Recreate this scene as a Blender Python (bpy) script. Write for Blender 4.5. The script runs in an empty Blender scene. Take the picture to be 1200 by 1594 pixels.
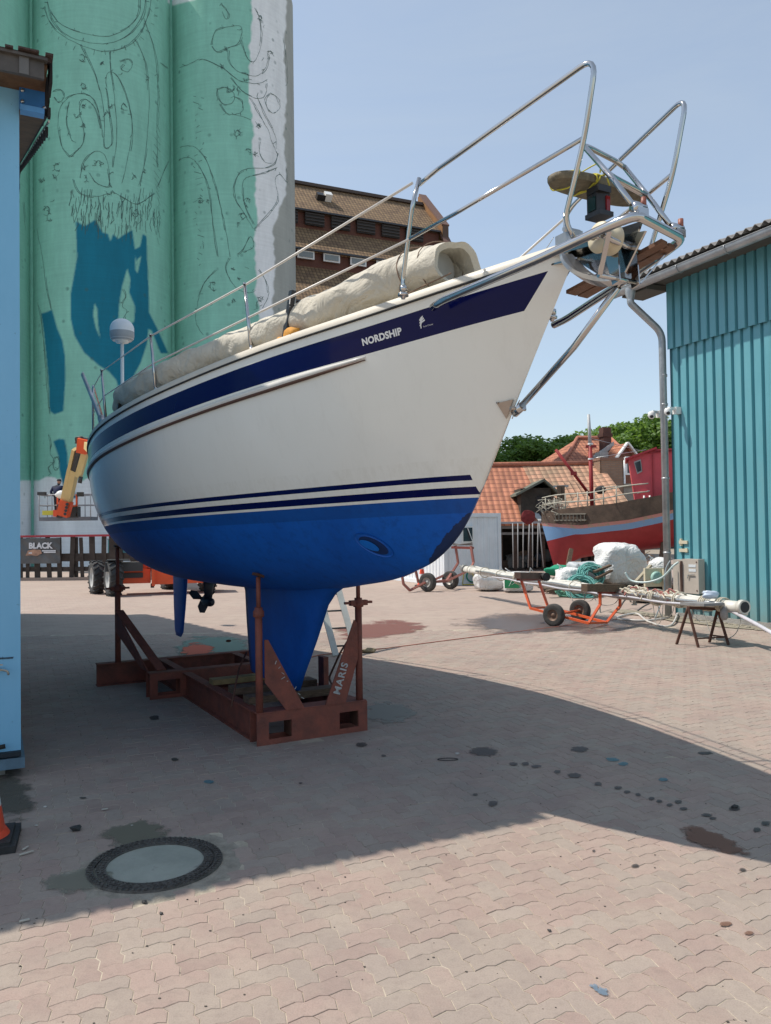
import bpy, bmesh, math, random
import numpy as np
from mathutils import Vector, Matrix
random.seed(7); RNG = np.random.RandomState(11)
S = bpy.context.scene; COL = S.collection
# ------------------------------------------------------------------ camera
F = 1250.0; H = 1.7; PITCH = math.radians(1.36); ROLL = math.radians(.77)
cam = bpy.data.cameras.new('camera'); co = bpy.data.objects.new('camera', cam); COL.objects.link(co)
RM = Matrix.Rotation(math.pi/2+PITCH, 3, 'X') @ Matrix.Rotation(-ROLL, 3, 'Z')
co.matrix_world = Matrix.Translation((0, 0, H)) @ RM.to_4x4()
cam.sensor_fit = 'HORIZONTAL'; cam.sensor_width = 36; cam.lens = F/1200*36
cam.clip_start = .05; cam.clip_end = 3000
S.camera = co
# ------------------------------------------------------------------ sky, sun, exposure
TO_SUN_AZ = math.atan2(-.98, .21); SUN_EL = math.radians(57)
w = bpy.data.worlds.new('World'); S.world = w; w.use_nodes = True
nt = w.node_tree; bg = nt.nodes['Background']
sky = nt.nodes.new('ShaderNodeTexSky'); sky.sky_type = 'NISHITA'; sky.sun_disc = False
sky.sun_elevation = SUN_EL; sky.sun_rotation = TO_SUN_AZ
sky.air_density = 1.0; sky.dust_density = .7; sky.ozone_density = 1.6; sky.altitude = 0
bg.inputs[1].default_value = .138
wtc = nt.nodes.new('ShaderNodeTexCoord'); wmp = nt.nodes.new('ShaderNodeMapping'); wmp.inputs['Scale'].default_value = (1.2, 1.6, 4.5); wmp.inputs['Rotation'].default_value = (.2, .25, .5)
wno = nt.nodes.new('ShaderNodeTexNoise'); wno.inputs['Scale'].default_value = 1.3; wno.inputs['Detail'].default_value = 7; wno.inputs['Roughness'].default_value = .62; wno.inputs['Distortion'].default_value = .6
wrp = nt.nodes.new('ShaderNodeValToRGB'); wrp.color_ramp.elements[0].position = .32; wrp.color_ramp.elements[0].color = (.36, .36, .36, 1); wrp.color_ramp.elements[1].position = .78; wrp.color_ramp.elements[1].color = (.56, .56, .56, 1)
wmx = nt.nodes.new('ShaderNodeMix'); wmx.data_type = 'RGBA'; wmx.inputs[7].default_value = (3.35, 3.75, 3.95, 1)   # thin high cloud
nt.links.new(wtc.outputs['Generated'], wmp.inputs[0]); nt.links.new(wmp.outputs[0], wno.inputs['Vector']); nt.links.new(wno.outputs[0], wrp.inputs[0]); nt.links.new(wrp.outputs[0], wmx.inputs[0])
nt.links.new(sky.outputs[0], wmx.inputs[6]); nt.links.new(wmx.outputs[2], bg.inputs[0])
sun = bpy.data.lights.new('sun', 'SUN'); sun.energy = 3.35; sun.angle = math.radians(.53); sun.color = (1, .93, .83)
so = bpy.data.objects.new('sun', sun); COL.objects.link(so)
TS = Vector((math.sin(TO_SUN_AZ)*math.cos(SUN_EL), math.cos(TO_SUN_AZ)*math.cos(SUN_EL), math.sin(SUN_EL)))
so.rotation_euler = TS.to_track_quat('Z', 'Y').to_euler(); so.location = TS*60
S.view_settings.view_transform = 'Standard'; S.view_settings.look = 'None'
S.view_settings.exposure = 0.43; S.view_settings.gamma = 1
S.render.engine = 'CYCLES'
# ------------------------------------------------------------------ surveying helpers (photo sight lines -> world)
RN = np.array(RM)
def ray(x, y): return RN @ np.array([(x-600)/F, -(y-797)/F, -1.])
def G(x, y, z=0.0):
    d = ray(x, y); t = (z-H)/d[2]; return Vector((d[0]*t, d[1]*t, z))
def D(x, y, Y):
    d = ray(x, y); t = Y/d[1]; return Vector((d[0]*t, Y, H+d[2]*t))
def proj_np(P):
    c = (P-np.array([0, 0, H])) @ RN
    return 600+F*c[:, 0]/-c[:, 2], 797-F*c[:, 1]/-c[:, 2]
G1 = Vector((.91, .4146, 0)).normalized(); G2 = Vector((-.4146, .91, 0)).normalized(); UP = Vector((0, 0, 1))
# ------------------------------------------------------------------ materials
MATS = {}
def mat(name, col, rough=.6, metal=0, var=.12, scale=8, bump=.0, bscale=60, coat=0, col2=None, spec=.5, alpha=None, stretch=None):
    if name in MATS: return MATS[name]
    m = bpy.data.materials.new(name); m.use_nodes = True; n = m.node_tree; N = n.nodes; L = n.links
    b = N['Principled BSDF']; b.inputs['Roughness'].default_value = rough; b.inputs['Metallic'].default_value = metal
    b.inputs['Coat Weight'].default_value = coat; b.inputs['Coat Roughness'].default_value = .08
    b.inputs['Specular IOR Level'].default_value = spec
    tc = N.new('ShaderNodeTexCoord'); src = tc.outputs['Object']
    if stretch:
        mp = N.new('ShaderNodeMapping'); mp.inputs['Scale'].default_value = stretch; L.new(src, mp.inputs[0]); src = mp.outputs[0]
    no = N.new('ShaderNodeTexNoise'); no.inputs['Scale'].default_value = scale; no.inputs['Detail'].default_value = 6; no.inputs['Roughness'].default_value = .65
    L.new(src, no.inputs['Vector'])
    rp = N.new('ShaderNodeValToRGB'); rp.color_ramp.elements[0].position = .3; rp.color_ramp.elements[1].position = .7
    c2 = col2 or tuple(min(1, c*(1+var)) for c in col)
    c1 = col if col2 else tuple(c*(1-var) for c in col)
    rp.color_ramp.elements[0].color = (*c1, 1); rp.color_ramp.elements[1].color = (*c2, 1)
    L.new(no.outputs[0], rp.inputs[0]); L.new(rp.outputs[0], b.inputs['Base Color'])
    if bump:
        n2 = N.new('ShaderNodeTexNoise'); n2.inputs['Scale'].default_value = bscale; n2.inputs['Detail'].default_value = 4
        L.new(src, n2.inputs['Vector']); bp = N.new('ShaderNodeBump'); bp.inputs['Strength'].default_value = bump; bp.inputs['Distance'].default_value = .02
        L.new(n2.outputs[0], bp.inputs['Height']); L.new(bp.outputs[0], b.inputs['Normal'])
    if alpha is not None: b.inputs['Alpha'].default_value = alpha
    MATS[name] = m; return m
class NT:
    """tiny node helper"""
    def __init__(s, name):
        s.m = bpy.data.materials.new(name); s.m.use_nodes = True; s.t = s.m.node_tree; s.b = s.t.nodes['Principled BSDF']; MATS[name] = s.m
    def n(s, typ, **k):
        x = s.t.nodes.new(typ)
        for a, v in k.items():
            if a.startswith('i_'): x.inputs[a[2:].replace('_', ' ')].default_value = v
            else: setattr(x, a, v)
        return x
    def l(s, a, b): s.t.links.new(a, b)
    def math(s, op, a, b=None, c=None):
        x = s.t.nodes.new('ShaderNodeMath'); x.operation = op
        for i, v in enumerate((a, b, c)):
            if v is None: continue
            if isinstance(v, (int, float)): x.inputs[i].default_value = v
            else: s.l(v, x.inputs[i])
        return x.outputs[0]
    def mix(s, f, a, b):
        x = s.t.nodes.new('ShaderNodeMix'); x.data_type = 'RGBA'
        for i, v in ((0, f), (6, a), (7, b)):
            if isinstance(v, (int, float)): x.inputs[i].default_value = v
            elif isinstance(v, tuple): x.inputs[i].default_value = (*v, 1)
            else: s.l(v, x.inputs[i])
        return x.outputs[2]
    def noise(s, scale, vec=None, detail=5, rough=.6):
        x = s.n('ShaderNodeTexNoise'); x.inputs['Scale'].default_value = scale; x.inputs['Detail'].default_value = detail; x.inputs['Roughness'].default_value = rough
        if vec is not None: s.l(vec, x.inputs['Vector'])
        return x.outputs[0]
    def ramp(s, f, stops):
        x = s.n('ShaderNodeValToRGB'); e = x.color_ramp.elements
        while len(e) < len(stops): e.new(.5)
        for i, (p, c) in enumerate(stops): e[i].position = p; e[i].color = (*c, 1)
        s.l(f, x.inputs[0]); return x.outputs[0]
    def bump(s, h, strength=.3, dist=.01):
        x = s.n('ShaderNodeBump'); x.inputs['Strength'].default_value = strength; x.inputs['Distance'].default_value = dist
        s.l(h, x.inputs['Height']); s.l(x.outputs[0], s.b.inputs['Normal'])
chrome = mat('polished_steel', (.52, .51, .50), .09, 1, .06, 5)
dullsteel = mat('dull_steel', (.5, .5, .5), .38, 1, .15, 9)
galv = mat('zinc', (.40, .41, .42), .45, .55, .22, 4)
blackrub = mat('black_rubber', (.028, .028, .028), .75, 0, .3, 12, .2)
blackpl = mat('black_plastic', (.02, .02, .022), .35, 0, .2, 12)
rust = mat('rusty_red_primer', (.27, .075, .048), .72, 0, 0, 7, .25, 50, col2=(.13, .045, .034))
rustdk = mat('dark_rust', (.085, .035, .022), .8, 0, .35, 12, .3)
orange = mat('orange_paint', (.75, .13, .03), .45, 0, .15, 9)
orange2 = mat('faded_orange_red', (.42, .14, .10), .6, 0, .2, 9)
whitepl = mat('white_plastic', (.78, .78, .76), .4, 0, .05, 9)
cream = mat('cream_plastic', (.62, .55, .40), .5, 0, .08, 9)
creamtube = mat('off_white_paint', (.62, .60, .54), .4, 0, .18, 5)
teak = mat('teak_wood', (.16, .075, .04), .6, 0, .35, 30, .3, stretch=(1, 6, 1))
wood = mat('weathered_wood', (.13, .085, .055), .85, 0, .45, 8, .4, stretch=(2, 2, 12))
brownwood = mat('dark_brown_planks', (.055, .032, .022), .85, 0, .4, 9, .4)
varnish = mat('varnished_wood', (.22, .09, .03), .5, 0, .35, 14, .2)
rope_teal = mat('teal_rope', (.16, .42, .38), .9, 0, .3, 60, .4)
rope_green = mat('green_net', (.02, .28, .16), .9, 0, .35, 60, .5)
rope_white = mat('cream_rope', (.55, .50, .40), .9, 0, .25, 50, .4)
rope_yellow = mat('yellow_rope', (.55, .50, .06), .8, 0, .2, 50)
def crease(name, c1, c2, rough, sc, stretch, strength, dist):
    t = NT(name); tc = t.n('ShaderNodeTexCoord'); mp = t.n('ShaderNodeMapping'); mp.inputs['Scale'].default_value = stretch; mp.inputs['Rotation'].default_value = (.3, .5, .9); t.l(tc.outputs['Object'], mp.inputs[0]); P = mp.outputs[0]
    n1 = t.n('ShaderNodeTexNoise'); n1.inputs['Scale'].default_value = sc; n1.inputs['Detail'].default_value = 4; n1.inputs['Distortion'].default_value = 1.6; t.l(P, n1.inputs['Vector'])
    fold = t.math('ABSOLUTE', t.math('SUBTRACT', n1.outputs[0], .5)); n2 = t.n('ShaderNodeTexNoise'); n2.inputs['Scale'].default_value = sc*2.7; n2.inputs['Detail'].default_value = 3; n2.inputs['Distortion'].default_value = 1.2; t.l(P, n2.inputs['Vector'])
    f2 = t.math('ABSOLUTE', t.math('SUBTRACT', n2.outputs[0], .5)); h = t.math('ADD', fold, t.math('MULTIPLY', f2, .45))
    t.l(t.ramp(t.noise(2.5, tc.outputs['Object'], 6, .7), [(.3, c1), (.7, c2)]), t.b.inputs['Base Color']); t.b.inputs['Roughness'].default_value = rough; t.bump(h, strength, dist); return t.m
canvas = crease('beige_canvas', (.50, .46, .38), (.60, .56, .47), .8, 2.6, (1, 1, 1), .55, .09)
orangestrap = mat('orange_webbing', (.62, .28, .04), .8, 0, .15, 30)
concrete = mat('concrete', (.30, .29, .27), .9, 0, .2, 5, .4, 40)
glass = mat('dark_window_glass', (.03, .04, .05), .06, 0, .2, 3)
navy = mat('navy_paint', (.006, .012, .09), .3, 0, .1, 4)
gravel = mat('grey_rubble', (.26, .23, .18), .95, 0, .45, 35, .6)
bagwhite = crease('white_woven_bag', (.66, .66, .64), (.76, .76, .75), .55, 1.7, (1, 1, 1), .7, .2)
# ------------------------------------------------------------------ mesh builder
class MB:
    def __init__(s): s.v = []; s.f = []; s.mi = []; s.mats = []; s.sm = []; s.cm = 0; s.smooth = False
    def use(s, m, smooth=None):
        if m not in s.mats: s.mats.append(m)
        s.cm = s.mats.index(m)
        if smooth is not None: s.smooth = smooth
        return s
    def add(s, vs, fs, smooth=None):
        o = len(s.v); s.v.extend([tuple(v) for v in vs])
        for f in fs: s.f.append(tuple(o+i for i in f)); s.mi.append(s.cm); s.sm.append(s.smooth if smooth is None else smooth)
    def box(s, c, size, ax=None, bev=0):
        c = Vector(c); hx, hy, hz = [k/2 for k in size]
        X, Y, Z = ax if ax else (Vector((1, 0, 0)), Vector((0, 1, 0)), UP)
        vs = [c+X*(i*hx)+Y*(j*hy)+Z*(k*hz) for i in (-1, 1) for j in (-1, 1) for k in (-1, 1)]
        s.add(vs, [(0, 1, 3, 2), (4, 6, 7, 5), (0, 4, 5, 1), (2, 3, 7, 6), (0, 2, 6, 4), (1, 5, 7, 3)], False)
    def bar(s, a, b, wd, ht, up=UP):
        a = Vector(a); b = Vector(b); X = (b-a); L = X.length; X = X/L
        Y = up.cross(X)
        if Y.length < 1e-4: Y = Vector((0, 1, 0)).cross(X)
        Y.normalize(); Z = X.cross(Y)
        s.box((a+b)/2, (L, wd, ht), (X, Y, Z))
    def tube(s, pts, r, n=10, cap=True, closed=False, smooth=True, flat=1.0):
        pts = [Vector(p) for p in pts]; m = len(pts)
        rs = r if isinstance(r, (list, tuple)) else [r]*m
        T = []
        for i in range(m):
            if closed: t = pts[(i+1) % m]-pts[i-1]
            else: t = pts[min(i+1, m-1)]-pts[max(i-1, 0)]
            T.append(t.normalized() if t.length > 1e-9 else Vector((0, 0, 1)))
        nn = T[0].orthogonal().normalized()
        vs = []
        for i in range(m):
            if i:
                nn = nn-T[i]*nn.dot(T[i])
                nn = nn.normalized() if nn.length > 1e-6 else T[i].orthogonal().normalized()
            bb = T[i].cross(nn)
            for k in range(n):
                a = 2*math.pi*k/n; vs.append(pts[i]+(nn*math.cos(a)+bb*math.sin(a)*flat)*rs[i])
        fs = []
        for i in range(m if closed else m-1):
            j = (i+1) % m
            for k in range(n): fs.append((i*n+k, i*n+(k+1) % n, j*n+(k+1) % n, j*n+k))
        s.add(vs, fs, smooth)
        if cap and not closed:
            o = len(s.v)-len(vs)
            s.f.append(tuple(o+k for k in reversed(range(n)))); s.f.append(tuple(o+(m-1)*n+k for k in range(n)))
            s.mi += [s.cm]*2; s.sm += [False]*2
    def lathe(s, c, prof, n=24, ax=(0, 0, 1), smooth=True):
        c = Vector(c); Z = Vector(ax).normalized(); X = Z.orthogonal().normalized(); Y = Z.cross(X); vs = []
        for r, h in prof:
            for k in range(n):
                a = 2*math.pi*k/n; vs.append(c+Z*h+(X*math.cos(a)+Y*math.sin(a))*max(r, 1e-4))
        fs = []
        for i in range(len(prof)-1):
            for k in range(n): fs.append((i*n+k, i*n+(k+1) % n, (i+1)*n+(k+1) % n, (i+1)*n+k))
        s.add(vs, fs, smooth)
    def prism(s, poly, vec):
        poly = [Vector(p) for p in poly]; vec = Vector(vec); n = len(poly)
        s.add(poly+[p+vec for p in poly], [tuple(reversed(range(n))), tuple(range(n, 2*n))]+[(i, (i+1) % n, n+(i+1) % n, n+i) for i in range(n)], False)
    def grid(s, rows, smooth=True, closed=False):
        n = len(rows[0]); vs = [p for r in rows for p in r]; fs = []
        for i in range(len(rows)-1):
            for k in range(n if closed else n-1): fs.append((i*n+k, i*n+(k+1) % n, (i+1)*n+(k+1) % n, (i+1)*n+k))
        s.add(vs, fs, smooth)
    def blob(s, c, size, seed=0, sub=2, rough=.2, square=0.0, ax=None, squash=True):
        bm = bmesh.new(); bmesh.ops.create_icosphere(bm, subdivisions=sub, radius=1)
        r = random.Random(seed); ph = [(r.uniform(1, 5), r.uniform(1, 5), r.uniform(1, 5), r.uniform(0, 6)) for _ in range(6)]
        X, Y, Z = ax if ax else (Vector((1, 0, 0)), Vector((0, 1, 0)), UP); vs = []
        for v in bm.verts:
            p = v.co.copy()
            if square:
                mx = max(abs(p.x), abs(p.y), abs(p.z)); p = p.lerp(p/mx, square)
            d = sum(math.sin(p.x*a+p.y*b+p.z*e+f) for a, b, e, f in ph)/6
            p *= 1+rough*d+(rough*.25 if sub < 4 else .012)*r.uniform(-1, 1)
            vs.append(Vector(c)+X*p.x*size[0]+Y*p.y*size[1]+Z*p.z*size[2])
        s.add(vs, [[v.index for v in f.verts] for f in bm.faces]); bm.free()
    def build(s, name, m=None, parent=None, label=None, cat=None, group=None, kind=None):
        me = bpy.data.meshes.new(name)
        if parent is not None: org = ORG(parent)
        elif kind: org = Vector((0, 0, 0))
        else: q = np.array(s.v); org = Vector(((q[:, 0].min()+q[:, 0].max())/2, (q[:, 1].min()+q[:, 1].max())/2, q[:, 2].min()))
        me.from_pydata([tuple(Vector(v)-org) for v in s.v], [], s.f)
        for mm in (s.mats or [m]): me.materials.append(mm)
        if s.mats: me.polygons.foreach_set('material_index', s.mi)
        me.polygons.foreach_set('use_smooth', s.sm); me.update()
        o = bpy.data.objects.new(name, me); COL.objects.link(o)
        if parent is not None: o.parent = parent
        else: o.location = org
        return tag(o, label, cat, group, kind)
def ORG(o):
    p = Vector((0, 0, 0))
    while o is not None: p += o.location; o = o.parent
    return p
def tag(o, label=None, cat=None, group=None, kind=None):
    if label: o['label'] = label
    if cat: o['category'] = cat
    if group: o['group'] = group
    if kind: o['kind'] = kind
    return o
def thing(name, loc, label, cat, group=None):
    o = bpy.data.objects.new(name, None); COL.objects.link(o); o.location = loc; o.empty_display_size = .1
    return tag(o, label, cat, group)
def copy_tree(o, parent=None):
    c = o.copy(); COL.objects.link(c); c.parent = parent
    for ch in list(o.children): copy_tree(ch, c)
    return c
def curve(pts, n=8, closed=False):
    """Catmull-Rom through pts"""
    pts = [Vector(p) for p in pts]; out = []; m = len(pts)
    for i in range(m if closed else m-1):
        if closed: a, b, c, d = pts[i-1], pts[i], pts[(i+1) % m], pts[(i+2) % m]
        else: a, b, c, d = pts[max(i-1, 0)], pts[i], pts[i+1], pts[min(i+2, m-1)]
        for k in range(n):
            t = k/n; out.append(.5*((2*b)+(c-a)*t+(2*a-5*b+4*c-d)*t*t+(-a+3*b-3*c+d)*t**3))
    if not closed: out.append(pts[-1])
    return out
def fillet(pts, r, n=5):
    """polyline with rounded corners"""
    pts = [Vector(p) for p in pts]; out = [pts[0]]
    for i in range(1, len(pts)-1):
        a, b, c = pts[i-1], pts[i], pts[i+1]; u = (a-b); v = (c-b)
        d = min(r, u.length*.45, v.length*.45); p = b+u.normalized()*d; q = b+v.normalized()*d
        for k in range(n+1):
            t = k/n; out.append(p*(1-t)**2+b*2*t*(1-t)+q*t*t)
    return out+[pts[-1]]
def text_mesh(body, size, shear=0, bold=0, space=1.0):
    c = bpy.data.curves.new('t', 'FONT'); c.body = body; c.size = size; c.shear = shear; c.offset = bold; c.space_character = space; c.fill_mode = 'FRONT'; c.resolution_u = 3
    o = bpy.data.objects.new('t', c); COL.objects.link(o)
    dg = bpy.context.evaluated_depsgraph_get(); me = bpy.data.meshes.new_from_object(o.evaluated_get(dg))
    v = [x.co.copy() for x in me.vertices]; f = [tuple(p.vertices) for p in me.polygons]
    bpy.data.objects.remove(o); bpy.data.curves.remove(c); bpy.data.meshes.remove(me)
    return v, f
def put_text(mb, body, size, origin, X, Y, **k):
    v, f = text_mesh(body, size, **k); mb.add([Vector(origin)+X*p.x+Y*p.y for p in v], f, False)
def lin(x, pts):
    return float(np.interp(x, [p[0] for p in pts], [p[1] for p in pts]))

# ================================================================== THE GROUND
def build_ground():
    t = NT('far_ground'); tc = t.n('ShaderNodeTexCoord')
    t.l(t.ramp(t.noise(.4, tc.outputs['Object']), [(.3, (.28, .24, .19)), (.7, (.36, .31, .25))]), t.b.inputs['Base Color']); t.b.inputs['Roughness'].default_value = .95
    b = MB(); b.add([(-1500, -600, -.016), (1500, -600, -.016), (1500, 2400, -.016), (-1500, 2400, -.016)], [(0, 1, 2, 3)]); b.build('ground', t.m, kind='structure')
    # far part of the yard and the sand bed seen in the joints of the near part
    t = NT('yard_far'); tc = t.n('ShaderNodeTexCoord'); P = tc.outputs['Object']
    mp = t.n('ShaderNodeMapping'); mp.inputs['Rotation'].default_value = (0, 0, -math.atan2(.4146, .91)); t.l(P, mp.inputs[0])
    br = t.n('ShaderNodeTexBrick'); br.inputs['Scale'].default_value = 1; br.inputs['Brick Width'].default_value = .188; br.inputs['Row Height'].default_value = .094; br.inputs['Mortar Size'].default_value = .004
    br.inputs['Color1'].default_value = (.39, .29, .245, 1); br.inputs['Color2'].default_value = (.35, .27, .23, 1); br.inputs['Mortar'].default_value = (.27, .22, .18, 1)
    t.l(mp.outputs[0], br.inputs[0])
    n1 = t.noise(.5, P, 6, .7); n2 = t.noise(3.5, P)
    c = t.mix(t.ramp(n1, [(.35, (0, 0, 0)), (.7, (.75, .75, .75))]), br.outputs[0], (.42, .34, .28))
    c = t.mix(t.ramp(n2, [(.45, (0, 0, 0)), (.75, (.35, .35, .35))]), c, (.22, .17, .15))
    t.l(c, t.b.inputs['Base Color']); t.b.inputs['Roughness'].default_value = .9; t.bump(br.outputs[1], -.4, .005)
    b = MB(); N = 13.8
    b.add([(-40, N, -.005), (40, N, -.005), (40, 44, -.005), (-40, 44, -.005)], [(0, 1, 2, 3)]); b.build('yard_paving', t.m, kind='structure')
    sand = mat('joint_sand', (.42, .36, .28), .95, 0, .35, 9, .3)
    b = MB(); b.add([(-40, -8, -.0024), (40, -8, -.0024), (40, N, -.0024), (-40, N, -.0024)], [(0, 1, 2, 3)]); b.build('sand_bed', sand, kind='structure')
    # interlocking zigzag pavers in herringbone, in one mesh with one tone per stone
    W_ = .094; A = .0070; g = .0018; cells = []
    def tri(x):                                     # skewed zigzag, period W_
        f = (x/W_) % 1.0; return A*np.where(f < .68, f/.68*2-1, 1-(f-.68)/.32*2)
    base = []                                       # outlines (unit cells) for the two orientations
    R_ = np.array([[.91, -.4146], [.4146, .91]])
    ang = math.atan2(.4146, .91); R_ = np.array([[math.cos(ang), -math.sin(ang)], [math.sin(ang), math.cos(ang)]])
    man = G(242, 1345)
    brk = [0, .68, 1, 1.68, 2]
    def outline(horiz):
        L = []; wx, wy = (2, 1) if horiz else (1, 2)
        bx = [k for k in brk if k <= wx]; by = [k for k in brk if k <= wy]
        for k in bx[:-1]: L.append((k, 0))
        for k in by[:-1]: L.append((wx, k))
        for k in reversed(bx[1:]): L.append((k, wy))
        for k in reversed(by[1:]): L.append((0, k))
        return np.array(L)
    O = {True: outline(True), False: outline(False)}
    V = []; Fc = []; tone = []; nv = 0
    rng = np.random.RandomState(3)
    for i in range(-180, 230):
        for j in range(-75, 230):
            k = (i-j) % 4
            if k not in (0, 3): continue
            hz = k == 0
            cx = (i+(1 if hz else .5))*W_; cy = (j+(.5 if hz else 1))*W_
            wx, wy = R_ @ (cx, cy)
            if wy < -1.0 or wy > N-.1 or abs(wx-0.05*wy) > .56*max(wy, 0)+3.2: continue
            if math.hypot(wx-man.x, wy-man.y) < .415: continue
            o = O[hz]; n = len(o)
            q = (o+np.array([i, j]))*W_
            cen = np.array([cx, cy])
            dq = np.stack([tri(q[:, 1]), tri(q[:, 0])], 1)
            q = q+dq
            def inset(q, g):
                d = cen-q; hw = np.array([W_*(1 if hz else .5), W_*(.5 if hz else 1)])
                return q+np.clip(d/hw, -1, 1)*g
            top = inset(q, g+.002); mid = inset(q, g)
            tl = rng.normal(0, .0007, 3)
            for ring, z in ((top, 0.0), (mid, -.0015), (mid, -.008)):
                w_ = ring @ R_.T
                zz = z+tl[0]+(ring-cen) @ (tl[1:]*6)
                V.append(np.column_stack([w_, zz]))
            Fc.append(tuple(range(nv, nv+n)))
            for a in range(n):
                e = (a+1) % n
                Fc.append((nv+a, nv+n+a, nv+n+e, nv+e)); Fc.append((nv+n+a, nv+2*n+a, nv+2*n+e, nv+n+e))
            r = rng.rand(); tn = .5+rng.normal(0, .16)
            tone.append((3*n, tn, r)); nv += 3*n
    V = np.concatenate(V); me = bpy.data.meshes.new('paving_stones'); me.from_pydata(V.tolist(), [], Fc)
    a = me.attributes.new('tone', 'FLOAT', 'POINT'); a.data.foreach_set('value', np.concatenate([np.full(n, t_) for n, t_, r in tone]).astype(np.float32))
    a = me.attributes.new('hue', 'FLOAT', 'POINT'); a.data.foreach_set('value', np.concatenate([np.full(n, r) for n, t_, r in tone]).astype(np.float32))
    t = NT('concrete_pavers'); tc = t.n('ShaderNodeTexCoord'); P = tc.outputs['Object']
    at = t.n('ShaderNodeAttribute', attribute_name='tone'); ah = t.n('ShaderNodeAttribute', attribute_name='hue')
    pink = t.ramp(at.outputs[2], [(.0, (.315, .228, .195)), (1, (.40, .295, .25))])
    grey = t.ramp(at.outputs[2], [(.0, (.30, .255, .215)), (1, (.37, .32, .27))])
    big = t.noise(.9, P, 4, .6)
    gf = t.math('GREATER_THAN', t.math('ADD', ah.outputs[2], t.math('MULTIPLY', big, 1.1)), 1.16)
    c = t.mix(t.math('MULTIPLY', gf, .6), pink, grey)
    n1 = t.noise(2.6, P, 8, .7); n3 = t.noise(160, P, 3, .7); n4 = t.noise(22, P, 5, .7)
    c = t.mix(t.ramp(n1, [(.40, (0, 0, 0)), (.72, (.6, .6, .6))]), c, (.43, .36, .29)); c = t.mix(t.ramp(t.noise(.55, P, 7, .72), [(.46, (0, 0, 0)), (.68, (.45, .45, .45))]), c, (.235, .20, .18))
    c = t.mix(t.ramp(n4, [(.5, (0, 0, 0)), (.8, (.45, .45, .45))]), c, (.20, .16, .135))
    c = t.mix(t.ramp(n3, [(.35, (.25, .25, .25)), (.55, (0, 0, 0))]), c, (.15, .12, .10))
    geo = t.n('ShaderNodeSeparateXYZ'); t.l(P, geo.inputs[0])
    t.l(c, t.b.inputs['Base Color']); t.b.inputs['Roughness'].default_value = .88
    t.bump(t.math('ADD', t.math('MULTIPLY', n3, .5), n4), .35, .004)
    me.materials.append(t.m); o = bpy.data.objects.new('paving_stones', me); COL.objects.link(o); tag(o, kind='structure')
build_ground()
def ell(cx, cy, rx, ry, n=8): return [(cx+rx*math.cos(2*math.pi*k/n), cy-ry*math.sin(2*math.pi*k/n)) for k in range(n)]
def softmat(name, col, lo=.42, hi=.6, scale=6, rough=.8, amount=1.0, fine=25):
    """a patchy, see-through film of dirt, paint or water on the paving"""
    t = NT(name); tc = t.n('ShaderNodeTexCoord'); P = tc.outputs['Object']; UVn = t.n('ShaderNodeAttribute', attribute_name='edge')
    a = t.math('ADD', t.math('MULTIPLY_ADD', t.noise(scale, P, 8, .72), 2.0, -.5), t.math('MULTIPLY', UVn.outputs[2], .8))
    f = t.ramp(a, [(lo+.38, (0, 0, 0)), (hi+.42, (amount, amount, amount))])
    t.b.inputs['Base Color'].default_value = (*col, 1); t.b.inputs['Roughness'].default_value = rough
    t.l(f, t.b.inputs['Alpha']); return t.m
def film(name, quad, m, z=.006, k=24):
    """film patch over a 4-corner ground area with a fade attribute at its rim"""
    P = [G(*p) for p in quad]; vs = []; ed = []
    for i in range(k+1):
        for j in range(k+1):
            u, v = i/k, j/k; q = P[0].lerp(P[1], u).lerp(P[3].lerp(P[2], u), v); vs.append((q.x, q.y, z))
            rr = min(1, math.hypot(2*u-1, 2*v-1)); ed.append(1-rr*rr if rr < 1 else -.3)
    me = bpy.data.meshes.new(name); me.from_pydata(vs, [], [(a*(k+1)+b, (a+1)*(k+1)+b, (a+1)*(k+1)+b+1, a*(k+1)+b+1) for a in range(k) for b in range(k)])
    at = me.attributes.new('edge', 'FLOAT', 'POINT'); at.data.foreach_set('value', ed); me.materials.append(m)
    o = bpy.data.objects.new(name, me); COL.objects.link(o); return tag(o, kind='structure')
oil = softmat('oil_drips', (.05, .042, .038), .30, .72, 22, .55, .85)
def stain(name, pts, m, z=.005, jag=0, seed=1):
    xs = [q[0] for q in pts]; ys = [q[1] for q in pts]; mx, my = (min(xs)+max(xs))/2, (min(ys)+max(ys))/2; rx, ry = (max(xs)-min(xs))*.62, (max(ys)-min(ys))*.72
    return film(name, [(mx-rx, my+ry), (mx+rx, my+ry), (mx+rx, my-ry), (mx-rx, my-ry)], m, z+(seed % 5)*.0002, 8 if rx < 40 else 18)
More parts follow.
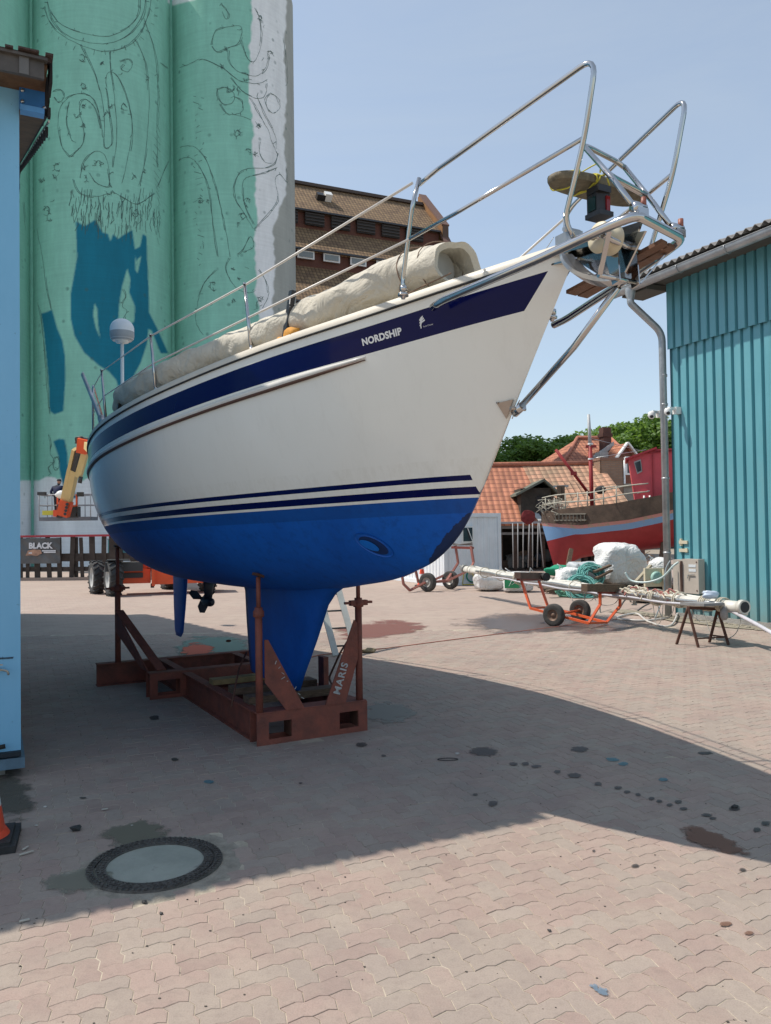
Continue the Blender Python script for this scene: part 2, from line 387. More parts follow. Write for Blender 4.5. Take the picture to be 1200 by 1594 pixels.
for i, (x, y, rx, ry) in enumerate([(800, 1190, 7, 2.5), (818, 1190, 6, 2.5), (835, 1194, 8, 2), (868, 1202, 6, 2), (894, 1208, 11, 3.5), (931, 1221, 6, 2.5), (962, 1227, 6, 2.2), (976, 1234, 5, 2), (993, 1238, 5, 2), (1014, 1244, 5, 2), (1026, 1248, 5, 2), (1042, 1254, 5, 2), (1055, 1249, 6, 2), (1064, 1260, 6, 2.2), (1100, 1270, 9, 2.5), (1110, 1275, 6, 2), (1143, 1259, 9, 4), (1192, 1283, 8, 3), (1178, 1293, 6, 3), (753, 1171, 22, 6), (902, 1167, 14, 4), (988, 1349, 6, 2.6), (1156, 1355, 7, 2.6), (768, 1252, 8, 3.5), (740, 1238, 4, 1.5), (563, 1160, 9, 3), (597, 1177, 4, 1.5), (468, 1220, 3, 1), (272, 1183, 6, 2), (240, 1118, 8, 3), (1098, 1173, 12, 2), (924, 1326, 3, 2), (855, 1450, 3, 1.4), (226, 1405, 3, 2.4), (129, 1243, 6, 1.6), (250, 1422, 2, 1.5)]):
    stain('oil_stain', ell(x, y, rx, ry), oil, jag=.5, seed=i)
redbrown = softmat('dried_red_brown', (.17, .09, .06), .42, .62, 9, .8, .9)
film('red_brown_stain', [(1030, 1300), (1175, 1352), (1190, 1325), (1060, 1272)], redbrown, .0062, 24)
stain('red_brown_stain', ell(1165, 1454, 8, 3), redbrown, jag=.4); stain('red_brown_stain', ell(1130, 1440, 10, 3), redbrown, jag=.5, seed=4)
bluepaint = softmat('blue_paint_fleck', (.14, .21, .28), .60, .80, 14, .7, .75)
film('blue_paint_fleck', [(905, 1538), (950, 1562), (962, 1548), (917, 1520)], bluepaint, .0058, 10)
tq = softmat('turquoise_fleck', (.06, .22, .27), .44, .75, 12, .7, .6)
for i, (x, y, rx, ry) in enumerate([(955, 1183, 12, 3), (970, 1190, 9, 3), (1032, 1214, 9, 3), (325, 1218, 8, 3)]): stain('turquoise_fleck', ell(x, y, rx, ry), tq, jag=.6, seed=i+40)
film('wet_patch', [(640, 992), (1060, 992), (1010, 952), (690, 952)], softmat('water_film', (.10, .085, .085), .36, .60, 1.0, .30, .75), k=30)
film('red_stain', [(480, 1010), (700, 985), (665, 962), (515, 965)], softmat('red_brown_wash', (.20, .075, .06), .40, .70, 1.6, .75, .75))
film('green_paint_wash', [(240, 1032), (400, 1035), (400, 985), (275, 985)], softmat('green_wash', (.19, .29, .24), .40, .80, 1.6, .8, .8))
film('orange_paint_wash', [(272, 1030), (345, 1030), (340, 998), (278, 998)], softmat('orange_wash', (.55, .10, .05), .50, .66, 3.2, .7, .95), z=.009)
film('sand_drift', [(130, 1325), (280, 1322), (272, 1268), (150, 1282)], softmat('sand_film', (.17, .165, .12), .42, .85, 7, .95, .75))
film('sand_drift', [(35, 1400), (190, 1400), (190, 1345), (60, 1345)], softmat('sand_film_pale', (.22, .22, .17), .50, .90, 3, .95, .6))
film('dirt_patch', [(-60, 1290), (75, 1290), (62, 1200), (-40, 1200)], softmat('dirt_film', (.10, .098, .075), .40, .85, 4, .95, .7))
film('sand_drift', [(520, 1130), (680, 1140), (650, 1085), (560, 1090)], softmat('sand_film_grey', (.34, .33, .29), .5, .66, 5, .95, .7))

# ================================================================== SILOS WITH THE MURAL
def inside(px, py, poly):
    r = np.zeros(px.shape, bool); n = len(poly)
    for i in range(n):
        x1, y1 = poly[i]; x2, y2 = poly[(i+1) % n]
        if y1 == y2: continue
        c = ((y1 > py) != (y2 > py)) & (px < (x2-x1)*(py-y1)/(y2-y1)+x1); r ^= c
    return r
SILO0 = Vector((-19.8, 45, 0)); SD = 7.7; SR = 3.86; STOP = 35.0
silo_t = NT('silo_render')
def silo_mat():
    t = silo_t; at = t.n('ShaderNodeAttribute', attribute_name='paint'); tc = t.n('ShaderNodeTexCoord'); P = tc.outputs['Object']
    mp = t.n('ShaderNodeMapping'); mp.inputs['Scale'].default_value = (1, 1, .25); t.l(P, mp.inputs[0])
    n1 = t.noise(1.1, mp.outputs[0], 7, .7)
    mp2 = t.n('ShaderNodeMapping'); mp2.inputs['Scale'].default_value = (.3, .3, 9); t.l(P, mp2.inputs[0]); n2 = t.noise(1, mp2.outputs[0], 3)
    f = t.ramp(n1, [(.25, (.80, .80, .80)), (.75, (1.1, 1.1, 1.1))]); f2 = t.ramp(n2, [(.3, (.94, .94, .94)), (.7, (1.03, 1.03, 1.03))])
    vm = t.n('ShaderNodeVectorMath', operation='MULTIPLY'); t.l(at.outputs[0], vm.inputs[0]); t.l(f, vm.inputs[1])
    vm2 = t.n('ShaderNodeVectorMath', operation='MULTIPLY'); t.l(vm.outputs[0], vm2.inputs[0]); t.l(f2, vm2.inputs[1])
    # little pocks and dots of the render
    vo = t.n('ShaderNodeTexVoronoi'); vo.inputs['Scale'].default_value = 1.15; vo.inputs['Randomness'].default_value = .8; t.l(P, vo.inputs['Vector'])
    dm = t.ramp(vo.outputs[0], [(.07, (.65, .65, .65)), (.16, (0, 0, 0))])
    c = t.mix(t.math('MULTIPLY', dm, t.ramp(n1, [(.42, (0, 0, 0)), (.55, (.8, .8, .8))])), vm2.outputs[0], (.04, .11, .10))
    t.l(c, t.b.inputs['Base Color']); t.b.inputs['Roughness'].default_value = .85; t.bump(n2, .2, .03)
silo_mat()
GREEN = np.array([.26, .585, .475]); WHITE = np.array([.83, .87, .88]); BLUE = np.array([.0, .175, .27]); GREY = np.array([.38, .40, .37])
BL = [[(118, 344), (132, 352), (148, 342), (160, 362), (168, 364), (172, 376), (176, 364), (184, 372), (192, 366), (206, 358), (210, 388), (218, 384), (222, 364), (228, 368), (229, 400), (231, 440), (232, 486), (245, 512), (262, 550), (250, 550), (236, 515), (231, 512), (229, 534), (219, 565), (204, 592), (196, 615), (186, 610), (181, 592), (169, 578), (154, 569), (131, 549), (116, 523), (110, 496), (110, 457), (116, 423), (120, 400)],
      [(64, 488), (72, 486), (81, 482), (89, 511), (97, 530), (101, 553), (102, 588), (98.6, 640), (85, 645), (77.5, 640), (75.6, 592), (72, 553), (68, 515)],
      [(83, 687), (92, 683), (100.5, 684), (105, 707), (106, 733), (112, 752), (120, 775), (106, 778), (98.6, 760), (93, 733), (91, 710)]]
HOLES = [[(198, 418), (190, 446), (186, 470), (184, 498), (190, 512), (200, 508), (209, 500), (210, 477), (201, 455), (203, 435)], [(147, 472), (151, 480), (153, 510), (156, 526), (149, 510), (145, 490)], [(210, 398), (216, 420), (213, 405), (220, 398), (214, 426), (211, 420)]]
WP = [[(391, -60), (394, 30), (387, 70), (389, 150), (393, 190), (391, 235), (400, 275), (397, 322), (401, 340), (395, 360), (401, 430), (396, 455), (402, 480), (404, 560), (500, 560), (500, -60)],
      [(20, 748), (60, 748), (70, 742), (82, 743), (88, 746), (110, 742), (126, 750), (138, 742), (150, 745), (300, 750), (600, 750), (600, 1000), (-50, 1000), (-50, 748)], [(262, -30), (263, 3), (270, 9), (285, 5), (306, 0), (306, -30)]]
def silos():
    for k in range(-3, 3):
        pass
        c = SILO0+G1*SD*(k-.5)
        lab = {2: 'rightmost round grain silo, white paint on its right side and grey bare concrete edge', 1: 'round grain silo with the big dark blue painted figure under a green ground',
               0: 'green painted round silo seen as a narrow strip beside the blue building'}.get(k)
        if k < 0: continue
        root = thing('grain_silo', c, lab, 'silo', 'row of painted grain silos')
        a0 = math.atan2(-G2.y, -G2.x)              # towards the yard
        nth = 230 if k else 80; nz = 620
        th = a0+np.linspace(-math.radians(97), math.radians(97), nth)*1.0; zz = np.linspace(0, STOP, nz)
        TH, ZZ = np.meshgrid(th, zz); X = c.x+SR*np.cos(TH); Y = c.y+SR*np.sin(TH)
        P = np.stack([X.ravel(), Y.ravel(), ZZ.ravel()], 1); px, py = proj_np(P)
        acc = np.zeros((len(px), 3)); px0, py0 = px, py
        for ox, oy in ((-1, -.8), (0, -1), (1, -.8), (-1, 0), (0, 0), (1, 0), (-1, .8), (0, 1), (1, .8)):
            px = px0+ox; py = py0+oy; colr = np.tile(GREEN, (len(px), 1)); wob = 1.6*np.sin(py*.19)*np.sin(py*.023)+2.2*np.sin(py*.047+1)+1.1*np.sin(py*.41)*np.sin(py*.031+2)
            for q in WP: colr[inside(px+.8*wob, py, q)] = WHITE
            gr = (px > 444+wob*.8-np.clip((py-300)*.3, 0, 18)) & (py < 760)
            if k == 2: colr[gr] = GREY
            for q in BL: colr[inside(px, py, q)] = BLUE
            for q in HOLES: colr[inside(px, py, q)] = GREEN
            acc += colr
        colr = acc/9
        me = bpy.data.meshes.new('silo_shell'); L = P-np.array(c)
        idx = np.arange(nth*nz).reshape(nz, nth); f = np.stack([idx[:-1, :-1], idx[:-1, 1:], idx[1:, 1:], idx[1:, :-1]], -1).reshape(-1, 4)
        me.from_pydata(L.tolist(), [], f.tolist()); me.polygons.foreach_set('use_smooth', [True]*len(f))
        at = me.color_attributes.new('paint', 'FLOAT_COLOR', 'POINT'); at.data.foreach_set('color', np.column_stack([colr, np.ones(len(px))]).ravel().astype(np.float32))
        me.materials.append(silo_t.m); o = bpy.data.objects.new('silo_shell', me); COL.objects.link(o); o.parent = root
        b = MB(); rows = []
        for z in (0, STOP): rows.append([c+Vector((SR*math.cos(t), SR*math.sin(t), z)) for t in np.linspace(a0+math.radians(97), a0+math.radians(263), 40)])
        b.grid(rows); b.add([c+Vector((SR*math.cos(t), SR*math.sin(t), STOP)) for t in np.linspace(0, 2*math.pi, 48)[:-1]], [tuple(range(47))])
        b.build('silo_back', concrete, root)
        if k < 2:                                   # flat pilaster closing the joint to the next silo
            j = c+G1*SD*.5; b = MB(); b.box(j-G2*.62+UP*(STOP/2), (.34, .3, STOP), (G1, G2, UP)); b.box(j-G2*.2+UP*(STOP/2), (.8, .6, STOP-.1), (G1, G2, UP))
            b.build('joint_pilaster', mat('green_pilaster', (.25, .60, .48), .85, 0, .1, 2), root)
        # line drawing, thin painted strokes
        LN = [[(70, 10), (75, 30), (90, 50), (120, 68), (160, 80), (195, 72), (218, 50), (232, 20), (236, -10)], [(78, 15), (95, 38), (130, 52), (170, 56), (200, 42), (215, 20), (216, -10)], [(74, 4), (84, 34), (110, 58), (160, 68), (200, 55), (224, 25), (228, -10)],
              [(125, 70), (145, 110), (158, 150), (163, 190), (161, 225), (168, 230), (176, 215), (168, 150), (165, 120), (175, 112), (190, 130), (203, 170), (205, 210), (198, 250), (190, 285)], [(172, 80), (172, 112), (178, 150), (182, 210), (176, 260)],
              [(212, 65), (228, 100), (232, 150), (230, 200), (225, 250), (218, 290)], [(225, 30), (240, 80), (246, 140), (244, 200), (246, 260)],
              [(110, 244), (95, 225), (90, 190), (95, 165), (110, 150), (130, 145), (145, 155), (155, 180), (160, 215)], [(110, 244), (128, 225), (130, 200), (124, 175), (126, 160), (135, 155), (148, 170), (156, 200)], [(108, 158), (103, 190), (110, 215), (118, 222)],
              [(115, 280), (125, 300), (150, 306), (175, 300), (195, 310), (215, 318), (240, 300)], [(125, 275), (130, 250), (150, 235), (165, 245), (170, 275), (168, 290), (150, 285), (140, 270)], [(186, 95), (200, 92), (206, 102), (198, 112), (188, 106), (192, 100)],
              [(247, 290), (262, 250), (280, 230), (300, 228), (318, 243), (330, 275), (340, 310), (350, 350), (358, 400)], [(262, 285), (268, 262), (285, 246), (300, 248), (315, 268), (325, 300), (332, 350), (340, 400)],
              [(45, 300), (52, 335), (60, 370), (66, 400), (72, 450), (80, 482)], [(38, 315), (43, 370), (50, 420), (58, 470), (64, 490), (70, 560), (74, 620), (78, 645)],
              [(328, 70), (335, 50), (355, 42), (376, 42), (372, 66), (355, 75), (340, 82), (330, 72)], [(250, 98), (262, 107), (280, 105), (300, 97), (312, 92), (330, 98), (350, 108), (372, 125), (400, 130), (416, 124)], [(355, 78), (356, 96), (372, 112), (398, 118), (412, 108), (418, 90)], [(376, 62), (384, 88), (392, 96), (400, 90), (408, 60), (404, 30), (396, 12)],
              [(360, 120), (375, 140), (395, 152), (412, 150), (416, 130)], [(388, 152), (402, 176), (416, 200), (424, 222), (432, 240)], [(400, 150), (412, 180), (428, 210), (430, 232)], [(338, 138), (350, 136), (364, 146), (362, 160), (348, 162), (338, 150), (338, 138)], [(364, 150), (376, 158), (378, 172), (366, 178), (352, 176), (342, 162)], [(364, 178), (380, 182), (390, 187)],
              [(420, 146), (432, 152), (436, 166), (428, 176), (418, 172), (414, 158), (420, 146)], [(405, 220), (404, 238), (412, 252), (424, 254)], [(432, 240), (428, 256), (410, 262), (388, 262), (372, 270), (365, 290), (368, 312), (380, 332), (394, 356)], [(430, 262), (412, 270), (392, 274), (380, 280), (377, 300), (384, 326), (396, 350)],
              [(396, 358), (430, 320), (432, 300), (428, 280), (436, 272), (448, 284), (446, 262)], [(335, 420), (318, 440), (308, 470), (305, 500), (315, 520)], [(358, 402), (352, 420), (365, 446), (385, 456), (398, 452)], [(440, 60), (446, 90), (448, 124), (445, 134)], [(370, 395), (378, 388), (390, 368), (394, 385), (378, 392)],
              [(76, 677), (80, 690), (78, 705), (84, 718), (76, 728), (80, 738)], [(84, 712), (90, 712), (92, 726), (86, 732), (82, 722), (84, 712)], [(402, 420), (415, 440), (418, 460), (408, 480)], [(190, 450), (196, 462), (190, 476), (198, 484), (192, 496), (200, 502)], [(345, 5), (355, 20), (352, 30), (346, 18)], [(82, 143), (96, 140), (100, 150), (92, 160), (84, 152)]]
        r = random.Random(5)
        for q in range(120):
            x = r.uniform(110, 247); y = r.uniform(292, 345)+(8 if 150 < x < 215 else 0); h = r.uniform(10, 30); LN.append([(x, y), (x+r.uniform(-2, 2), y+h*.5), (x+r.uniform(-4, 2), y+h)])
        for q in range(26):
            t = q/25; LN.append([(243+5*math.sin(t*9), 110+t*260), (246+r.uniform(0, 4), 122+t*260)])
        for q in range(30): LN.append([(r.uniform(300, 318), 150+q*9), (r.uniform(300, 318), 153+q*9)])
        for q in range(20):
            t = q/19; a_ = math.radians(190-200*t); LN.append([(155+86*math.cos(a_)*(-1)*-1, 12+66*abs(math.sin(a_))), (155+90*math.cos(a_)+r.uniform(-3, 3), 12+74*abs(math.sin(a_)))])
        for q in range(56):                        # small curls and scribbles round the figures
            cx_, cy_ = [(r.uniform(100, 245), r.uniform(85, 300)), (r.uniform(345, 436), r.uniform(15, 250)), (r.uniform(60, 245), r.uniform(250, 350)), (r.uniform(300, 420), r.uniform(300, 500))][q % 4]
            a_ = r.uniform(0, 6.28); rr_ = r.uniform(2, 7); n_ = r.randint(3, 9); LN.append([(cx_+rr_*(1-i/14)*math.cos(a_+i*.7), cy_+rr_*1.3*(1-i/14)*math.sin(a_+i*.7)) for i in range(n_)])
        b = MB(); rad = SR+.012
        def hit(x, y):
            d = ray(x, y); o_ = np.array([0-c.x, 0-c.y]); dd = d[:2]; A_ = dd@dd; B_ = o_@dd; C_ = o_@o_-rad*rad; q = B_*B_-A_*C_
            if q < 0: return None
            t_ = (-B_-math.sqrt(q))/A_; p = Vector((d[0]*t_, d[1]*t_, H+d[2]*t_))
            rel = (p-c).dot(G1)
            return p if abs(rel) < SD/2-.25 or (k == 2 and rel > 0 and rel < SR*.985) else None
        for ln in LN:
            if len(ln) > 3: ln = [(p.x, p.y) for p in curve([(a, b_, 0) for a, b_ in ln], 5)]
            jit = [(x+r.uniform(-.5, .5), y+r.uniform(-.5, .5)) for x, y in ln]; segs = list(zip(jit[:-1], jit[1:]))
            if len(ln) > 3:
                ph = r.uniform(0, 6); j2 = [(x+2.2*math.sin(i*.31+ph)+r.uniform(-.3, .3), y+1.6*math.cos(i*.27+ph)) for i, (x, y) in enumerate(ln)]; segs += [q for i, q in enumerate(zip(j2[:-1], j2[1:])) if (i//9) % 3 != 1]
                for i in range(0, len(ln)-1, 4):
                    if r.random() < .5: x, y = ln[i]; a_ = r.uniform(0, 6.28); l_ = r.uniform(2, 6); segs.append(((x, y), (x+l_*math.cos(a_), y+l_*math.sin(a_))))
            for (p, q) in segs:
                A, B = hit(*p), hit(*q)
                if A is None or B is None or A.z < 1 or (A-B).length < .01: continue
                rd = Vector((A.x-c.x, A.y-c.y, 0)).normalized(); T = (B-A).normalized(); w_ = rd.cross(T)*r.uniform(.007, .015)
                b.add([A-w_, A+w_, B+w_, B-w_], [(0, 1, 2, 3)])
        if b.v: b.build('drawn_outline', mat('black_spray_line', (.06, .12, .11), .8, 0, .2, 3), root)
silos()

# ================================================================== BRICK WAREHOUSE BEHIND
def tile_mat(name, c1, c2, w_, h_, mort, ax='G'):
    """roof tiles: rows across x, courses along y of the part's own tile coordinates (UV)"""
    t = NT(name); uv = t.n('ShaderNodeUVMap'); sx = t.n('ShaderNodeSeparateXYZ'); t.l(uv.outputs[0], sx.inputs[0])
    u = t.math('DIVIDE', sx.outputs[0], w_); v = t.math('DIVIDE', sx.outputs[1], h_)
    fu = t.math('FRACT', u); fv = t.math('FRACT', v)
    wv = t.n('ShaderNodeTexWhiteNoise'); wv.noise_dimensions = '2D'; cb = t.n('ShaderNodeCombineXYZ')
    t.l(t.math('FLOOR', u), cb.inputs[0]); t.l(t.math('FLOOR', v), cb.inputs[1]); t.l(cb.outputs[0], wv.inputs['Vector'])
    tc = t.n('ShaderNodeTexCoord'); n1 = t.noise(.35, tc.outputs['Object'], 6, .75)
    f = t.math('ADD', t.math('MULTIPLY', wv.outputs[0], .45), t.math('MULTIPLY', n1, .75))
    c = t.ramp(f, [(.25, c1), (.5, tuple((a+b)/2 for a, b in zip(c1, c2))), (.8, c2)])
    e = t.math('LESS_THAN', fv, .14); e2 = t.math('LESS_THAN', fu, .16)
    c = t.mix(t.math('MULTIPLY', t.math('MAXIMUM', e, t.math('MULTIPLY', e2, .7)), .85), c, mort)
    t.l(c, t.b.inputs['Base Color']); t.b.inputs['Roughness'].default_value = .85
    hgt = t.math('ADD', t.math('SINE', t.math('MULTIPLY', fu, 3.1416)), t.math('MULTIPLY', fv, -.8)); t.bump(hgt, .8, .05)
    return t.m
def brick_mat(name, c1, c2, mort):
    t = NT(name); uv = t.n('ShaderNodeUVMap'); br = t.n('ShaderNodeTexBrick'); br.inputs['Scale'].default_value = 1; br.inputs['Brick Width'].default_value = .25; br.inputs['Row Height'].default_value = .085
    br.inputs['Mortar Size'].default_value = .012; br.inputs['Color1'].default_value = (*c1, 1); br.inputs['Color2'].default_value = (*c2, 1); br.inputs['Mortar'].default_value = (*mort, 1)
    t.l(uv.outputs[0], br.inputs[0]); tc = t.n('ShaderNodeTexCoord'); n = t.noise(1.3, tc.outputs['Object'], 6, .7)
    t.l(t.mix(t.math('MULTIPLY', n, .5), br.outputs[0], tuple(c*.6 for c in c1)), t.b.inputs['Base Color']); t.b.inputs['Roughness'].default_value = .9; return t.m
def uv_panel(name, P, m, parent, thick=0.0, U=None, V=None, seg=1, kind=None):
    """flat polygon with metric UVs along U and V; optional thickness behind it"""
    P = [Vector(p) for p in P]; U = (P[1]-P[0]).normalized() if U is None else U
    nrm = (P[1]-P[0]).cross(P[-1]-P[0]).normalized(); V = nrm.cross(U) if V is None else V; n = len(P)
    org = ORG(parent) if parent else Vector()
    vs = [p-org for p in P]; fs = [tuple(range(n))]
    if thick: vs += [p-nrm*thick-org for p in P]; fs += [tuple(reversed(range(n, 2*n)))]+[(i, n+i, n+(i+1) % n, (i+1) % n) for i in range(n)]
    me = bpy.data.meshes.new(name); me.from_pydata([tuple(v) for v in vs], [], fs); uvl = me.uv_layers.new(name='UVMap')
    for pl in me.polygons:
        for li in pl.loop_indices:
            q = Vector(me.vertices[me.loops[li].vertex_index].co)+org-P[0]; uvl.data[li].uv = (q.dot(U), q.dot(V))
    me.materials.append(m); o = bpy.data.objects.new(name, me); COL.objects.link(o); o.parent = parent
    if kind: o['kind'] = kind
    return o
brick_dk = brick_mat('dark_red_brick', (.13, .04, .028), (.17, .055, .035), (.12, .09, .07))
tile_brown = tile_mat('brown_flat_tiles', (.15, .09, .05), (.27, .175, .09), .30, .42, (.04, .025, .018))
tile_red = tile_mat('orange_red_pantiles', (.28, .115, .065), (.52, .21, .12), .26, .34, (.16, .05, .035))
tile_mix = tile_mat('weathered_pantiles', (.30, .22, .14), (.56, .30, .19), .26, .34, (.10, .06, .04))
def warehouse():
    A = D(461, 600, 62); A = Vector((A.x, 62, 0)); A0 = A-G1*14; LEN = 0
    # right hand end measured on the sight line at x=692
    t = (( (692-600)/F)*62-A.x)/(G1.x-(692-600)/F*G1.y); B = A+G1*t; LEN = (B-A0).length
    root = thing('brick_warehouse', A0, 'tall dark brick warehouse with three stepped brown tiled roofs behind the silos', 'warehouse')
    def pt(u, off, z): return A0+G1*u+G2*off+UP*z
    tiers = [(3.3, 30.4, 0.0, 27.0), (0.35, 25.7, -1.9, 23.2), (-1.5, 22.0, -4.8, 18.3)]
    for i, (o1, z1, o2, z2) in enumerate(tiers):
        L = LEN+(.0 if i == 0 else .5)
        uv_panel('roof', [pt(0, o2, z2), pt(L, o2, z2), pt(L, o1, z1), pt(0, o1, z1)], tile_brown, root, .25)
        b = MB(); b.bar(pt(0, o2-.05, z2-.06), pt(L, o2-.05, z2-.06), .16, .14); b.build('gutter', mat('dark_zinc', (.07, .07, .075), .5, .4), root)
    uv_panel('roof', [pt(LEN, 6.6, 27), pt(0, 6.6, 27), pt(0, 3.3, 30.4), pt(LEN, 3.3, 30.4)], tile_brown, root, .25)
    for o, z0, z1 in [(.3, 25.2, 27.0), (-1.55, 21.5, 23.6), (-4.4, 0, 18.5)]:
        uv_panel('wall', [pt(0, o, z0), pt(LEN, o, z0), pt(LEN, o, z1), pt(0, o, z1)], brick_dk, root, .3)
    b = MB(); b.bar(pt(0, 3.3, 30.5), pt(LEN, 3.3, 30.5), .5, .25); b.build('ridge', mat('ridge_tiles', (.09, .07, .06), .85), root)
    # louvre openings of the upper band
    lv = mat('dark_louvre', (.025, .022, .02), .7)
    for k in range(11):
        u = LEN-2.4-k*2.2
        if u < 8: break
        b = MB(); b.use(lv).box(pt(u, .12, 26.35), (1.6, .1, 1.0), (G1, G2, UP))
        b.use(mat('louvre_slat', (.06, .05, .045), .7))
        for q in range(4): b.box(pt(u, .03, 25.98+q*.25), (1.6, .08, .07), (G1, G2, UP))
        b.build('louvre', None, root)
    for px in (476, 523, 573, 623, 655):
        P = D(px, 400, 60.5); u = (P-A0).dot(G1)
        b = MB(); b.box(pt(u, -1.78, 22.75), (1.35, .12, .62), (G1, G2, UP)); fr = b.build('window', whitepl, root)
        b = MB(); b.box(pt(u, -1.86, 22.75), (1.1, .06, .40), (G1, G2, UP)); b.build('pane', mat('grey_pane', (.22, .25, .25), .25), fr)
    P = D(495, 303, 63.6); u = (P-A0).dot(G1); b = MB(); b.box(pt(u+.5, 1.55, 28.85), (.7, .5, .6), (G1, (G2+UP).normalized(), (UP-G2).normalized())); s_ = b.build('skylight', blackpl, root)
    b = MB(); b.box(pt(u+1.1, 1.5, 28.95), (.6, .55, .66), (G1, (G2+UP).normalized(), (UP-G2).normalized())); b.build('skylight_flap', whitepl, s_)
    # stepped end gable
    for (o1, o2, z1, z2, zb_) in [(-.3, 3.9, 27.4, 31.6, 20), (-2.3, 0.2, 23.6, 26.9, 15), (-5, -1.9, 18.6, 22.6, 0)]:
        uv_panel('gable_wall', [pt(LEN+.05, o1, zb_), pt(LEN+.05, o2+.3, zb_), pt(LEN+.05, o2+.3, z2-.1), pt(LEN+.05, o2, z2), pt(LEN+.05, o1, z1)], mat('ochre_gable', (.26, .13, .05), .9, 0, .3, 1.5), root, .0)
        b = MB(); b.prism([pt(LEN+.08, o1, zb_), pt(LEN+.08, o2+.3, zb_), pt(LEN+.08, o2+.3, z2-.1), pt(LEN+.08, o2, z2), pt(LEN+.08, o1, z1)], G1*.55); b.build('gable_wall', brick_dk, root)
        b = MB(); b.bar(pt(LEN+.35, o1, z1+.05), pt(LEN+.35, o2, z2+.05), .7, .14); b.build('coping', mat('coping', (.16, .09, .07), .8), root)
    b = MB(); b.prism([pt(0, -4.6, 0), pt(0, 9, 0), pt(0, 9, 24), pt(0, 3.3, 30), pt(0, .4, 25), pt(0, -1.5, 22), pt(0, -4.6, 18)], G1*.3); b.build('end_wall', brick_dk, root); b = MB(); b.prism([pt(LEN-.2, -1.3, 0), pt(LEN-.2, 9, 0), pt(LEN-.2, 9, 25), pt(LEN-.2, 3.3, 30), pt(LEN-.2, .8, 26)], G1*.2)
    b.build('end_wall', brick_dk, root)
warehouse()

# ================================================================== THE SAILING YACHT
YM = Vector((-.62, 6.69, 0)); YA = Vector((-.486, .874, 0)).normalized(); YS = Vector((-YA.y, YA.x, 0))   # aft and starboard
def W(s, o, z): return YM+YA*(s-3.19)+YS*o+UP*z
def herm(s, pts):
    xs = [p[0] for p in pts]; ys = [p[1] for p in pts]; m = np.gradient(ys, xs); i = min(max(int(np.searchsorted(xs, s))-1, 0), len(xs)-2)
    h = xs[i+1]-xs[i]; t = (s-xs[i])/h
    return float((2*t**3-3*t*t+1)*ys[i]+(t**3-2*t*t+t)*h*m[i]+(-2*t**3+3*t*t)*ys[i+1]+(t**3-t*t)*h*m[i+1])
BP = [(0, .03), (.25, .165), (.5, .285), (1, .5), (2, .86), (3, 1.12), (4, 1.305), (5, 1.38), (6, 1.32), (7, 1.16), (8, .93), (8.9, .68)]
ZDK = [(0, 3.05), (.25, 3.02), (.5, 2.995), (1, 2.948), (2, 2.885), (3, 2.825), (4, 2.765), (5, 2.71), (6, 2.665), (7, 2.64), (8, 2.62), (8.9, 2.61)]
ZBT = [(.84, 1.86), (.98, 1.70), (1.19, 1.555), (1.58, 1.42), (2.32, 1.30), (3, 1.225), (4, 1.18), (5, 1.17), (6, 1.18), (7, 1.26), (8, 1.45), (8.9, 1.75)]
NNp = [(0, 1.0), (.84, 1.15), (2, 1.5), (3, 1.9), (4, 2.3), (5, 2.6), (6, 2.7), (7, 2.6), (8.9, 2.3)]
MMp = [(0, 1.0), (.84, 1.2), (2, 1.5), (3, 1.8), (4, 1.95), (5, 2.05), (6, 2.1), (7, 2.05), (8.9, 1.9)]
def zdeck(s): return herm(s, ZDK)
def zbot(s): return 3.0-(3.0-1.86)*max(s, 0)/.84 if s < .84 else herm(s, ZBT)
def hbeam(s, z):
    a = zbot(s); d = zdeck(s); h = min(max((z-a)/(d-a), 0), 1)
    return herm(s, BP)*(1-(1-h)**lin(s, NNp))**(1/lin(s, MMp))
def hull_pt(s, drop, off=0, side=1):
    z = zdeck(s)-drop; o = hbeam(s, z); e = .02
    Ps = W(s+e, side*hbeam(s+e, zdeck(s+e)-drop), zdeck(s+e)-drop)-W(s-e if s > e else s, side*hbeam(s-e if s > e else s, zdeck(s)-drop), z)
    Pz = W(s, side*hbeam(s, z+.02), z+.02)-W(s, side*hbeam(s, z-.02), z-.02)
    n = Ps.cross(Pz).normalized()
    if n.dot(YS*side) < 0: n = -n
    return W(s, side*o, z)+n*off, n
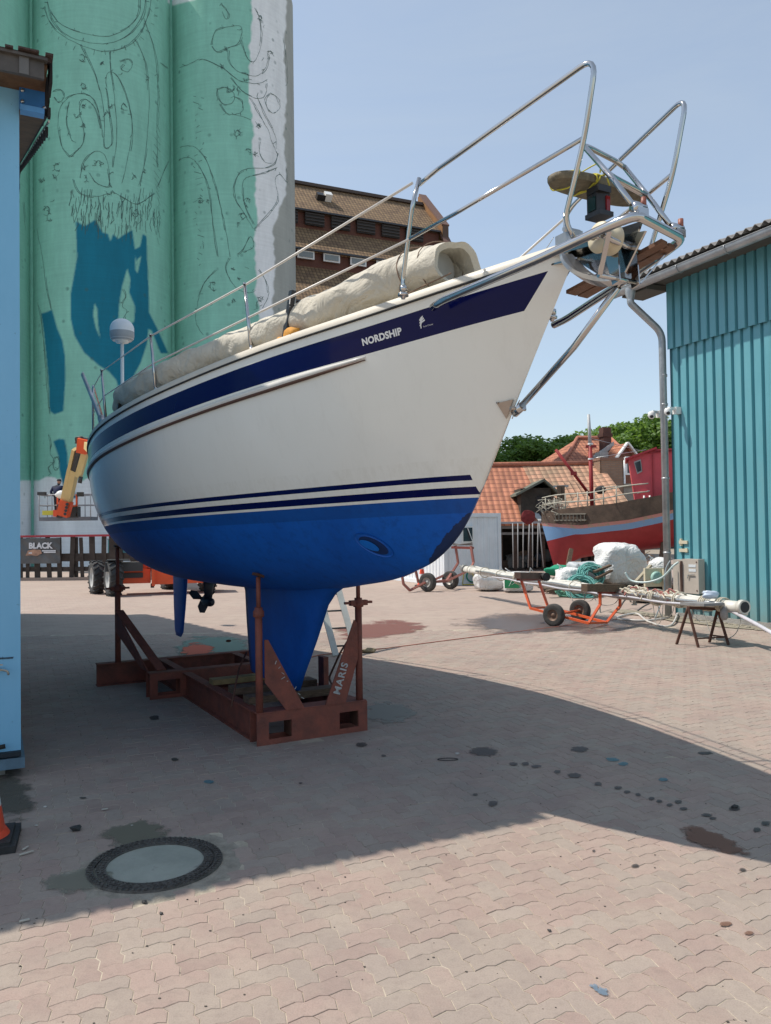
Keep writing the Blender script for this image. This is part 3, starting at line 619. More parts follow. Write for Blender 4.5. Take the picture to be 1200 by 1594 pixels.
def hull_material():
    t = NT('yacht_hull_paint'); A = lambda k: t.n('ShaderNodeAttribute', attribute_name=k).outputs[2]
    s, z, d = A('aft'), A('height'), A('drop'); tc = t.n('ShaderNodeTexCoord'); P = tc.outputs['Object']
    n1 = t.noise(1.3, P, 6, .65); n2 = t.noise(14, P, 5, .7)
    white = t.ramp(n1, [(.3, (.77, .765, .71)), (.7, (.81, .80, .745))])
    mps = t.n('ShaderNodeMapping'); mps.inputs['Scale'].default_value = (7, 7, .5); t.l(P, mps.inputs[0]); strk = t.noise(1.6, mps.outputs[0], 6, .75)
    white = t.mix(t.ramp(strk, [(.52, (0, 0, 0)), (.80, (.15, .15, .15))]), white, (.45, .42, .35))
    za = t.math('SUBTRACT', z, t.math('SUBTRACT', 1.901, t.math('MULTIPLY', s, .0185)))     # height above the antifouling edge
    GT = lambda a, b: t.math('GREATER_THAN', a, b); LT = lambda a, b: t.math('LESS_THAN', a, b); AND = lambda a, b: t.math('MULTIPLY', a, b)
    s1 = AND(GT(za, .018), LT(za, .062)); s2 = AND(GT(za, .098), LT(za, .128)); boot = t.math('MULTIPLY', t.math('MAXIMUM', s1, s2), GT(s, .80))
    sh = AND(AND(GT(d, .055), LT(d, .200)), GT(s, t.math('ADD', .045, t.math('MULTIPLY', d, 1.1))))
    scum = t.math('MULTIPLY', LT(za, .22), t.ramp(t.noise(3, mps.outputs[0], 7, .8), [(.45, (0, 0, 0)), (.75, (.20, .20, .20))])); white = t.mix(scum, white, (.40, .36, .26))
    c = t.mix(t.math('MAXIMUM', boot, sh), white, (.001, .004, .062))
    af = LT(za, 0.0)
    anti = t.ramp(n1, [(.3, (.0, .075, .38)), (.7, (.002, .115, .52))]); anti = t.mix(t.ramp(n2, [(.50, (0, 0, 0)), (.72, (.55, .55, .55))]), anti, (.0, .045, .22)); anti = t.mix(t.ramp(t.noise(2.4, mps.outputs[0], 7, .75), [(.56, (0, 0, 0)), (.8, (.5, .5, .5))]), anti, (.01, .05, .17)); anti = t.mix(t.ramp(t.noise(5, P, 8, .8), [(.60, (0, 0, 0)), (.74, (.35, .35, .35))]), anti, (.03, .17, .55))
    band = AND(GT(za, -.085), LT(za, 0)); anti = t.mix(t.math('MULTIPLY', band, .45), anti, (.0, .04, .16))
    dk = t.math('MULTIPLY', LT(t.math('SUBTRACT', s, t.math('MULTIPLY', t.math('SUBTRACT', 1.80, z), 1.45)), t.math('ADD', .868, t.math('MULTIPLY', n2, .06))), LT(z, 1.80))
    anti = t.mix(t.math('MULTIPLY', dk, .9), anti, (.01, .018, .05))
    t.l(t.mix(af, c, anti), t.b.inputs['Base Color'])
    t.l(t.math('SUBTRACT', .40, t.math('MULTIPLY', t.math('MAXIMUM', boot, sh), .26)), t.b.inputs['Specular IOR Level'])
    t.l(t.math('ADD', .16, t.math('MULTIPLY', af, .42)), t.b.inputs['Roughness']); t.l(t.math('SUBTRACT', .12, t.math('MULTIPLY', af, .12)), t.b.inputs['Coat Weight'])
    t.bump(t.noise(2.0, P, 3), .02, .05)
    return t.m
def yacht():
    root = thing('sailing_yacht', W(4.5, 0, .35), 'white sailing yacht with navy stripes and blue underbody propped up on a red steel cradle', 'sailing yacht')
    org = ORG(root)
    # ---- hull
    SS = sorted(set(list(np.linspace(0.0, .9, 26))+list(np.linspace(.9, 3, 34))+list(np.linspace(3, 8.9, 60)))); HH = 1-np.cos(np.linspace(0, math.pi/2, 46)); HH = .5*HH+.5*np.linspace(0, 1, 46)
    V = []; at = {'aft': [], 'height': [], 'drop': []}
    for side in (1, -1):
        for s in SS:
            a, d = zbot(s), zdeck(s)
            for h in HH:
                z = a+(d-a)*h; V.append(W(s, side*hbeam(s, z), z)-org); at['aft'].append(s); at['height'].append(z); at['drop'].append(d-z)
    n = len(HH); m = len(SS); Fs = []
    for q in range(2):
        o = q*n*m
        for i in range(m-1):
            for k in range(n-1):
                f = (o+i*n+k, o+i*n+k+1, o+(i+1)*n+k+1, o+(i+1)*n+k); Fs.append(f if q else f[::-1])
    tr = [(m-1)*n+k for k in range(n)]; tl = [n*m+(m-1)*n+k for k in range(n)]
    for k in range(n-1): Fs.append((tr[k], tl[k], tl[k+1], tr[k+1]))
    me = bpy.data.meshes.new('hull'); me.from_pydata([tuple(v) for v in V], [], Fs); me.polygons.foreach_set('use_smooth', [True]*len(Fs))
    for k_, v_ in at.items(): a_ = me.attributes.new(k_, 'FLOAT', 'POINT'); a_.data.foreach_set('value', v_)
    bm = bmesh.new(); bm.from_mesh(me); bmesh.ops.remove_doubles(bm, verts=[v for v in bm.verts if v.link_edges and any(e.is_boundary for e in v.link_edges)], dist=.002); bm.to_mesh(me); bm.free()
    me.materials.append(hull_material()); hull = bpy.data.objects.new('hull', me); COL.objects.link(hull); hull.parent = root
    # ---- gunwale with dark rubber line, deck
    b = MB()
    gel = mat('cream_gelcoat', (.60, .55, .46), .55, 0, .06, 6, coat=.2)
    for side in (1, -1):
        rows = []
        for s in np.linspace(.0, 8.9, 90):
            bb = herm(s, BP)*side; z = zdeck(s); e = side*.012
            rows.append([W(s, bb+e, z+.006), W(s, bb+e*.9, z+.045), W(s, bb-side*min(.03, abs(bb)*.5), z+.055), W(s, bb-side*min(.055, abs(bb)), z+.048), W(s, bb-side*min(.06, abs(bb)), z-.02)])
        b.use(gel, True).grid(rows if side < 0 else [r[::-1] for r in rows])
    b.build('gunwale', None, root)
    b = MB()
    for side in (1, -1): b.tube([W(s, side*(herm(s, BP)+.008), zdeck(s)+.001) for s in np.linspace(.0, 8.9, 90)], .0075, 6)
    b.build('rubber_line', blackrub, root)
    b = MB(); rows = []
    for s in np.linspace(.02, 8.9, 60):
        bb = herm(s, BP); rows.append([W(s, bb*t, zdeck(s)-.005+.05*(1-t*t)) for t in np.linspace(-1, 1, 13)])
    b.smooth = True; b.grid(rows); b.build('deck', gel, root)
    # ---- rub rail
    b = MB()
    for side in (1, -1):
        pts = []; rr = []
        for s in np.linspace(1.18, 8.88, 90):
            dr = lin(s, [(1.18, .215), (2, .235), (4, .255), (9, .265)]); p, nn = hull_pt(s, dr, 0.0, side); pts.append(p); rr.append(.024*min(1, .25+(s-1.18)*1.6))
        b.use(mat('white_rail', (.66, .64, .60), .3, 0, .05, 5), True).tube(pts, rr, 10)
        b.use(mat('brown_rail_edge', (.10, .05, .035), .6, 0, .1, 9), True).tube([p-UP*.017+YS*side*.004 for p in pts], [r*.62 for r in rr], 8)
    b.build('rub_rail', None, root)
    # ---- keel, rudder, saildrive
    afm = NT('antifouling'); tc = afm.n('ShaderNodeTexCoord'); n1 = afm.noise(2.2, tc.outputs['Object'], 7, .7); n2 = afm.noise(20, tc.outputs['Object'], 5, .7)
    c = afm.ramp(n1, [(.3, (.0, .07, .36)), (.7, (.0, .105, .50))]); c = afm.mix(afm.ramp(n2, [(.55, (0, 0, 0)), (.75, (.4, .4, .4))]), c, (0, .035, .2)); afm.l(c, afm.b.inputs['Base Color']); afm.b.inputs['Roughness'].default_value = .55
    def foil(name, secs, parent=root):
        b = MB(); b.smooth = True; rows = []
        for (s0, s1, z, th) in secs:
            u = np.linspace(0, 1, 15); y = th*2.6*(.2969*np.sqrt(u)-.126*u-.3516*u**2+.2843*u**3-.1015*u**4)
            r = [W(s0+(s1-s0)*a, y_, z) for a, y_ in zip(u, y)]+[W(s0+(s1-s0)*a, -y_, z) for a, y_ in zip(u[::-1][1:-1], y[::-1][1:-1])]
            rows.append(r)
        b.grid(rows, closed=True); k = len(rows[0]); o = (len(rows)-1)*k
        b.f.append(tuple(range(o, o+k))); b.mi.append(0); b.sm.append(False)
        return b.build(name, afm.m, parent)
    foil('keel', [(2.45, 5.1, 1.32, .50), (2.72, 4.95, 1.22, .36), (2.86, 4.86, 1.12, .28), (3.1, 4.82, .80, .22), (3.35, 4.76, .50, .21), (3.46, 4.72, .345, .20), (3.52, 4.68, .325, .15)])
    foil('rudder', [(6.98, 7.75, 1.45, .15), (7.06, 7.72, 1.05, .12), (7.14, 7.70, .75, .10), (7.24, 7.66, .45, .07), (7.34, 7.60, .38, .04)])
    b = MB(); b.smooth = True; sd = mat('dark_saildrive', (.012, .018, .04), .5, 0, .2, 9)
    b.tube([W(6.1, 0, 1.2), W(6.12, 0, 1.05), W(6.15, 0, .93)], [.085, .06, .05], 12, flat=.5); b.tube([W(5.98, 0, .92), W(6.05, 0, .915), W(6.2, 0, .915), W(6.33, 0, .93)], [.02, .05, .06, .035], 14); sdo = b.build('saildrive', sd, root)
    b = MB(); b.smooth = True; b.tube([W(6.33, 0, .93), W(6.42, 0, .935)], [.035, .02], 10)
    for a in (.5, .5+2.09, .5+4.19):
        d1 = YS*math.cos(a)+UP*math.sin(a); d2 = YS*-math.sin(a)+UP*math.cos(a); c_ = W(6.38, 0, .935)
        b.prism([c_+d1*.02-d2*.02-YA*.01, c_+d1*.10-d2*.055-YA*.025, c_+d1*.17-d2*.02-YA*.01, c_+d1*.165+d2*.03+YA*.015, c_+d1*.09+d2*.05+YA*.025, c_+d1*.02+d2*.02+YA*.01], YA*.008)
    b.build('propeller', sd, sdo)
    # bow thruster tunnel: shaded bore and lit inner wall, both painted as flat colour patches
    p, nn = hull_pt(1.66, zdeck(1.66)-1.61, .0); ring = []
    b = MB(); b.smooth = True; X = (YA-nn*YA.dot(nn)).normalized(); Y = nn.cross(X); X, Y = (X*.80+Y*(.60 if Y.z > 0 else -.60)), None; X.normalize(); Y = nn.cross(X)
    e = [p+nn*.004+(X*math.cos(t)*.15+Y*math.sin(t)*.080) for t in np.linspace(0, 2*math.pi, 29)[:-1]]
    e2 = [q-YS*.0-nn*.07+X*.03 for q in e]; b.grid([e, [q-nn*.01+(p-q)*.1 for q in e], [p+(q-p)*.75-nn*.0 for q in e]], closed=True); b.build('bow_thruster_rim', afm.m, root)
    b = MB(); b.use(mat('thruster_bore_shaded', (.0, .02, .10), .6, 0, .2, 9)); b.add([p+(q-p)*.76+nn*.003 for q in e], [tuple(range(28))]); b.use(mat('thruster_bore_lit', (.0, .13, .52), .5, 0, .2, 9))
    b.add([p+nn*.011+(X*(.030+.078*math.cos(t))+Y*(.010+.036*math.sin(t))) for t in np.linspace(0, 2*math.pi, 21)[:-1]], [tuple(range(20))]); b.build('bow_thruster_bore', None, root)
    # ---- lettering on the navy stripe
    def on_hull(name, body, size, s0, drop, **k):
        v, f = text_mesh(body, size, **k); b = MB(); b.add([hull_pt(s0-p.x, drop-p.y, .0035)[0] for p in v], f, False)
        return b.build(name, mat('white_lettering', (.70, .70, .70), .5, 0, .03, 5), root)
    on_hull('lettering', 'NORDSHIP', .053, 1.18, .149, bold=.0022, space=1.03)
    b = MB(); P_ = lambda x, y: hull_pt(.80-x*.8, .125-y*.8, .0035)[0]
    for i in range(3): b.add([P_(.002+.004*i, -.02+.017*i), P_(.02+.003*i, .004+.013*i), P_(.045-.004*i, .012+.013*i), P_(.044-.004*i, .022+.013*i), P_(.016+.002*i, .013+.014*i), P_(-.002+.003*i, -.008+.017*i)], [(0, 1, 4, 5), (1, 2, 3, 4)])
    b.add([P_(.0, -.03), P_(.007, -.03), P_(.012, -.004), P_(.003, -.002)], [(0, 1, 2, 3)]); b.build('wave_logo', mat('white_lettering', (.7, .7, .7)), root)
    on_hull('lettering', 'Yacht Charter', .0105, .785, .147)
    # ---- coachroof far aft, seen above the deck
    b = MB(); b.smooth = True; rows = []
    for s, wd, ht in [(2.0, .35, .02), (2.3, .5, .14), (2.8, .6, .20), (4.2, .72, .28), (4.55, .74, .32), (4.8, .74, .70), (5.2, .76, .80), (5.9, .76, .80), (6.1, .74, .74), (6.12, .70, .05)]:
        rows.append([W(s, wd*math.copysign(min(1, abs(math.cos(t))**.45), math.cos(t)), zdeck(s)+ht*math.sin(t)**.5 if math.sin(t) > 1e-6 else zdeck(s)) for t in np.linspace(0, math.pi, 17)])
    b.grid(rows); b.build('coachroof', mat('white_gelcoat', (.74, .73, .70), .3, 0, .04, 6), root)
    WB = lambda s, o, z: W(s+.28*(.17-o)*min(max((.5-s), 0), 1), o, z)
    # ---- pulpit: stainless tube on both sides
    def side_rail(sd_, name):
        f = lambda s, o, z: W(s+(.06*min(max(.5-s, 0), 1) if sd_ < 0 else -.02*min(max(.5-s, 0), 1)), o*sd_, z+(.035 if sd_ < 0 and s < 0 and z > 3.5 else 0)); b = MB(); r = .0118
        b.tube(fillet([f(.60, .50, 3.52), f(.50, .47, 3.555), f(-.50, .32, 3.665), f(-.41, .31, 3.36), f(-.27, .30, 3.06), f(-.28, .25, 2.97)], .09, 6), r, 12)
        b.tube(fillet([f(.60, .50, 3.555), f(.63, .53, 3.40), f(.75, .52, 3.06), f(.75, .52, 2.95)], .02), r, 12)
        b.tube([f(.655, .53, 3.245), f(.3, .44, 3.29), f(-.40, .31, 3.362)], .0105, 10)
        b.lathe(f(.745, .52, 3.02), [(.0, -.03), (.021, -.03), (.021, .0), (.0, .0)], 12); b.lathe(f(.75, .52, 2.985), [(.0, -.02), (.03, -.02), (.03, -.005), (.0, 0)], 12)
        return b.build(name, chrome, root)
    side_rail(1, 'pulpit_rail'); side_rail(-1, 'pulpit_rail')
    # ---- bow platform: U of thick tube, teak slats
    b = MB(); r = .0205; lp = [WB(.62, .415, 2.885), WB(.52, .42, 2.895), WB(-.1, .31, 2.935), WB(-.50, .235, 2.975), WB(-.60, .20, 2.985), WB(-.60, -.20, 2.99), WB(-.50, -.235, 2.98), WB(-.1, -.31, 2.94), WB(.52, -.42, 2.895), WB(.62, -.415, 2.885)]
    b.tube(fillet(lp, .05, 4), r, 14); b.lathe(lp[0], [(0, -.012), (.018, -.01), (r, .0)], 14, ax=(lp[1]-lp[0])*-1)
    b.tube([WB(-.42, .22, 2.955), WB(-.42, -.22, 2.955)], .012)
    pf = b.build('bow_platform', chrome, root)
    for sdn in (-1,):
        b = MB()
        for k in range(2):
            o0 = .215-.078*k; b.prism([WB(-.56, (o0)*sdn*.9, 2.952), WB(-.56, (o0-.062)*sdn*.9, 2.952), WB(.12, (o0-.055)*sdn*1.1, 2.90), WB(.12, (o0+.012)*sdn*1.1, 2.90)], (0, 0, .018))
        b.build('teak_slat', teak, pf)
    # ---- folding boarding ladder
    b = MB()
    for o in (.165, -.165): b.tube([WB(-.585, o, 3.01), WB(-.45, o, 3.20), WB(-.27, o*.98, 3.425)], .0125, 12); b.lathe(WB(-.585, o, 3.03), [(0, -.03), (.024, -.03), (.024, .03), (0, .03)], 12, ax=YS)
    b.tube(fillet([WB(-.27, .165, 3.425), WB(-.255, .11, 3.445), WB(-.255, -.11, 3.445), WB(-.27, -.165, 3.425)], .04), .0125, 12)
    ld = b.build('boarding_ladder', chrome, root)
    b = MB(); b.tube([WB(-.415, .165, 3.24), WB(-.40, .1, 3.25), WB(-.40, -.1, 3.25), WB(-.415, -.165, 3.24)], .015, 12, flat=.6); b.build('rung', chrome, ld)
    for o in (.165, -.165):
        b = MB(); b.use(chrome).box(WB(-.60, o, 3.005), (.03, .055, .035), (YA, YS, UP)); b.use(mat('copper_red_cap', (.28, .09, .06), .5)).lathe(WB(-.60, o-.02, 3.03), [(0, 0), (.012, 0), (.012, .045), (0, .045)], 10)
        b.build('hinge', None, ld)
    # ---- pulpit seat board with yellow lashing
    b = MB(); c_ = WB(-.20, -.02, 3.30); out = []
    for t in np.linspace(0, 2*math.pi, 33)[:-1]:
        ct, st_ = math.cos(t), math.sin(t); out.append(c_+YS*(.285*math.copysign(abs(ct)**.6, ct))+YA*(.088*math.copysign(abs(st_)**.75, st_)))
    b.smooth = True; b.grid([[q-UP*.012+(c_-q)*.03 for q in out], out, [q+UP*.020 for q in out], [q+UP*.026+(c_-q)*.06 for q in out]], closed=True)
    b.add([q-UP*.012+(c_-q)*.03 for q in out], [tuple(range(32))], False); b.add([q+UP*.026+(c_-q)*.06 for q in out], [tuple(reversed(range(32)))], False)
    bd = b.build('seat_board', mat('worn_board', (.15, .125, .08), .7, 0, .4, 9, .2, stretch=(3, 3, 1)), root)
    b = MB(); r_ = random.Random(2)
    for o, k in ((.20, 1), (.08, 2)):
        for q in range(k):
            pts = []
            for t in np.linspace(0, 2*math.pi, 15)[:-1]: pts.append(c_+YS*(o+.012*q+r_.uniform(-.008, .008))+YA*(.098*math.cos(t))+UP*(.008+.032*math.sin(t)+r_.uniform(-.006, .006)))
            b.tube(curve(pts, 3, True), .0035, 6, closed=True)
    for t_ in range(3): b.tube(curve([c_+YS*.11+UP*.06, c_+YS*(.09-.03*t_)-YA*.10+UP*(.07-.05*t_), c_+YS*.13-YA*.15+UP*(.02*t_)], 5), .0035, 6)
    b.build('lashing', rope_yellow, bd)
    # ---- tricolour lantern under the board
    c_ = WB(-.27, .055, 3.185); b = MB(); b.use(blackpl).prism([c_+YS*.035-YA*.02+UP*.05, c_-YS*.035-YA*.035+UP*.05, c_-YS*.04+YA*.04+UP*.05, c_+YS*.032+YA*.045+UP*.05], (0, 0, -.085))
    b.use(blackpl).box(c_-UP*.05, (.095, .085, .022), (YA, YS, UP)); b.box(c_+UP*.065, (.08, .075, .03), (YA, YS, UP)); nl = b.build('navigation_light', None, root)
    b = MB(); b.box(c_+YS*.036+YA*.008, (.045, .008, .062), (YA, YS, UP)); b.build('lens', mat('green_dark_lens', (.01, .035, .035), .08), nl)
    b = MB(); b.box(c_-YA*.034-YS*.022, (.008, .022, .07), (YA, YS, UP)); b.build('lens', mat('red_lens', (.22, .01, .01), .1), nl)
    # ---- stem head: cheeks, roller, bobstay
    b = MB()
    for o in (.06, -.06):
        b.prism([W(.20, o, 3.045), W(.18, o, 3.09), W(-.06, o, 3.085), W(-.34, o, 3.03), W(-.36, o, 2.99), W(-.06, o, 3.03)], YS*.007)
        b.prism([W(-.27, o, 3.0), W(-.36, o, 3.0), W(-.375, o, 2.80), W(-.33, o, 2.79)], YS*.007)
    b.bar(W(.22, 0, 3.025), W(-.1, 0, 2.985), .12, .008); b.tube([W(-.35, .17, 2.815), W(-.35, -.07, 2.815)], .011); b.tube([W(-.35, .20, 2.985), W(-.35, -.06, 2.985)], .010)
    b.tube([W(-.35, .215, 2.985), W(-.35, .19, 2.985)], .02, 6, smooth=False)
    b.bar(W(-.36, .17, 2.815), W(-.46, .21, 2.965), .022, .005); b.bar(W(-.355, -.08, 2.81), W(-.42, -.20, 2.965), .022, .005)
    sh_ = b.build('stem_fitting', chrome, root)
    b = MB(); b.smooth = True; b.lathe(W(-.35, .075, 2.985), [(0, 0), (.066, 0), (.070, .012), (.05, .03), (.046, .045), (.05, .06), (.070, .078), (.066, .09), (.02, .092), (0, .085)], 28, ax=YS); b.build('anchor_roller', cream, sh_)
    b = MB(); b.tube([W(-.30, .0, 2.80), W(.0, 0, 2.585), W(.43, 0, 2.345)], .0165, 12); b.tube([W(.40, 0, 2.355), W(.47, .0, 2.325)], .024, 10); bs = b.build('bobstay', chrome, root)
    b = MB()
    for sd_ in (1, -1):
        P3 = [hull_pt(.535, zdeck(.535)-2.385, .004, sd_)[0], hull_pt(.455, zdeck(.455)-2.40, .010, sd_)[0], hull_pt(.52, zdeck(.52)-2.305, .010, sd_)[0]]
        b.prism(P3, YS*sd_*.006); b.tube([P3[0]+(P3[1]-P3[0])*.08+YS*.004*sd_, P3[0]+(P3[1]-P3[0])*.08+YS*.014*sd_], .006, 8)
    b.tube([W(.44, .05, 2.345), W(.44, -.05, 2.345)], .010, 8); b.build('chainplate', mat('pale_steel_plate', (.45, .38, .32), .35, .6, .1, 9), bs)
    b = MB(); b.tube(curve([W(.13, .0, 3.17), W(.2, .02, 3.10), W(.34, .03, 3.03)], 4), .002, 5)
    pts = [W(.0+.5*t, .02, 3.125-.06*t-.02*math.sin(t*3)) for t in np.linspace(0, 1, 18)]
    for i in range(17):
        a, c2 = pts[i], pts[i+1]; d_ = (c2-a).normalized(); u = YS if i % 2 else UP; u = (u-d_*u.dot(d_)).normalized(); m_ = (a+c2)/2
        b.tube([m_+d_*.02*math.cos(t)+u*.010*math.sin(t) for t in np.linspace(0, 2*math.pi, 9)[:-1]], .0035, 5, closed=True)
    b.build('anchor_chain', dullsteel, root)
    b = MB(); b.box(W(.02, 0, 3.125), (.12, .07, .05), (YA, YS, UP)); b.tube([W(.0, .05, 3.16), W(.0, -.05, 3.16)], .012, 8); b.build('chain_stopper', dullsteel, root)
    # ---- stanchions and life lines
    hts = [(2.19, .53), (3.56, .53), (4.95, .56)]
    for sd_ in (1, -1):
        for s, h in hts:
            bb = (herm(s, BP)-.055)*sd_; b = MB(); b.tube([W(s, bb, zdeck(s)+.03), W(s+.09, bb*1.02, zdeck(s)+h)], [.0135, .011], 10); b.lathe(W(s, bb, zdeck(s)+.04), [(0, 0), (.032, 0), (.024, .012), (.016, .05), (0, .05)], 12)
            b.lathe(W(s+.09, bb*1.02, zdeck(s)+h), [(.012, 0), (.014, .008), (0, .016)], 10); b.build('stanchion', chrome, root)
        for hh, z0 in ((1.0, 3.535), (.55, 3.245)):
            pts = [W(.63, .525*sd_, z0)]+[W(s+.09*hh, (herm(s, BP)-.055)*sd_*1.01, zdeck(s)+h*hh) for s, h in hts]+[W(6.1, 1.26*sd_, zdeck(6.1)+.62*hh)]
            b = MB(); b.tube(pts, [.0075]*3+[.0045]*2, 7); b.build('life_line', mat('white_pvc_wire', (.66, .62, .57), .4, 0, .05, 5), root)
    # pushpit and the raised spreader-like post at the stern
    for sd_ in (1, -1):
        b = MB(); b.tube(fillet([W(6.1, 1.26*sd_, zdeck(6)), W(6.1, 1.26*sd_, zdeck(6)+.66), W(8.6, .7*sd_, zdeck(8)+.6), W(8.75, 0, zdeck(8)+.6)], .1), .0125, 10); b.tube([W(7.6, .98*sd_, zdeck(7.6)), W(7.6, .93*sd_, zdeck(7.6)+.6)], .0125, 10); b.build('pushpit_rail', chrome, root)
    b = MB(); b.tube([W(5.25, 1.31, zdeck(5)+.10), W(5.85, 1.40, zdeck(5)+.66)], [.022, .019], 12); b.tube([W(5.22, 1.30, zdeck(5)+.04), W(5.3, 1.31, zdeck(5)+.15)], .038, 10); b.lathe(W(5.85, 1.40, zdeck(5)+.66), [(.019, 0), (.012, .02), (.0, .035)], 10); b.build('outboard_pole', dullsteel, root)
    # ---- satellite dome on its pole
    c_ = W(7.6, .30, 0); pp = D(190, 530, c_.y); c_ = Vector((pp.x, c_.y, pp.z)); k = c_.y/F
    b = MB(); b.tube([Vector((c_.x, c_.y, 2.5)), c_], .022, 12); b.lathe(c_, [(0, -.04), (.08, -.03), (.09, 0), (0, 0)], 16); po = b.build('antenna_pole', whitepl, root)
    b = MB(); b.smooth = True; R_ = 18.3*k
    b.lathe(c_, [(0, -.005), (R_*.80, -.005), (R_*.95, .02), (R_, .06), (R_, R_*.95)]+[(R_*math.cos(t), R_*.95+R_*.92*math.sin(t)) for t in np.linspace(.15, 1.57, 9)], 32); b.build('satellite_dome', mat('dome_white', (.75, .76, .78), .35, 0, .04, 6), po)
    b = MB(); b.lathe(c_, [(R_*.80, -.006), (R_*.955, .021), (R_*1.006, .06), (R_*1.006, .11)], 32); b.build('dome_band', mat('band_grey', (.35, .36, .38), .5), po)
    return root
YACHT = yacht()

# ---- canvas wrapped bundle along the starboard side deck, with its crutches
def bundle():
    RW = [(.7, .145), (1.2, .15), (1.8, .14), (2.5, .135), (3.3, .145), (4.2, .155), (4.8, .155), (5.1, .13), (5.25, .09)]
    TOP = [(.70, .325), (.8, .352), (1.02, .364), (1.39, .34), (1.82, .30), (2.47, .293), (3.34, .326), (4.18, .37), (4.81, .42), (5.25, .34)]
    OO = [(.70, .19), (.8, .22), (1.02, .31), (1.39, .45), (1.82, .60), (2.47, .79), (3.34, .98), (4.18, 1.08), (4.81, 1.10), (5.25, 1.10)]
    PT = [(q, lin(q, OO), lin(q, TOP)+.035-.90*lin(q, RW), lin(q, RW)) for q in np.linspace(.70, 5.25, 30)]
    root = thing('wrapped_boom', W(2.9, .7, zdeck(2.9)), 'long beige canvas bundle lying along the yacht deck, open at its bow end', 'covered boom')
    b = MB(); b.smooth = True; rows = []; r = random.Random(4); ph = [r.uniform(0, 6) for _ in range(12)]; NS = 150
    for i in range(NS+1):
        s = .70+(5.25-.70)*i/NS; o = lin(s, [(p[0], p[1]) for p in PT]); h = lin(s, [(p[0], p[2]) for p in PT]); R = lin(s, [(p[0], p[3]) for p in PT]); row = []
        for k in range(40):
            t = 2*math.pi*k/40
            q = .05*math.sin(3*t+s*9+ph[0])+.045*math.sin(5*t-s*13+ph[1])+.03*math.sin(s*31+2*t+ph[2])+.03*math.sin(s*17+math.sin(t+ph[4])*3)+.02*math.sin(9*t+s*40+ph[3])
            rr = R*(1+q*.75); rr *= 1+.10*math.cos(2*t)
            if .90 < s < .98: rr *= .95
            z = zdeck(s)+h-.035+rr*math.sin(t)*.98; row.append(W(s, o+rr*math.cos(t), max(z, zdeck(s)+.02)))
        rows.append(row)
    b.grid(rows, closed=True)
    cen = sum(rows[0], Vector())/40; inn = [q.lerp(cen, .22)+YA*.02 for q in rows[0]]; b.grid([inn, rows[0]], closed=True); inn2 = [q.lerp(cen, .28)+YA*.35 for q in rows[0]]; b.grid([inn2, inn], closed=True)
    cen = sum(rows[-1], Vector())/40; b.add(rows[-1], [tuple(range(40))], False)
    b.build('canvas_cover', canvas, root)
    b = MB(); b.smooth = True; b.tube([W(.79, .22, zdeck(.8)+.215), W(2.0, .62, zdeck(2)+.18)], .085, 20); b.build('inner_spar', mat('grey_spar', (.30, .29, .26), .5, 0, .15, 6), root)
    b = MB()
    for s in (.955, .82):
        o = lin(s, [(p[0], p[1]) for p in PT]); h = lin(s, [(p[0], p[2]) for p in PT]); R = lin(s, [(p[0], p[3]) for p in PT])*1.05
        b.tube([W(s+.02*math.sin(t*2), o+R*math.cos(t), zdeck(s)+h-.035+R*math.sin(t)) for t in np.linspace(0, 2*math.pi, 25)[:-1]], .004 if s > .9 else .003, 6, closed=True)
    b.tube(curve([W(.955, .42, zdeck(.95)+.15), W(.93, .42, zdeck(.95)+.08), W(.78, .36, zdeck(.8)+.09), W(.64, .28, zdeck(.6)+.11)], 5), .004, 6); b.build('binding_rope', mat('brown_cord', (.20, .13, .09), .9), root)
    for s, o in ((1.86, .70), (4.85, 1.19)):
        b = MB(); z = zdeck(s); b.use(blackpl).bar(W(s, o+.06, z+.02), W(s-.05, o+.02, z+.36), .055, .03, up=YS); b.use(mat('white_mark', (.7, .7, .7))).bar(W(s-.056, o+.045, z+.25), W(s-.06, o+.04, z+.31), .012, .004, up=YS)
        b.build('crutch', None, root)
        b = MB(); b.smooth = True; b.use(orangestrap).blob(W(s-.09, o+.05, z+.065), (.075, .035, .045), 3, 2, .25, .5, (YA, YS, UP)); b.blob(W(s+.05, o+.06, z+.05), (.05, .03, .03), 5, 2, .25, .3, (YA, YS, UP)); b.build('webbing_strap', None, root)
    b = MB(); b.smooth = True; b.blob(W(5.32, 1.0, zdeck(5.3)+.22), (.12, .12, .14), 9, 2, .2, .2, (YA, YS, UP)); b.build('blue_sack', mat('blue_cloth', (.04, .10, .2), .85, 0, .3, 20, .4), root)
bundle()
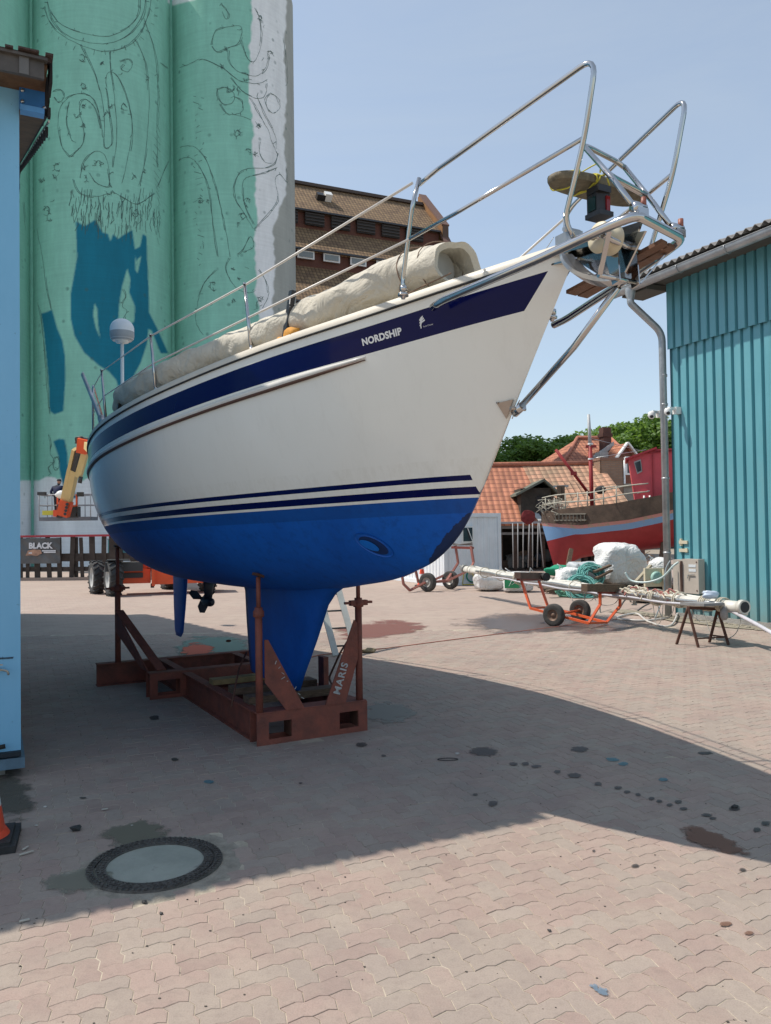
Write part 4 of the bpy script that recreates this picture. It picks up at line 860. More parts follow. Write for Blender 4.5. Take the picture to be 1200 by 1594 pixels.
def anchor():
    root = thing('anchor', W(-.15, 0, 2.84), 'shiny steel plough anchor hanging in the bow roller of the yacht', 'anchor')
    b = MB(); b.use(chrome)
    b.prism([W(-.33, .006, 2.83), W(-.30, .006, 2.80), W(-.45, .006, 2.98), W(-.47, .006, 3.0), W(.1, .006, 3.07), W(.1, .006, 3.10), W(-.45, .006, 3.05)], -YS*.012)
    b.build('shank', None, root)
    path = curve([D(880, 396, 3.80), D(890, 412, 3.77), D(908, 428, 3.72), D(940, 438, 3.66), D(978, 430, 3.60)], 5); b = MB(); rows = []
    for i, p in enumerate(path):
        t = i/(len(path)-1); wd = .020+.038*math.sin(math.pi*min(1, t*1.1+.1)); T = (path[min(i+1, len(path)-1)]-path[max(i-1, 0)]).normalized(); N = T.cross(YS).normalized(); N = N if N.z > 0 else -N; h = .010+.008*t
        rows.append([p+YS*wd+N*h, p+YS*wd-N*.004, p-N*h*1.6, p-YS*wd-N*.004, p-YS*wd+N*h, p+N*.001])
    b.grid(rows, closed=True, smooth=False); b.add(rows[0], [tuple(range(6))]); b.add(rows[-1], [tuple(reversed(range(6)))]); b.build('fluke', dullsteel, root)
anchor()

# ================================================================== CRADLE
def cradle():
    root = thing('boat_cradle', W(4.8, .05, 0), 'rusty red steel cradle with screw posts standing on the pavers under the yacht', 'boat cradle')
    h = .25; red = rust
    def beam(name, s0, o0, s1, o1, z=h/2, w_=.09, hh=h):
        b = MB(); a, c = W(s0, o0, z), W(s1, o1, z); X = (c-a).normalized(); Y = UP.cross(X)
        b.box((a+c)/2, ((c-a).length, .012, hh-.024), (X, Y, UP)); b.box((a+c)/2+UP*(hh/2-.006), ((c-a).length, w_, .012), (X, Y, UP)); b.box((a+c)/2-UP*(hh/2-.006), ((c-a).length, w_, .012), (X, Y, UP)); return b.build(name, red, root)
    # front cross member with fork pockets
    s = 3.17; o0, o1 = .50, -.49; L = o0-o1
    def plate(b, u0, u1, z0, z1, s_=s, th=.014): b.box(W(s_, o0-(u0+u1)/2*L, (z0+z1)/2), (th, (u1-u0)*L, z1-z0), (YA, YS, UP))
    for s_, (p0, p1, p2, p3) in ((s, (.10, .30, .735, .915)), (s+.16, (.10, .30, .735, .915))):
        b = MB(); plate(b, 0, 1, .18, h, s_); plate(b, 0, 1, 0, .045, s_); plate(b, 0, p0, .045, .18, s_); plate(b, p1, p2, .045, .18, s_); plate(b, p3, 1, .045, .18, s_); b.build('cross_beam', red, root)
    b = MB(); b.box(W(s+.08, (o0+o1)/2, h-.006+.012), (.17, L-.01, .01), (YA, YS, UP)); b.build('cross_beam', red, root)
    for u in (.10, .30, .735, .915): b = MB(); b.box(W(s+.08, o0-u*L, .11), (.145, .008, .13), (YA, YS, UP)); b.build('pocket_side', rustdk, root)
    beam('long_beam', s+.17, .44, 6.5, .44); beam('long_beam', s+.17, -.43, 6.5, -.43)
    # middle cross member
    s = 5.47; o0, o1 = .82, -.82; L = o0-o1
    for s_ in (s, s+.16):
        b = MB(); plate(b, 0, 1, .19, h+.012, s_); plate(b, 0, 1, 0, .035, s_); plate(b, 0, .05, .035, .19, s_); plate(b, .19, .81, .035, .19, s_); plate(b, .95, 1, .035, .19, s_); b.build('cross_beam', red, root)
    b = MB(); b.box(W(s+.08, 0, h+.012), (.14, L-.01, .01), (YA, YS, UP)); b.build('cross_beam', red, root)
    beam('cross_beam', 6.58, 1.16, 6.58, -1.16, w_=.12); beam('tie_bar', 4.1, .44, 4.1, -.43, .2, .05, .06); beam('tie_bar', 4.85, .44, 4.85, -.43, .2, .05, .06)
    # posts with screw tops
    def post(s, o, z0, zc, zt, r, wing, name='screw_post'):
        b = MB(); b.tube([W(s, o, z0), W(s, o, zc)], r, 16); b.lathe(W(s, o, zc), [(r, -.05), (r*1.5, -.045), (r*1.5, .0), (r*1.1, .01), (r*1.1, .03), (0, .03)], 16); b.tube([W(s, o, zc), W(s, o, zt-.03)], r*.62, 12)
        if wing: b.bar(W(s, o-.13, zc-.01), W(s, o+.13, zc-.01), .03, .02); b.box(W(s, o, zc-.012), (.05, .16, .045), (YA, YS, UP))
        po = b.build(name, red, root)
        b = MB(); d = YS*(1 if o > 0 else -1); b.box(W(s, o, zt-.015), (.10, .07, .02), (YA, (YS+UP*(.35 if o > 0 else -.35)).normalized(), (UP-YS*(.35 if o > 0 else -.35)).normalized())); b.build('pad', rustdk, po)
        return po
    hz = lambda s, o: min(z for z in np.linspace(zbot(s), 2.3, 200) if hbeam(s, z) >= abs(o))
    post(3.2, .465, h+.012, 1.07, hz(3.2, .465), .030, False); post(3.2, -.435, h+.012, 1.10, hz(3.2, .435), .030, True)
    post(6.55, .93, h, 1.10, hz(6.5, .93), .032, True); post(6.55, -.93, h, 1.10, hz(6.5, .93), .032, True)
    b = MB(); b.prism([W(3.16, .43, .84), W(3.16, .40, .84), W(3.16, .09, h+.01), W(3.16, .25, h+.01), W(3.16, .43, .50)], YA*.012); g1 = b.build('gusset_plate', red, root)
    b = MB()
    b.prism([W(3.16, -.405, .92), W(3.16, -.405, .62), W(3.16, -.285, h+.012), W(3.16, -.10, h+.012), W(3.16, -.375, .95)], YA*.012); g2 = b.build('gusset_plate', red, root)
    b = MB(); X = (W(0, -.345, .80)-W(0, -.20, .36)); X = (X).normalized(); Y = X.cross(YA) ; Y = Y if Y.dot(YS) > 0 else -Y
    v, f = text_mesh('MARIS', .088, bold=.0022, space=1.15); o_ = W(3.155, -.225, .33)
    b.add([o_+X*p.x+Y*(p.y-.0) for p in v], f, False); b.build('white_lettering', mat('chalk_white', (.42, .42, .42), .8, 0, .3, 60), g2)
    b = MB(); r_ = random.Random(8)
    for k in range(9):
        q = W(3.155, .345-.028*k-.0, .64-.036*k); b.bar(q, q+YS*r_.uniform(-.03, .03)+UP*r_.uniform(-.03, .03)+YS*.005, .004, .006, up=YA)
    b.build('chalk_marks', mat('chalk_white', (.42, .42, .42)), g1)
    for sd_ in (1, -1):
        b = MB(); b.prism([W(6.50, .96*sd_, .86), W(5.60, .80*sd_, h+.02), W(5.60, .60*sd_, h+.02) if 0 else W(5.82, .82*sd_, h+.02), W(6.5, .96*sd_, .62)], YS*.012*sd_); b.bar(W(6.48, .93*sd_, .84), W(5.55, .68*sd_, h+.03), .10, .014); b.build('diagonal_brace', red, root)
    b = MB(); b.box(W(3.9, -.42, .36), (.12, .05, .36), (YA, YS, UP)); b.build('side_stop', red, root)
    return root
cradle()
for s, o, z, (L, w_, hh), m_, lab in [(3.62, 0, .285, (.16, .86, .06), wood, 'grey timber beam laid across the cradle under the front of the keel'), (4.62, 0, .28, (.14, .86, .05), mat('yellowed_timber', (.28, .20, .09), .8, 0, .3, 12), 'yellowish timber beam laid across the cradle under the back of the keel'),
                                 (4.1, 0, .284, (.2, .80, .058), wood, 'wide dark timber packing laid across the cradle under the middle of the keel')]:
    b = MB(); b.box(W(s, o, z), (L, w_, hh), (YA, YS, UP)); b.build('timber_block', m_, label=lab, cat='timber block', group='timbers under the keel')
b = MB(); b.tube(fillet([G(512, 1070, .27), G(520, 1074, .27), G(512, 1055, .3), G(530, 1015, .55), G(556, 975, .75)], .05), .010, 8)
b.build('bent_steel_bar', rustdk, label='thin dark bent bar leaning between the cradle frame and its right front post', cat='bar')
b = MB(); b.tube(fillet([G(360, 1100, .27), G(372, 1040, .50), G(384, 1015, .62)], .05), .008, 8); b.lathe(W(4.95, .15, .60), [(.02, 0), (.03, .01), (.02, .02)], 12)
b.build('hooked_chain_bar', rustdk, label='rusty hooked rod leaning on the left long beam of the cradle behind its post', cat='rod')
# ---- ladder, rag, cord
def ladder():
    b0 = G(533, 1022); b1 = G(546, 1008); top0 = D(486, 905, b0.y+.9); A = Vector((b0.x, b0.y, 0)); X = Vector((.97, .24, 0)).normalized()
    A = G(537, 1022); up_ = (D(505, 905, A.y+.55)-A); up_ = up_.normalized(); L = 2.1
    root = thing('aluminium_ladder', A, 'grey aluminium ladder leaning on the yacht behind its keel', 'ladder'); al = mat('aluminium', (.55, .56, .52), .5, .1, .12, 9)
    for o in (0, .34):
        b = MB(); p = A-X*.12+X*o*.85; b.bar(p+up_*.02, p+up_*L, .03, .085, up=X); b.build('rail', al, root)
    for k in range(7):
        b = MB(); p = A-X*.12+up_*(.16+.27*k); b.tube([p, p+X*.29], .013, 8); b.build('rung', mat('dark_rung', (.06, .06, .06), .5), root)
ladder()
b = MB(); b.smooth = True; q = G(574, 1016); b.blob(q+Vector((0, 0, .03)), (.10, .05, .035), 3, 3, .35); b.blob(q+Vector((-.16, .02, .018)), (.12, .06, .02), 8, 3, .4)
b.build('crumpled_rag', mat('tan_cloth', (.30, .24, .15), .95, 0, .3, 20, .5), label='crumpled tan rag lying on the pavers right of the cradle', cat='rag')
b = MB(); b.tube([G(452, 1031)+UP*.008, G(500, 1020)+UP*.008, G(600, 1010)+UP*.008, G(700, 997)+UP*.008, G(860, 977)+UP*.008, G(960, 965)+UP*.008], .006, 6)
b.build('stretched_cord', mat('red_cord', (.40, .13, .09), .8), label='thin red cord stretched over the yard from the cradle to the orange trailer', cat='cord')

# ================================================================== TEAL CORRUGATED HALL (right)
def teal_hall():
    c0 = G(1058, 962); LEN = 15.5; HT = 6.05
    root = thing('teal_hall', c0, 'teal green ribbed metal hall with grey corrugated roof on the right', 'hall')
    f = lambda u, o, z: c0-G2*u-G1*o+UP*z          # u towards the camera, o outwards from the wall
    t = NT('teal_sheet'); tc = t.n('ShaderNodeTexCoord'); P = tc.outputs['Object']; mp = t.n('ShaderNodeMapping'); mp.inputs['Scale'].default_value = (1, 1, .3); t.l(P, mp.inputs[0])
    n = t.noise(1.6, mp.outputs[0], 6, .7); cc = t.ramp(n, [(.3, (.105, .32, .37)), (.7, (.14, .38, .43))]); cc = t.mix(t.ramp(t.noise(2.2, mp.outputs[0], 8, .8), [(.52, (0, 0, 0)), (.8, (.45, .45, .45))]), cc, (.20, .33, .33)); sz_ = t.n('ShaderNodeSeparateXYZ'); t.l(P, sz_.inputs[0]); low = t.math('MULTIPLY', t.math('SUBTRACT', 1.0, t.math('MINIMUM', t.math('DIVIDE', sz_.outputs[2], .8), 1.0)), t.noise(5, P, 6, .8)); cc = t.mix(low, cc, (.22, .20, .15)); t.l(cc, t.b.inputs['Base Color']); t.b.inputs['Roughness'].default_value = .42
    t.bump(n, .05, .02); teal = t.m
    def sheet(name, u0, u1, z0, z1, base, pitch=.205, depth=.05, wide=.66):
        b = MB(); row = []; u = u0
        while u < u1:
            for (a, o) in ((0, base+depth), (wide*pitch, base+depth), (wide*pitch+.012, base), (pitch-.012, base)): row.append((u+a, o))
            u += pitch
        rows = [[f(u, o, z) for u, o in row] for z in (z0, z1)]; b.grid(rows, smooth=False); return b.build(name, teal, root)
    sheet('wall_sheet', .0, LEN, .10, HT, .0); sheet('upper_sheet', -.06, LEN, 5.05, HT+.36, .05)
    b = MB(); b.box(f(-.02, .02, 3.05), (.06, .07, 5.95), (G2, G1, UP)); b.box(f(LEN/2, -.2, 3), (LEN, .1, 5.9), (G2, G1, UP)); b.build('wall_core', mat('teal_trim', (.035, .13, .15), .5, 0, .1, 3), root)
    b = MB(); b.box(f(.0, -4.2, 3.1), (.1, 8.2, 6.1), (G2, G1, UP)); b.box(f(LEN, -4.2, 3.1), (.1, 8.2, 6.1), (G2, G1, UP)); b.build('end_wall', teal, root)
    b = MB(); b.box(f(LEN/2, .0, .05), (LEN, .12, .12), (G2, G1, UP)); b.build('plinth', concrete, root)
    # roof of wavy fibre cement
    fc = mat('fibre_cement', (.25, .235, .22), .9, 0, .3, 4, .3, 40); b = MB(); b.smooth = True; rows = []
    for o, z in ((.75, HT+.345), (-4.2, HT+1.85)):
        rows.append([f(u, o, z+.033*math.sin(2*math.pi*u/.177)) for u in np.arange(-.82, LEN+.5, .0222)])
    rows2 = [[p-UP*.012 for p in r] for r in rows]; b.grid(rows); b.grid(rows2); b.grid([rows[0], rows2[0]], smooth=False); b.build('roof', fc, root)
    b = MB(); b.smooth = True; b.grid([[f(u, -4.2, HT+1.85+.033*math.sin(2*math.pi*u/.177)) for u in np.arange(-.82, LEN+.5, .0222)], [f(u, -9, HT+.3+.033*math.sin(2*math.pi*u/.177)) for u in np.arange(-.82, LEN+.5, .0222)]]); b.build('roof', fc, root)
    b = MB(); b.box(f(-.42, .30, HT+.17), (.66, .52, .10), (G2, G1, UP)); b.box(f(LEN/2, .30, HT+.255), (LEN+.9, .62, .025), (G2, G1, UP)); b.box(f(-.45, -4.0, HT+.9), (.8, .05, .1), (G2, G1, UP)); b.build('eaves_board', mat('dark_eaves', (.10, .095, .085), .8), root)
    # gutter
    b = MB(); b.smooth = True; rows = []
    for u in (-.86, LEN+.5): rows.append([f(u, .68+.095*math.cos(t), HT+.235-.02*0+.10*math.sin(t)) for t in np.linspace(math.pi, 2*math.pi, 13)])
    rows = [[f(u, .70+.095*math.cos(t), HT+.225+.115*math.sin(t)) for t in np.linspace(math.pi*.98, 2*math.pi, 13)] for u in (-.86, LEN+.5)]
    b.grid(rows); b.add(rows[0], [tuple(range(13))], False); inner = [[p+UP*.004 for p in r] for r in rows]; b.tube([rows[0][-1], rows[1][-1]], .010, 8); g_ = b.build('gutter', galv, root)
    for u in np.arange(.9, LEN, 1.05):
        b = MB(); b.smooth = True; b.tube([f(u, .70+.101*math.cos(t), HT+.225+.121*math.sin(t)) for t in np.linspace(math.pi, 2*math.pi, 13)], .011, 6); b.build('gutter_bracket', galv, g_)
    # downpipe
    b = MB(); b.lathe(f(-.36, .70, HT+.12), [(.10, .06), (.10, -.03), (.068, -.12), (.066, -.16)], 16)
    b.tube(fillet([f(-.36, .70, HT+.0), f(-.36, .70, HT-.10), f(-.15, .14, HT-.66), f(-.15, .13, .0)], .18, 8), .066, 16)
    for z in (HT-1.5, 4.0, 2.6, 1.2): b.tube([f(-.15, .13, z), f(-.15, .13, z+.04)], .073, 16)
    b.build('downpipe', galv, root)
    # dent and small scars are in the sheet; rubble strip at its foot
    return c0, f
HC, HF = teal_hall()
b = MB(); r = random.Random(3)
rub = MB(); rub.use(gravel)
for i in range(420):
    u = r.uniform(-1.2, 6.5); o = abs(r.gauss(.05, .16))+.06; q = HF(u, o, .0); sz = r.uniform(.012, .045)*(1.0 if o < .35 else .6); rub.blob(q+UP*sz*.4, (sz*1.2, sz, sz*.7), i, 1, .4)
rub.build('rubble', gravel, kind='stuff')
t_ = NT('sandy_strip'); tc_ = t_.n('ShaderNodeTexCoord'); t_.l(t_.ramp(t_.noise(4, tc_.outputs['Object'], 7, .7), [(.3, (.20, .175, .13)), (.7, (.33, .29, .22))]), t_.b.inputs['Base Color']); t_.b.inputs['Roughness'].default_value = .95
b = MB(); pts = [HF(u, .42+.10*math.sin(u*2.1)+.06*math.sin(u*5.3), .012) for u in np.linspace(-1.6, 9, 40)]+[HF(u, -.05, .03) for u in np.linspace(9, -1.6, 40)]
b.grid([pts[:40], pts[40:][::-1]]); b.build('sand_strip', t_.m, kind='structure')
# ---- CCTV cameras
def cctv(name, P, out, lab):
    root = thing(name, P, lab, 'camera', 'white dome cameras by the downpipe'); side = Vector((-out.y, out.x, 0))
    b = MB(); b.box(P+out*.06, (.12, .10, .13), (out, side, UP)); b.bar(P+out*.05+UP*.03, P+out*.26+UP*.035, .06, .05); b.build('bracket', whitepl, root)
    b = MB(); b.smooth = True; c = P+out*.27-UP*.03; b.lathe(c, [(0, .07), (.05, .068), (.07, .04), (.072, .0)]+[(.072*math.cos(t), -.072*math.sin(t)) for t in np.linspace(.1, 1.57, 7)], 20); h = b.build('camera_head', whitepl, root)
    b = MB(); b.smooth = True; d = (Vector((-.35, -1, -.35))).normalized(); b.lathe(c-UP*.012, [(.0, .074), (.030, .070), (.034, .055)], 14, ax=d); b.build('lens', blackpl, h)
P = D(1059, 640, 14.95); u_ = (HC-P).dot(G2); cctv('cctv_camera', HF(max(u_, .05)+.02, .05, P.z), -G1, 'white security camera on the teal wall just right of the downpipe')
P = D(1031, 645, 15.5); cctv('cctv_camera', P, -G1, 'white security camera poking out behind the left side of the downpipe')
# ---- cabinet, sockets
def cabinet():
    mt = mat('beige_cabinet', (.46, .41, .35), .55, 0, .08, 6)
    root = thing('power_cabinet', HF(.45, .14, .50), 'beige metal electrical cabinet with door handle mounted on the teal wall', 'cabinet')
    b = MB(); b.box(HF(.17, .12, .80), (.24, .14, .60), (G2, G1, UP)); b.build('cabinet_body', mt, root)
    b = MB(); b.box(HF(.51, .15, .81), (.38, .15, .62), (G2, G1, UP)); b.build('cabinet_door', mt, root)
    b = MB(); b.bar(HF(.48, .24, .83), HF(.62, .245, .845), .014, .014); b.bar(HF(.48, .245, .84), HF(.46, .245, .77), .014, .014); b.build('handle', dullsteel, root)
    for uu, z in ((.66, 1.07), (.66, .56)): b = MB(); b.lathe(HF(uu, .225, z), [(.014, 0), (.012, .010), (0, .010)], 10, ax=-G1); b.build('lock', rustdk, root)
    for z in (1.00, .92): b = MB(); b.box(HF(.56, .228, z), (.17, .006, .05), (G2, G1, UP)); b.build('paper_label', mat('pale_label', (.62, .66, .68), .5, 0, .2, 60), root)
    b = MB(); b.box(HF(.31, .24, .80), (.03, .05, .56), (G2, G1, UP)); b.build('cable_duct', mat('brown_duct', (.12, .07, .055), .6), root)
cabinet()
for k, z in enumerate((1.42, 1.27)):
    b = MB(); b.use(cream).box(HF(.20, .06, z), (.20, .04, .06), (G2, G1, UP)); b.box(HF(.13, .05, z), (.04, .04, .13), (G2, G1, UP)) if k == 0 else b.box(HF(.26, .05, z), (.04, .04, .08), (G2, G1, UP))
    b.build('socket_strip', None, label=['upper cream plastic strip screwed to the teal wall above the cabinet', 'lower cream plastic strip screwed to the teal wall above the cabinet'][k], cat='wall strip', group='cream strips on the teal wall')
hose = mat('clear_hose', (.50, .60, .58), .35, 0, .08, 6)
b = MB(); b.tube(curve([HF(.28, .28, 1.06), HF(.22, .36, .98), HF(.05, .45, .78), HF(-.2, .6, .68), HF(-.5, .7, .70), HF(-.6, .75, .85)], 8), .020, 8)
b.build('water_hose', hose, label='pale translucent hose curving from the cabinet to the round reel beside it', cat='hose', group='hoses at the cabinet')
b = MB(); b.tube(curve([HF(.10, .3, 1.08), HF(.06, .36, .95), HF(.05, .40, .75), HF(.04, .42, .45), HF(-.05, .55, .02)], 8), .013, 8)
b.build('thin_hose', mat('grey_blue_hose', (.35, .40, .42), .4), label='thin grey hose dropping straight down left of the cabinet', cat='hose', group='hoses at the cabinet')
b = MB(); b.tube(curve([G(1040, 962, .02), G(1000, 966, .02), G(960, 962, .02), G(990, 955, .02), G(1010, 968, .02), G(1046, 972, .02), G(1060, 930, .2)], 8), .018, 8)
b.build('ground_hose', mat('pale_hose', (.55, .53, .50), .5), label='pale hose looped on the ground at the foot of the downpipe', cat='hose')

# ================================================================== BLUE CABIN (left)
def blue_cabin():
    K = G(32.6, 1208); ZT = 4.87; LB = 13.4; M = .37
    G2 = Vector((-.488, 1, 0)).normalized(); G1 = Vector((G2.y, -G2.x, 0))
    root = thing('blue_cabin', K, 'light blue cabin with overhanging tiled roof cut by the left edge', 'cabin')
    f = lambda u, v, z: K-G1*u+G2*v+UP*(z if z < 4 else z-.135)
    t = NT('blue_panel'); tc = t.n('ShaderNodeTexCoord'); P = tc.outputs['Object']; mp = t.n('ShaderNodeMapping'); mp.inputs['Scale'].default_value = (1, 1, .35); t.l(P, mp.inputs[0]); n = t.noise(2.2, mp.outputs[0], 7, .7)
    n9 = t.noise(30, P, 4, .7); c = t.ramp(n, [(.3, (.19, .47, .70)), (.7, (.23, .52, .76))]); c = t.mix(t.ramp(n9, [(.68, (0, 0, 0)), (.74, (.6, .6, .6))]), c, (.06, .16, .26)); t.l(c, t.b.inputs['Base Color']); t.b.inputs['Roughness'].default_value = .55; blue = t.m
    b = MB(); b.box(f(2.0, LB/2, .16+2.48), (4.0, LB, 4.96), (G1, G2, UP)); b.build('wall', blue, root)
    for uu in (.004, 3.9): b = MB(); b.prism([f(uu, .05, 5.12), f(uu, LB/2, 5.12+M*LB/2-.02), f(uu, LB-.05, 5.12)], -G1*.08); b.build('gable', blue, root)
    tr = mat('blue_trim', (.035, .17, .44), .5, 0, .1, 6); tr2 = mat('blue_flange', (.09, .28, .58), .5, 0, .1, 6)
    b = MB(); b.box(f(2.0-.0, LB/2-.02, .105), (4.05, LB+.05, .075), (G1, G2, UP)); b.build('skirting', mat('grey_blue_trim', (.12, .20, .27), .6, 0, .25, 9), root)
    ch = mat('shadow_gap', (.02, .03, .04), .8); b = MB(); b.box(f(2.0, -.02, .17), (4.0, .06, .03), (G1, G2, UP)); b.build('gap_shade', ch, root)  # solid dark strip painted in for the shade above the skirting
    for (uu, vv) in ((.35, .35), (3.6, .4), (.35, LB-.4), (3.6, LB-.4)):
        b = MB(); b.box(f(uu, vv, .035), (.5, .5, .07), (G1, G2, UP)); b.build('foundation_block', concrete, root)
    OV = .168; FR = .36
    b = MB(); b.use(tr).box(f(-OV/2, -.02, 4.985), (OV, .06, .15), (G1, G2, UP)); b.use(tr2).box(f(-OV/2, -.06, 4.89), (OV-.01, .08, .04), (G1, G2, UP)); rf = b.build('outrigger', None, root)
    for q, z in ((-.02, 5.03), (-.02, 4.95), (-.165, 4.935)): b = MB(); b.lathe(f(q, -.055, z), [(.013, 0), (.011, .012), (0, .013)], 8, ax=-G2); b.build('bolt', dullsteel, rf)
    brown = mat('brown_soffit', (.12, .06, .025), .75, 0, .4, 6, .2)
    b = MB(); b.box(f(2-OV/2, -.17, 5.08), (4+OV, .34, .05), (G1, G2, UP)); b.build('wall_plate', brown, root)
    b = MB()
    for v0, v1, z0, z1 in ((-.02, LB/2, 4.875, 4.875+M*LB/2), (LB/2, LB, 4.875+M*LB/2, 4.875)): b.prism([f(-.0, v0, z0), f(-OV, v0, z0), f(-OV, v1, z1), f(-.0, v1, z1)], (0, 0, .03))
    b.build('side_soffit', brown, root)
    fac = mat('grey_fascia', (.085, .075, .068), .6, .2, .3, 5)
    b = MB(); b.box(f(2-OV/2+.01, -FR, 5.045), (4+OV-.02, .03, .13), (G1, G2, UP)); b.bar(f(4, -FR-.02, 5.105), f(-OV, -FR-.02, 5.105), .05, .018); b.build('fascia', fac, root)
    for k in range(4): b = MB(); b.box(f(-.02+k*.95, -FR-.02, 5.045), (.06, .014, .13), (G1, G2, UP)); b.build('fascia_strap', mat('paler_strap', (.15, .14, .13), .5, .3), root)
    rt = mat('dark_roof_tile', (.055, .035, .03), .8, 0, .5, 6, .4); H1 = 5.11; b = MB()
    RZ = H1+M*(LB/2)+.06
    b.prism([f(4.3, -FR-.03, H1-.01), f(-OV-.02, -FR-.03, H1-.01), f(-OV-.02, LB*.5, RZ), f(4.3, LB*.5, RZ)], (0, 0, .03)); b.prism([f(4.3, LB*.5, RZ), f(-OV-.02, LB*.5, RZ), f(-OV-.02, LB, H1), f(4.3, LB, H1)], (0, 0, .03)); b.build('roof', rt, root)
    b = MB(); r = random.Random(2)
    for k in range(16): b.box(f(-OV-.01+.25*k, -FR-.02, H1+.018+r.uniform(-.004, .004)), (.05, .10, .014), (G1, G2, UP)); b.box(f(-OV+.12+.25*k, -FR+.0, H1+.015+r.uniform(0, .01)), (.13, .14, .012), (G1, G2, UP))
    b.build('eave_tiles', rt, root)
    b = MB(); bk = mat('black_verge', (.018, .015, .014), .8, 0, .3, 9); zv = lambda v: M*(v if v < LB/2 else LB-v)
    for v0, v1 in ((-.05, LB/2), (LB/2, LB)): b.prism([f(-OV, v0, 4.88+zv(max(v0, 0))), f(-OV, v0, 5.17+zv(max(v0, 0))), f(-OV, v1, 5.17+zv(v1)), f(-OV, v1, 4.88+zv(v1))], G1*.02)
    for k in range(44): v = -.30+.305*k; b.box(f(-OV-.028, v+.1, 5.10+zv(max(v, 0))+r.uniform(-.015, .015)), (.018, .22, .20), (G1, G2, UP)); b.box(f(-OV-.028, v+.24, 4.90+zv(max(v, 0))), (.02, .06, .06), (G1, G2, UP))
    b.build('verge_board', bk, root)
    b = MB(); b.bar(f(-OV-.03, 0, 4.87), f(-OV-.03, LB/2, 4.87+M*LB/2), .01, .015); b.build('verge_edge', dullsteel, root)
    # tap, label, handle
    b = MB(); put_text(b, 'Trinkwasser', .0225, f(.158, -.006, .835), G1, UP, bold=.001); b.build('tap_sign', mat('black_print', (.02, .03, .05)), root)
    P = K-G1*.16
    b = MB(); zt = .765; b.tube([f(.14, .0, zt), f(.14, -.06, zt)], .010, 10); b.tube(fillet([f(.14, -.05, zt+.005), f(.11, -.055, zt), f(.085, -.06, zt-.008), f(.078, -.06, zt-.035)], .025), .0075, 10); b.tube([f(.14, -.05, zt+.01), f(.14, -.05, zt+.035)], .005, 8); b.bar(f(.165, -.05, zt+.037), f(.115, -.05, zt+.037), .009, .007)
    b.build('water_tap', mat('worn_brass', (.42, .37, .30), .4, .6, .2, 20), root)
    b = MB(); b.tube([f(.28, -.05, .215), f(.10, -.05, .235)], .016, 12); b.tube([f(.26, -.0, .217), f(.26, -.055, .217)], .012, 10); b.build('grab_bar', blackrub, root)
    # floodlight on the long side
    q = D(36, 404, 16); v = (q-K).dot(G2)
    b = MB(); b.box(f(-.06, v, q.z), (.10, .22, .16), (G1, G2, UP)); fl = b.build('floodlight', mat('lamp_grey', (.35, .36, .37), .4), root)
    b = MB(); b.bar(f(.0, v, q.z+.1), f(-.13, v-.05, q.z+.12), .24, .02); b.build('lamp_hood', fac, fl)
blue_cabin()
# traffic cone at the left edge
def cone(name, q, sc, lab, rot=0):
    root = thing(name, q, lab, 'traffic cone', 'traffic cones'); b = MB(); X = Vector((math.cos(rot), math.sin(rot), 0)); Y = Vector((-X.y, X.x, 0))
    b.box(q+UP*.02*sc, (.40*sc, .40*sc, .04*sc), (X, Y, UP)); b.box(q+UP*.045*sc, (.34*sc, .34*sc, .02*sc), (X, Y, UP)); b.build('cone_base', blackrub, root)
    b = MB(); og = mat('cone_red', (.75, .08, .03), .45, 0, .08, 6); wh = mat('cone_white', (.75, .75, .74), .4); pr = lambda h: .135-.108*h
    for i, (h0, h1) in enumerate([(0, .25), (.25, .5), (.5, .72), (.72, 1)]):
        b.use(wh if i % 2 else og, True).lathe(q+UP*.055*sc, [(pr(h0)*sc, h0*.66*sc), (pr(h1)*sc, h1*.66*sc)]+([(0, .665*sc)] if i == 3 else []), 24)
    b.use(og, True).lathe(q+UP*.055*sc, [(.155*sc, 0), (.14*sc, .025*sc), (.13*sc, .03*sc)], 24); b.build('cone_body', None, root)
cone('traffic_cone', G(-30, 1316), .95, 'orange and white traffic cone on a black base at the left edge', .35)
cone('traffic_cone', G(657, 913), 1.0, 'distant red and white traffic cone beside the white container and boat trailer', .1)
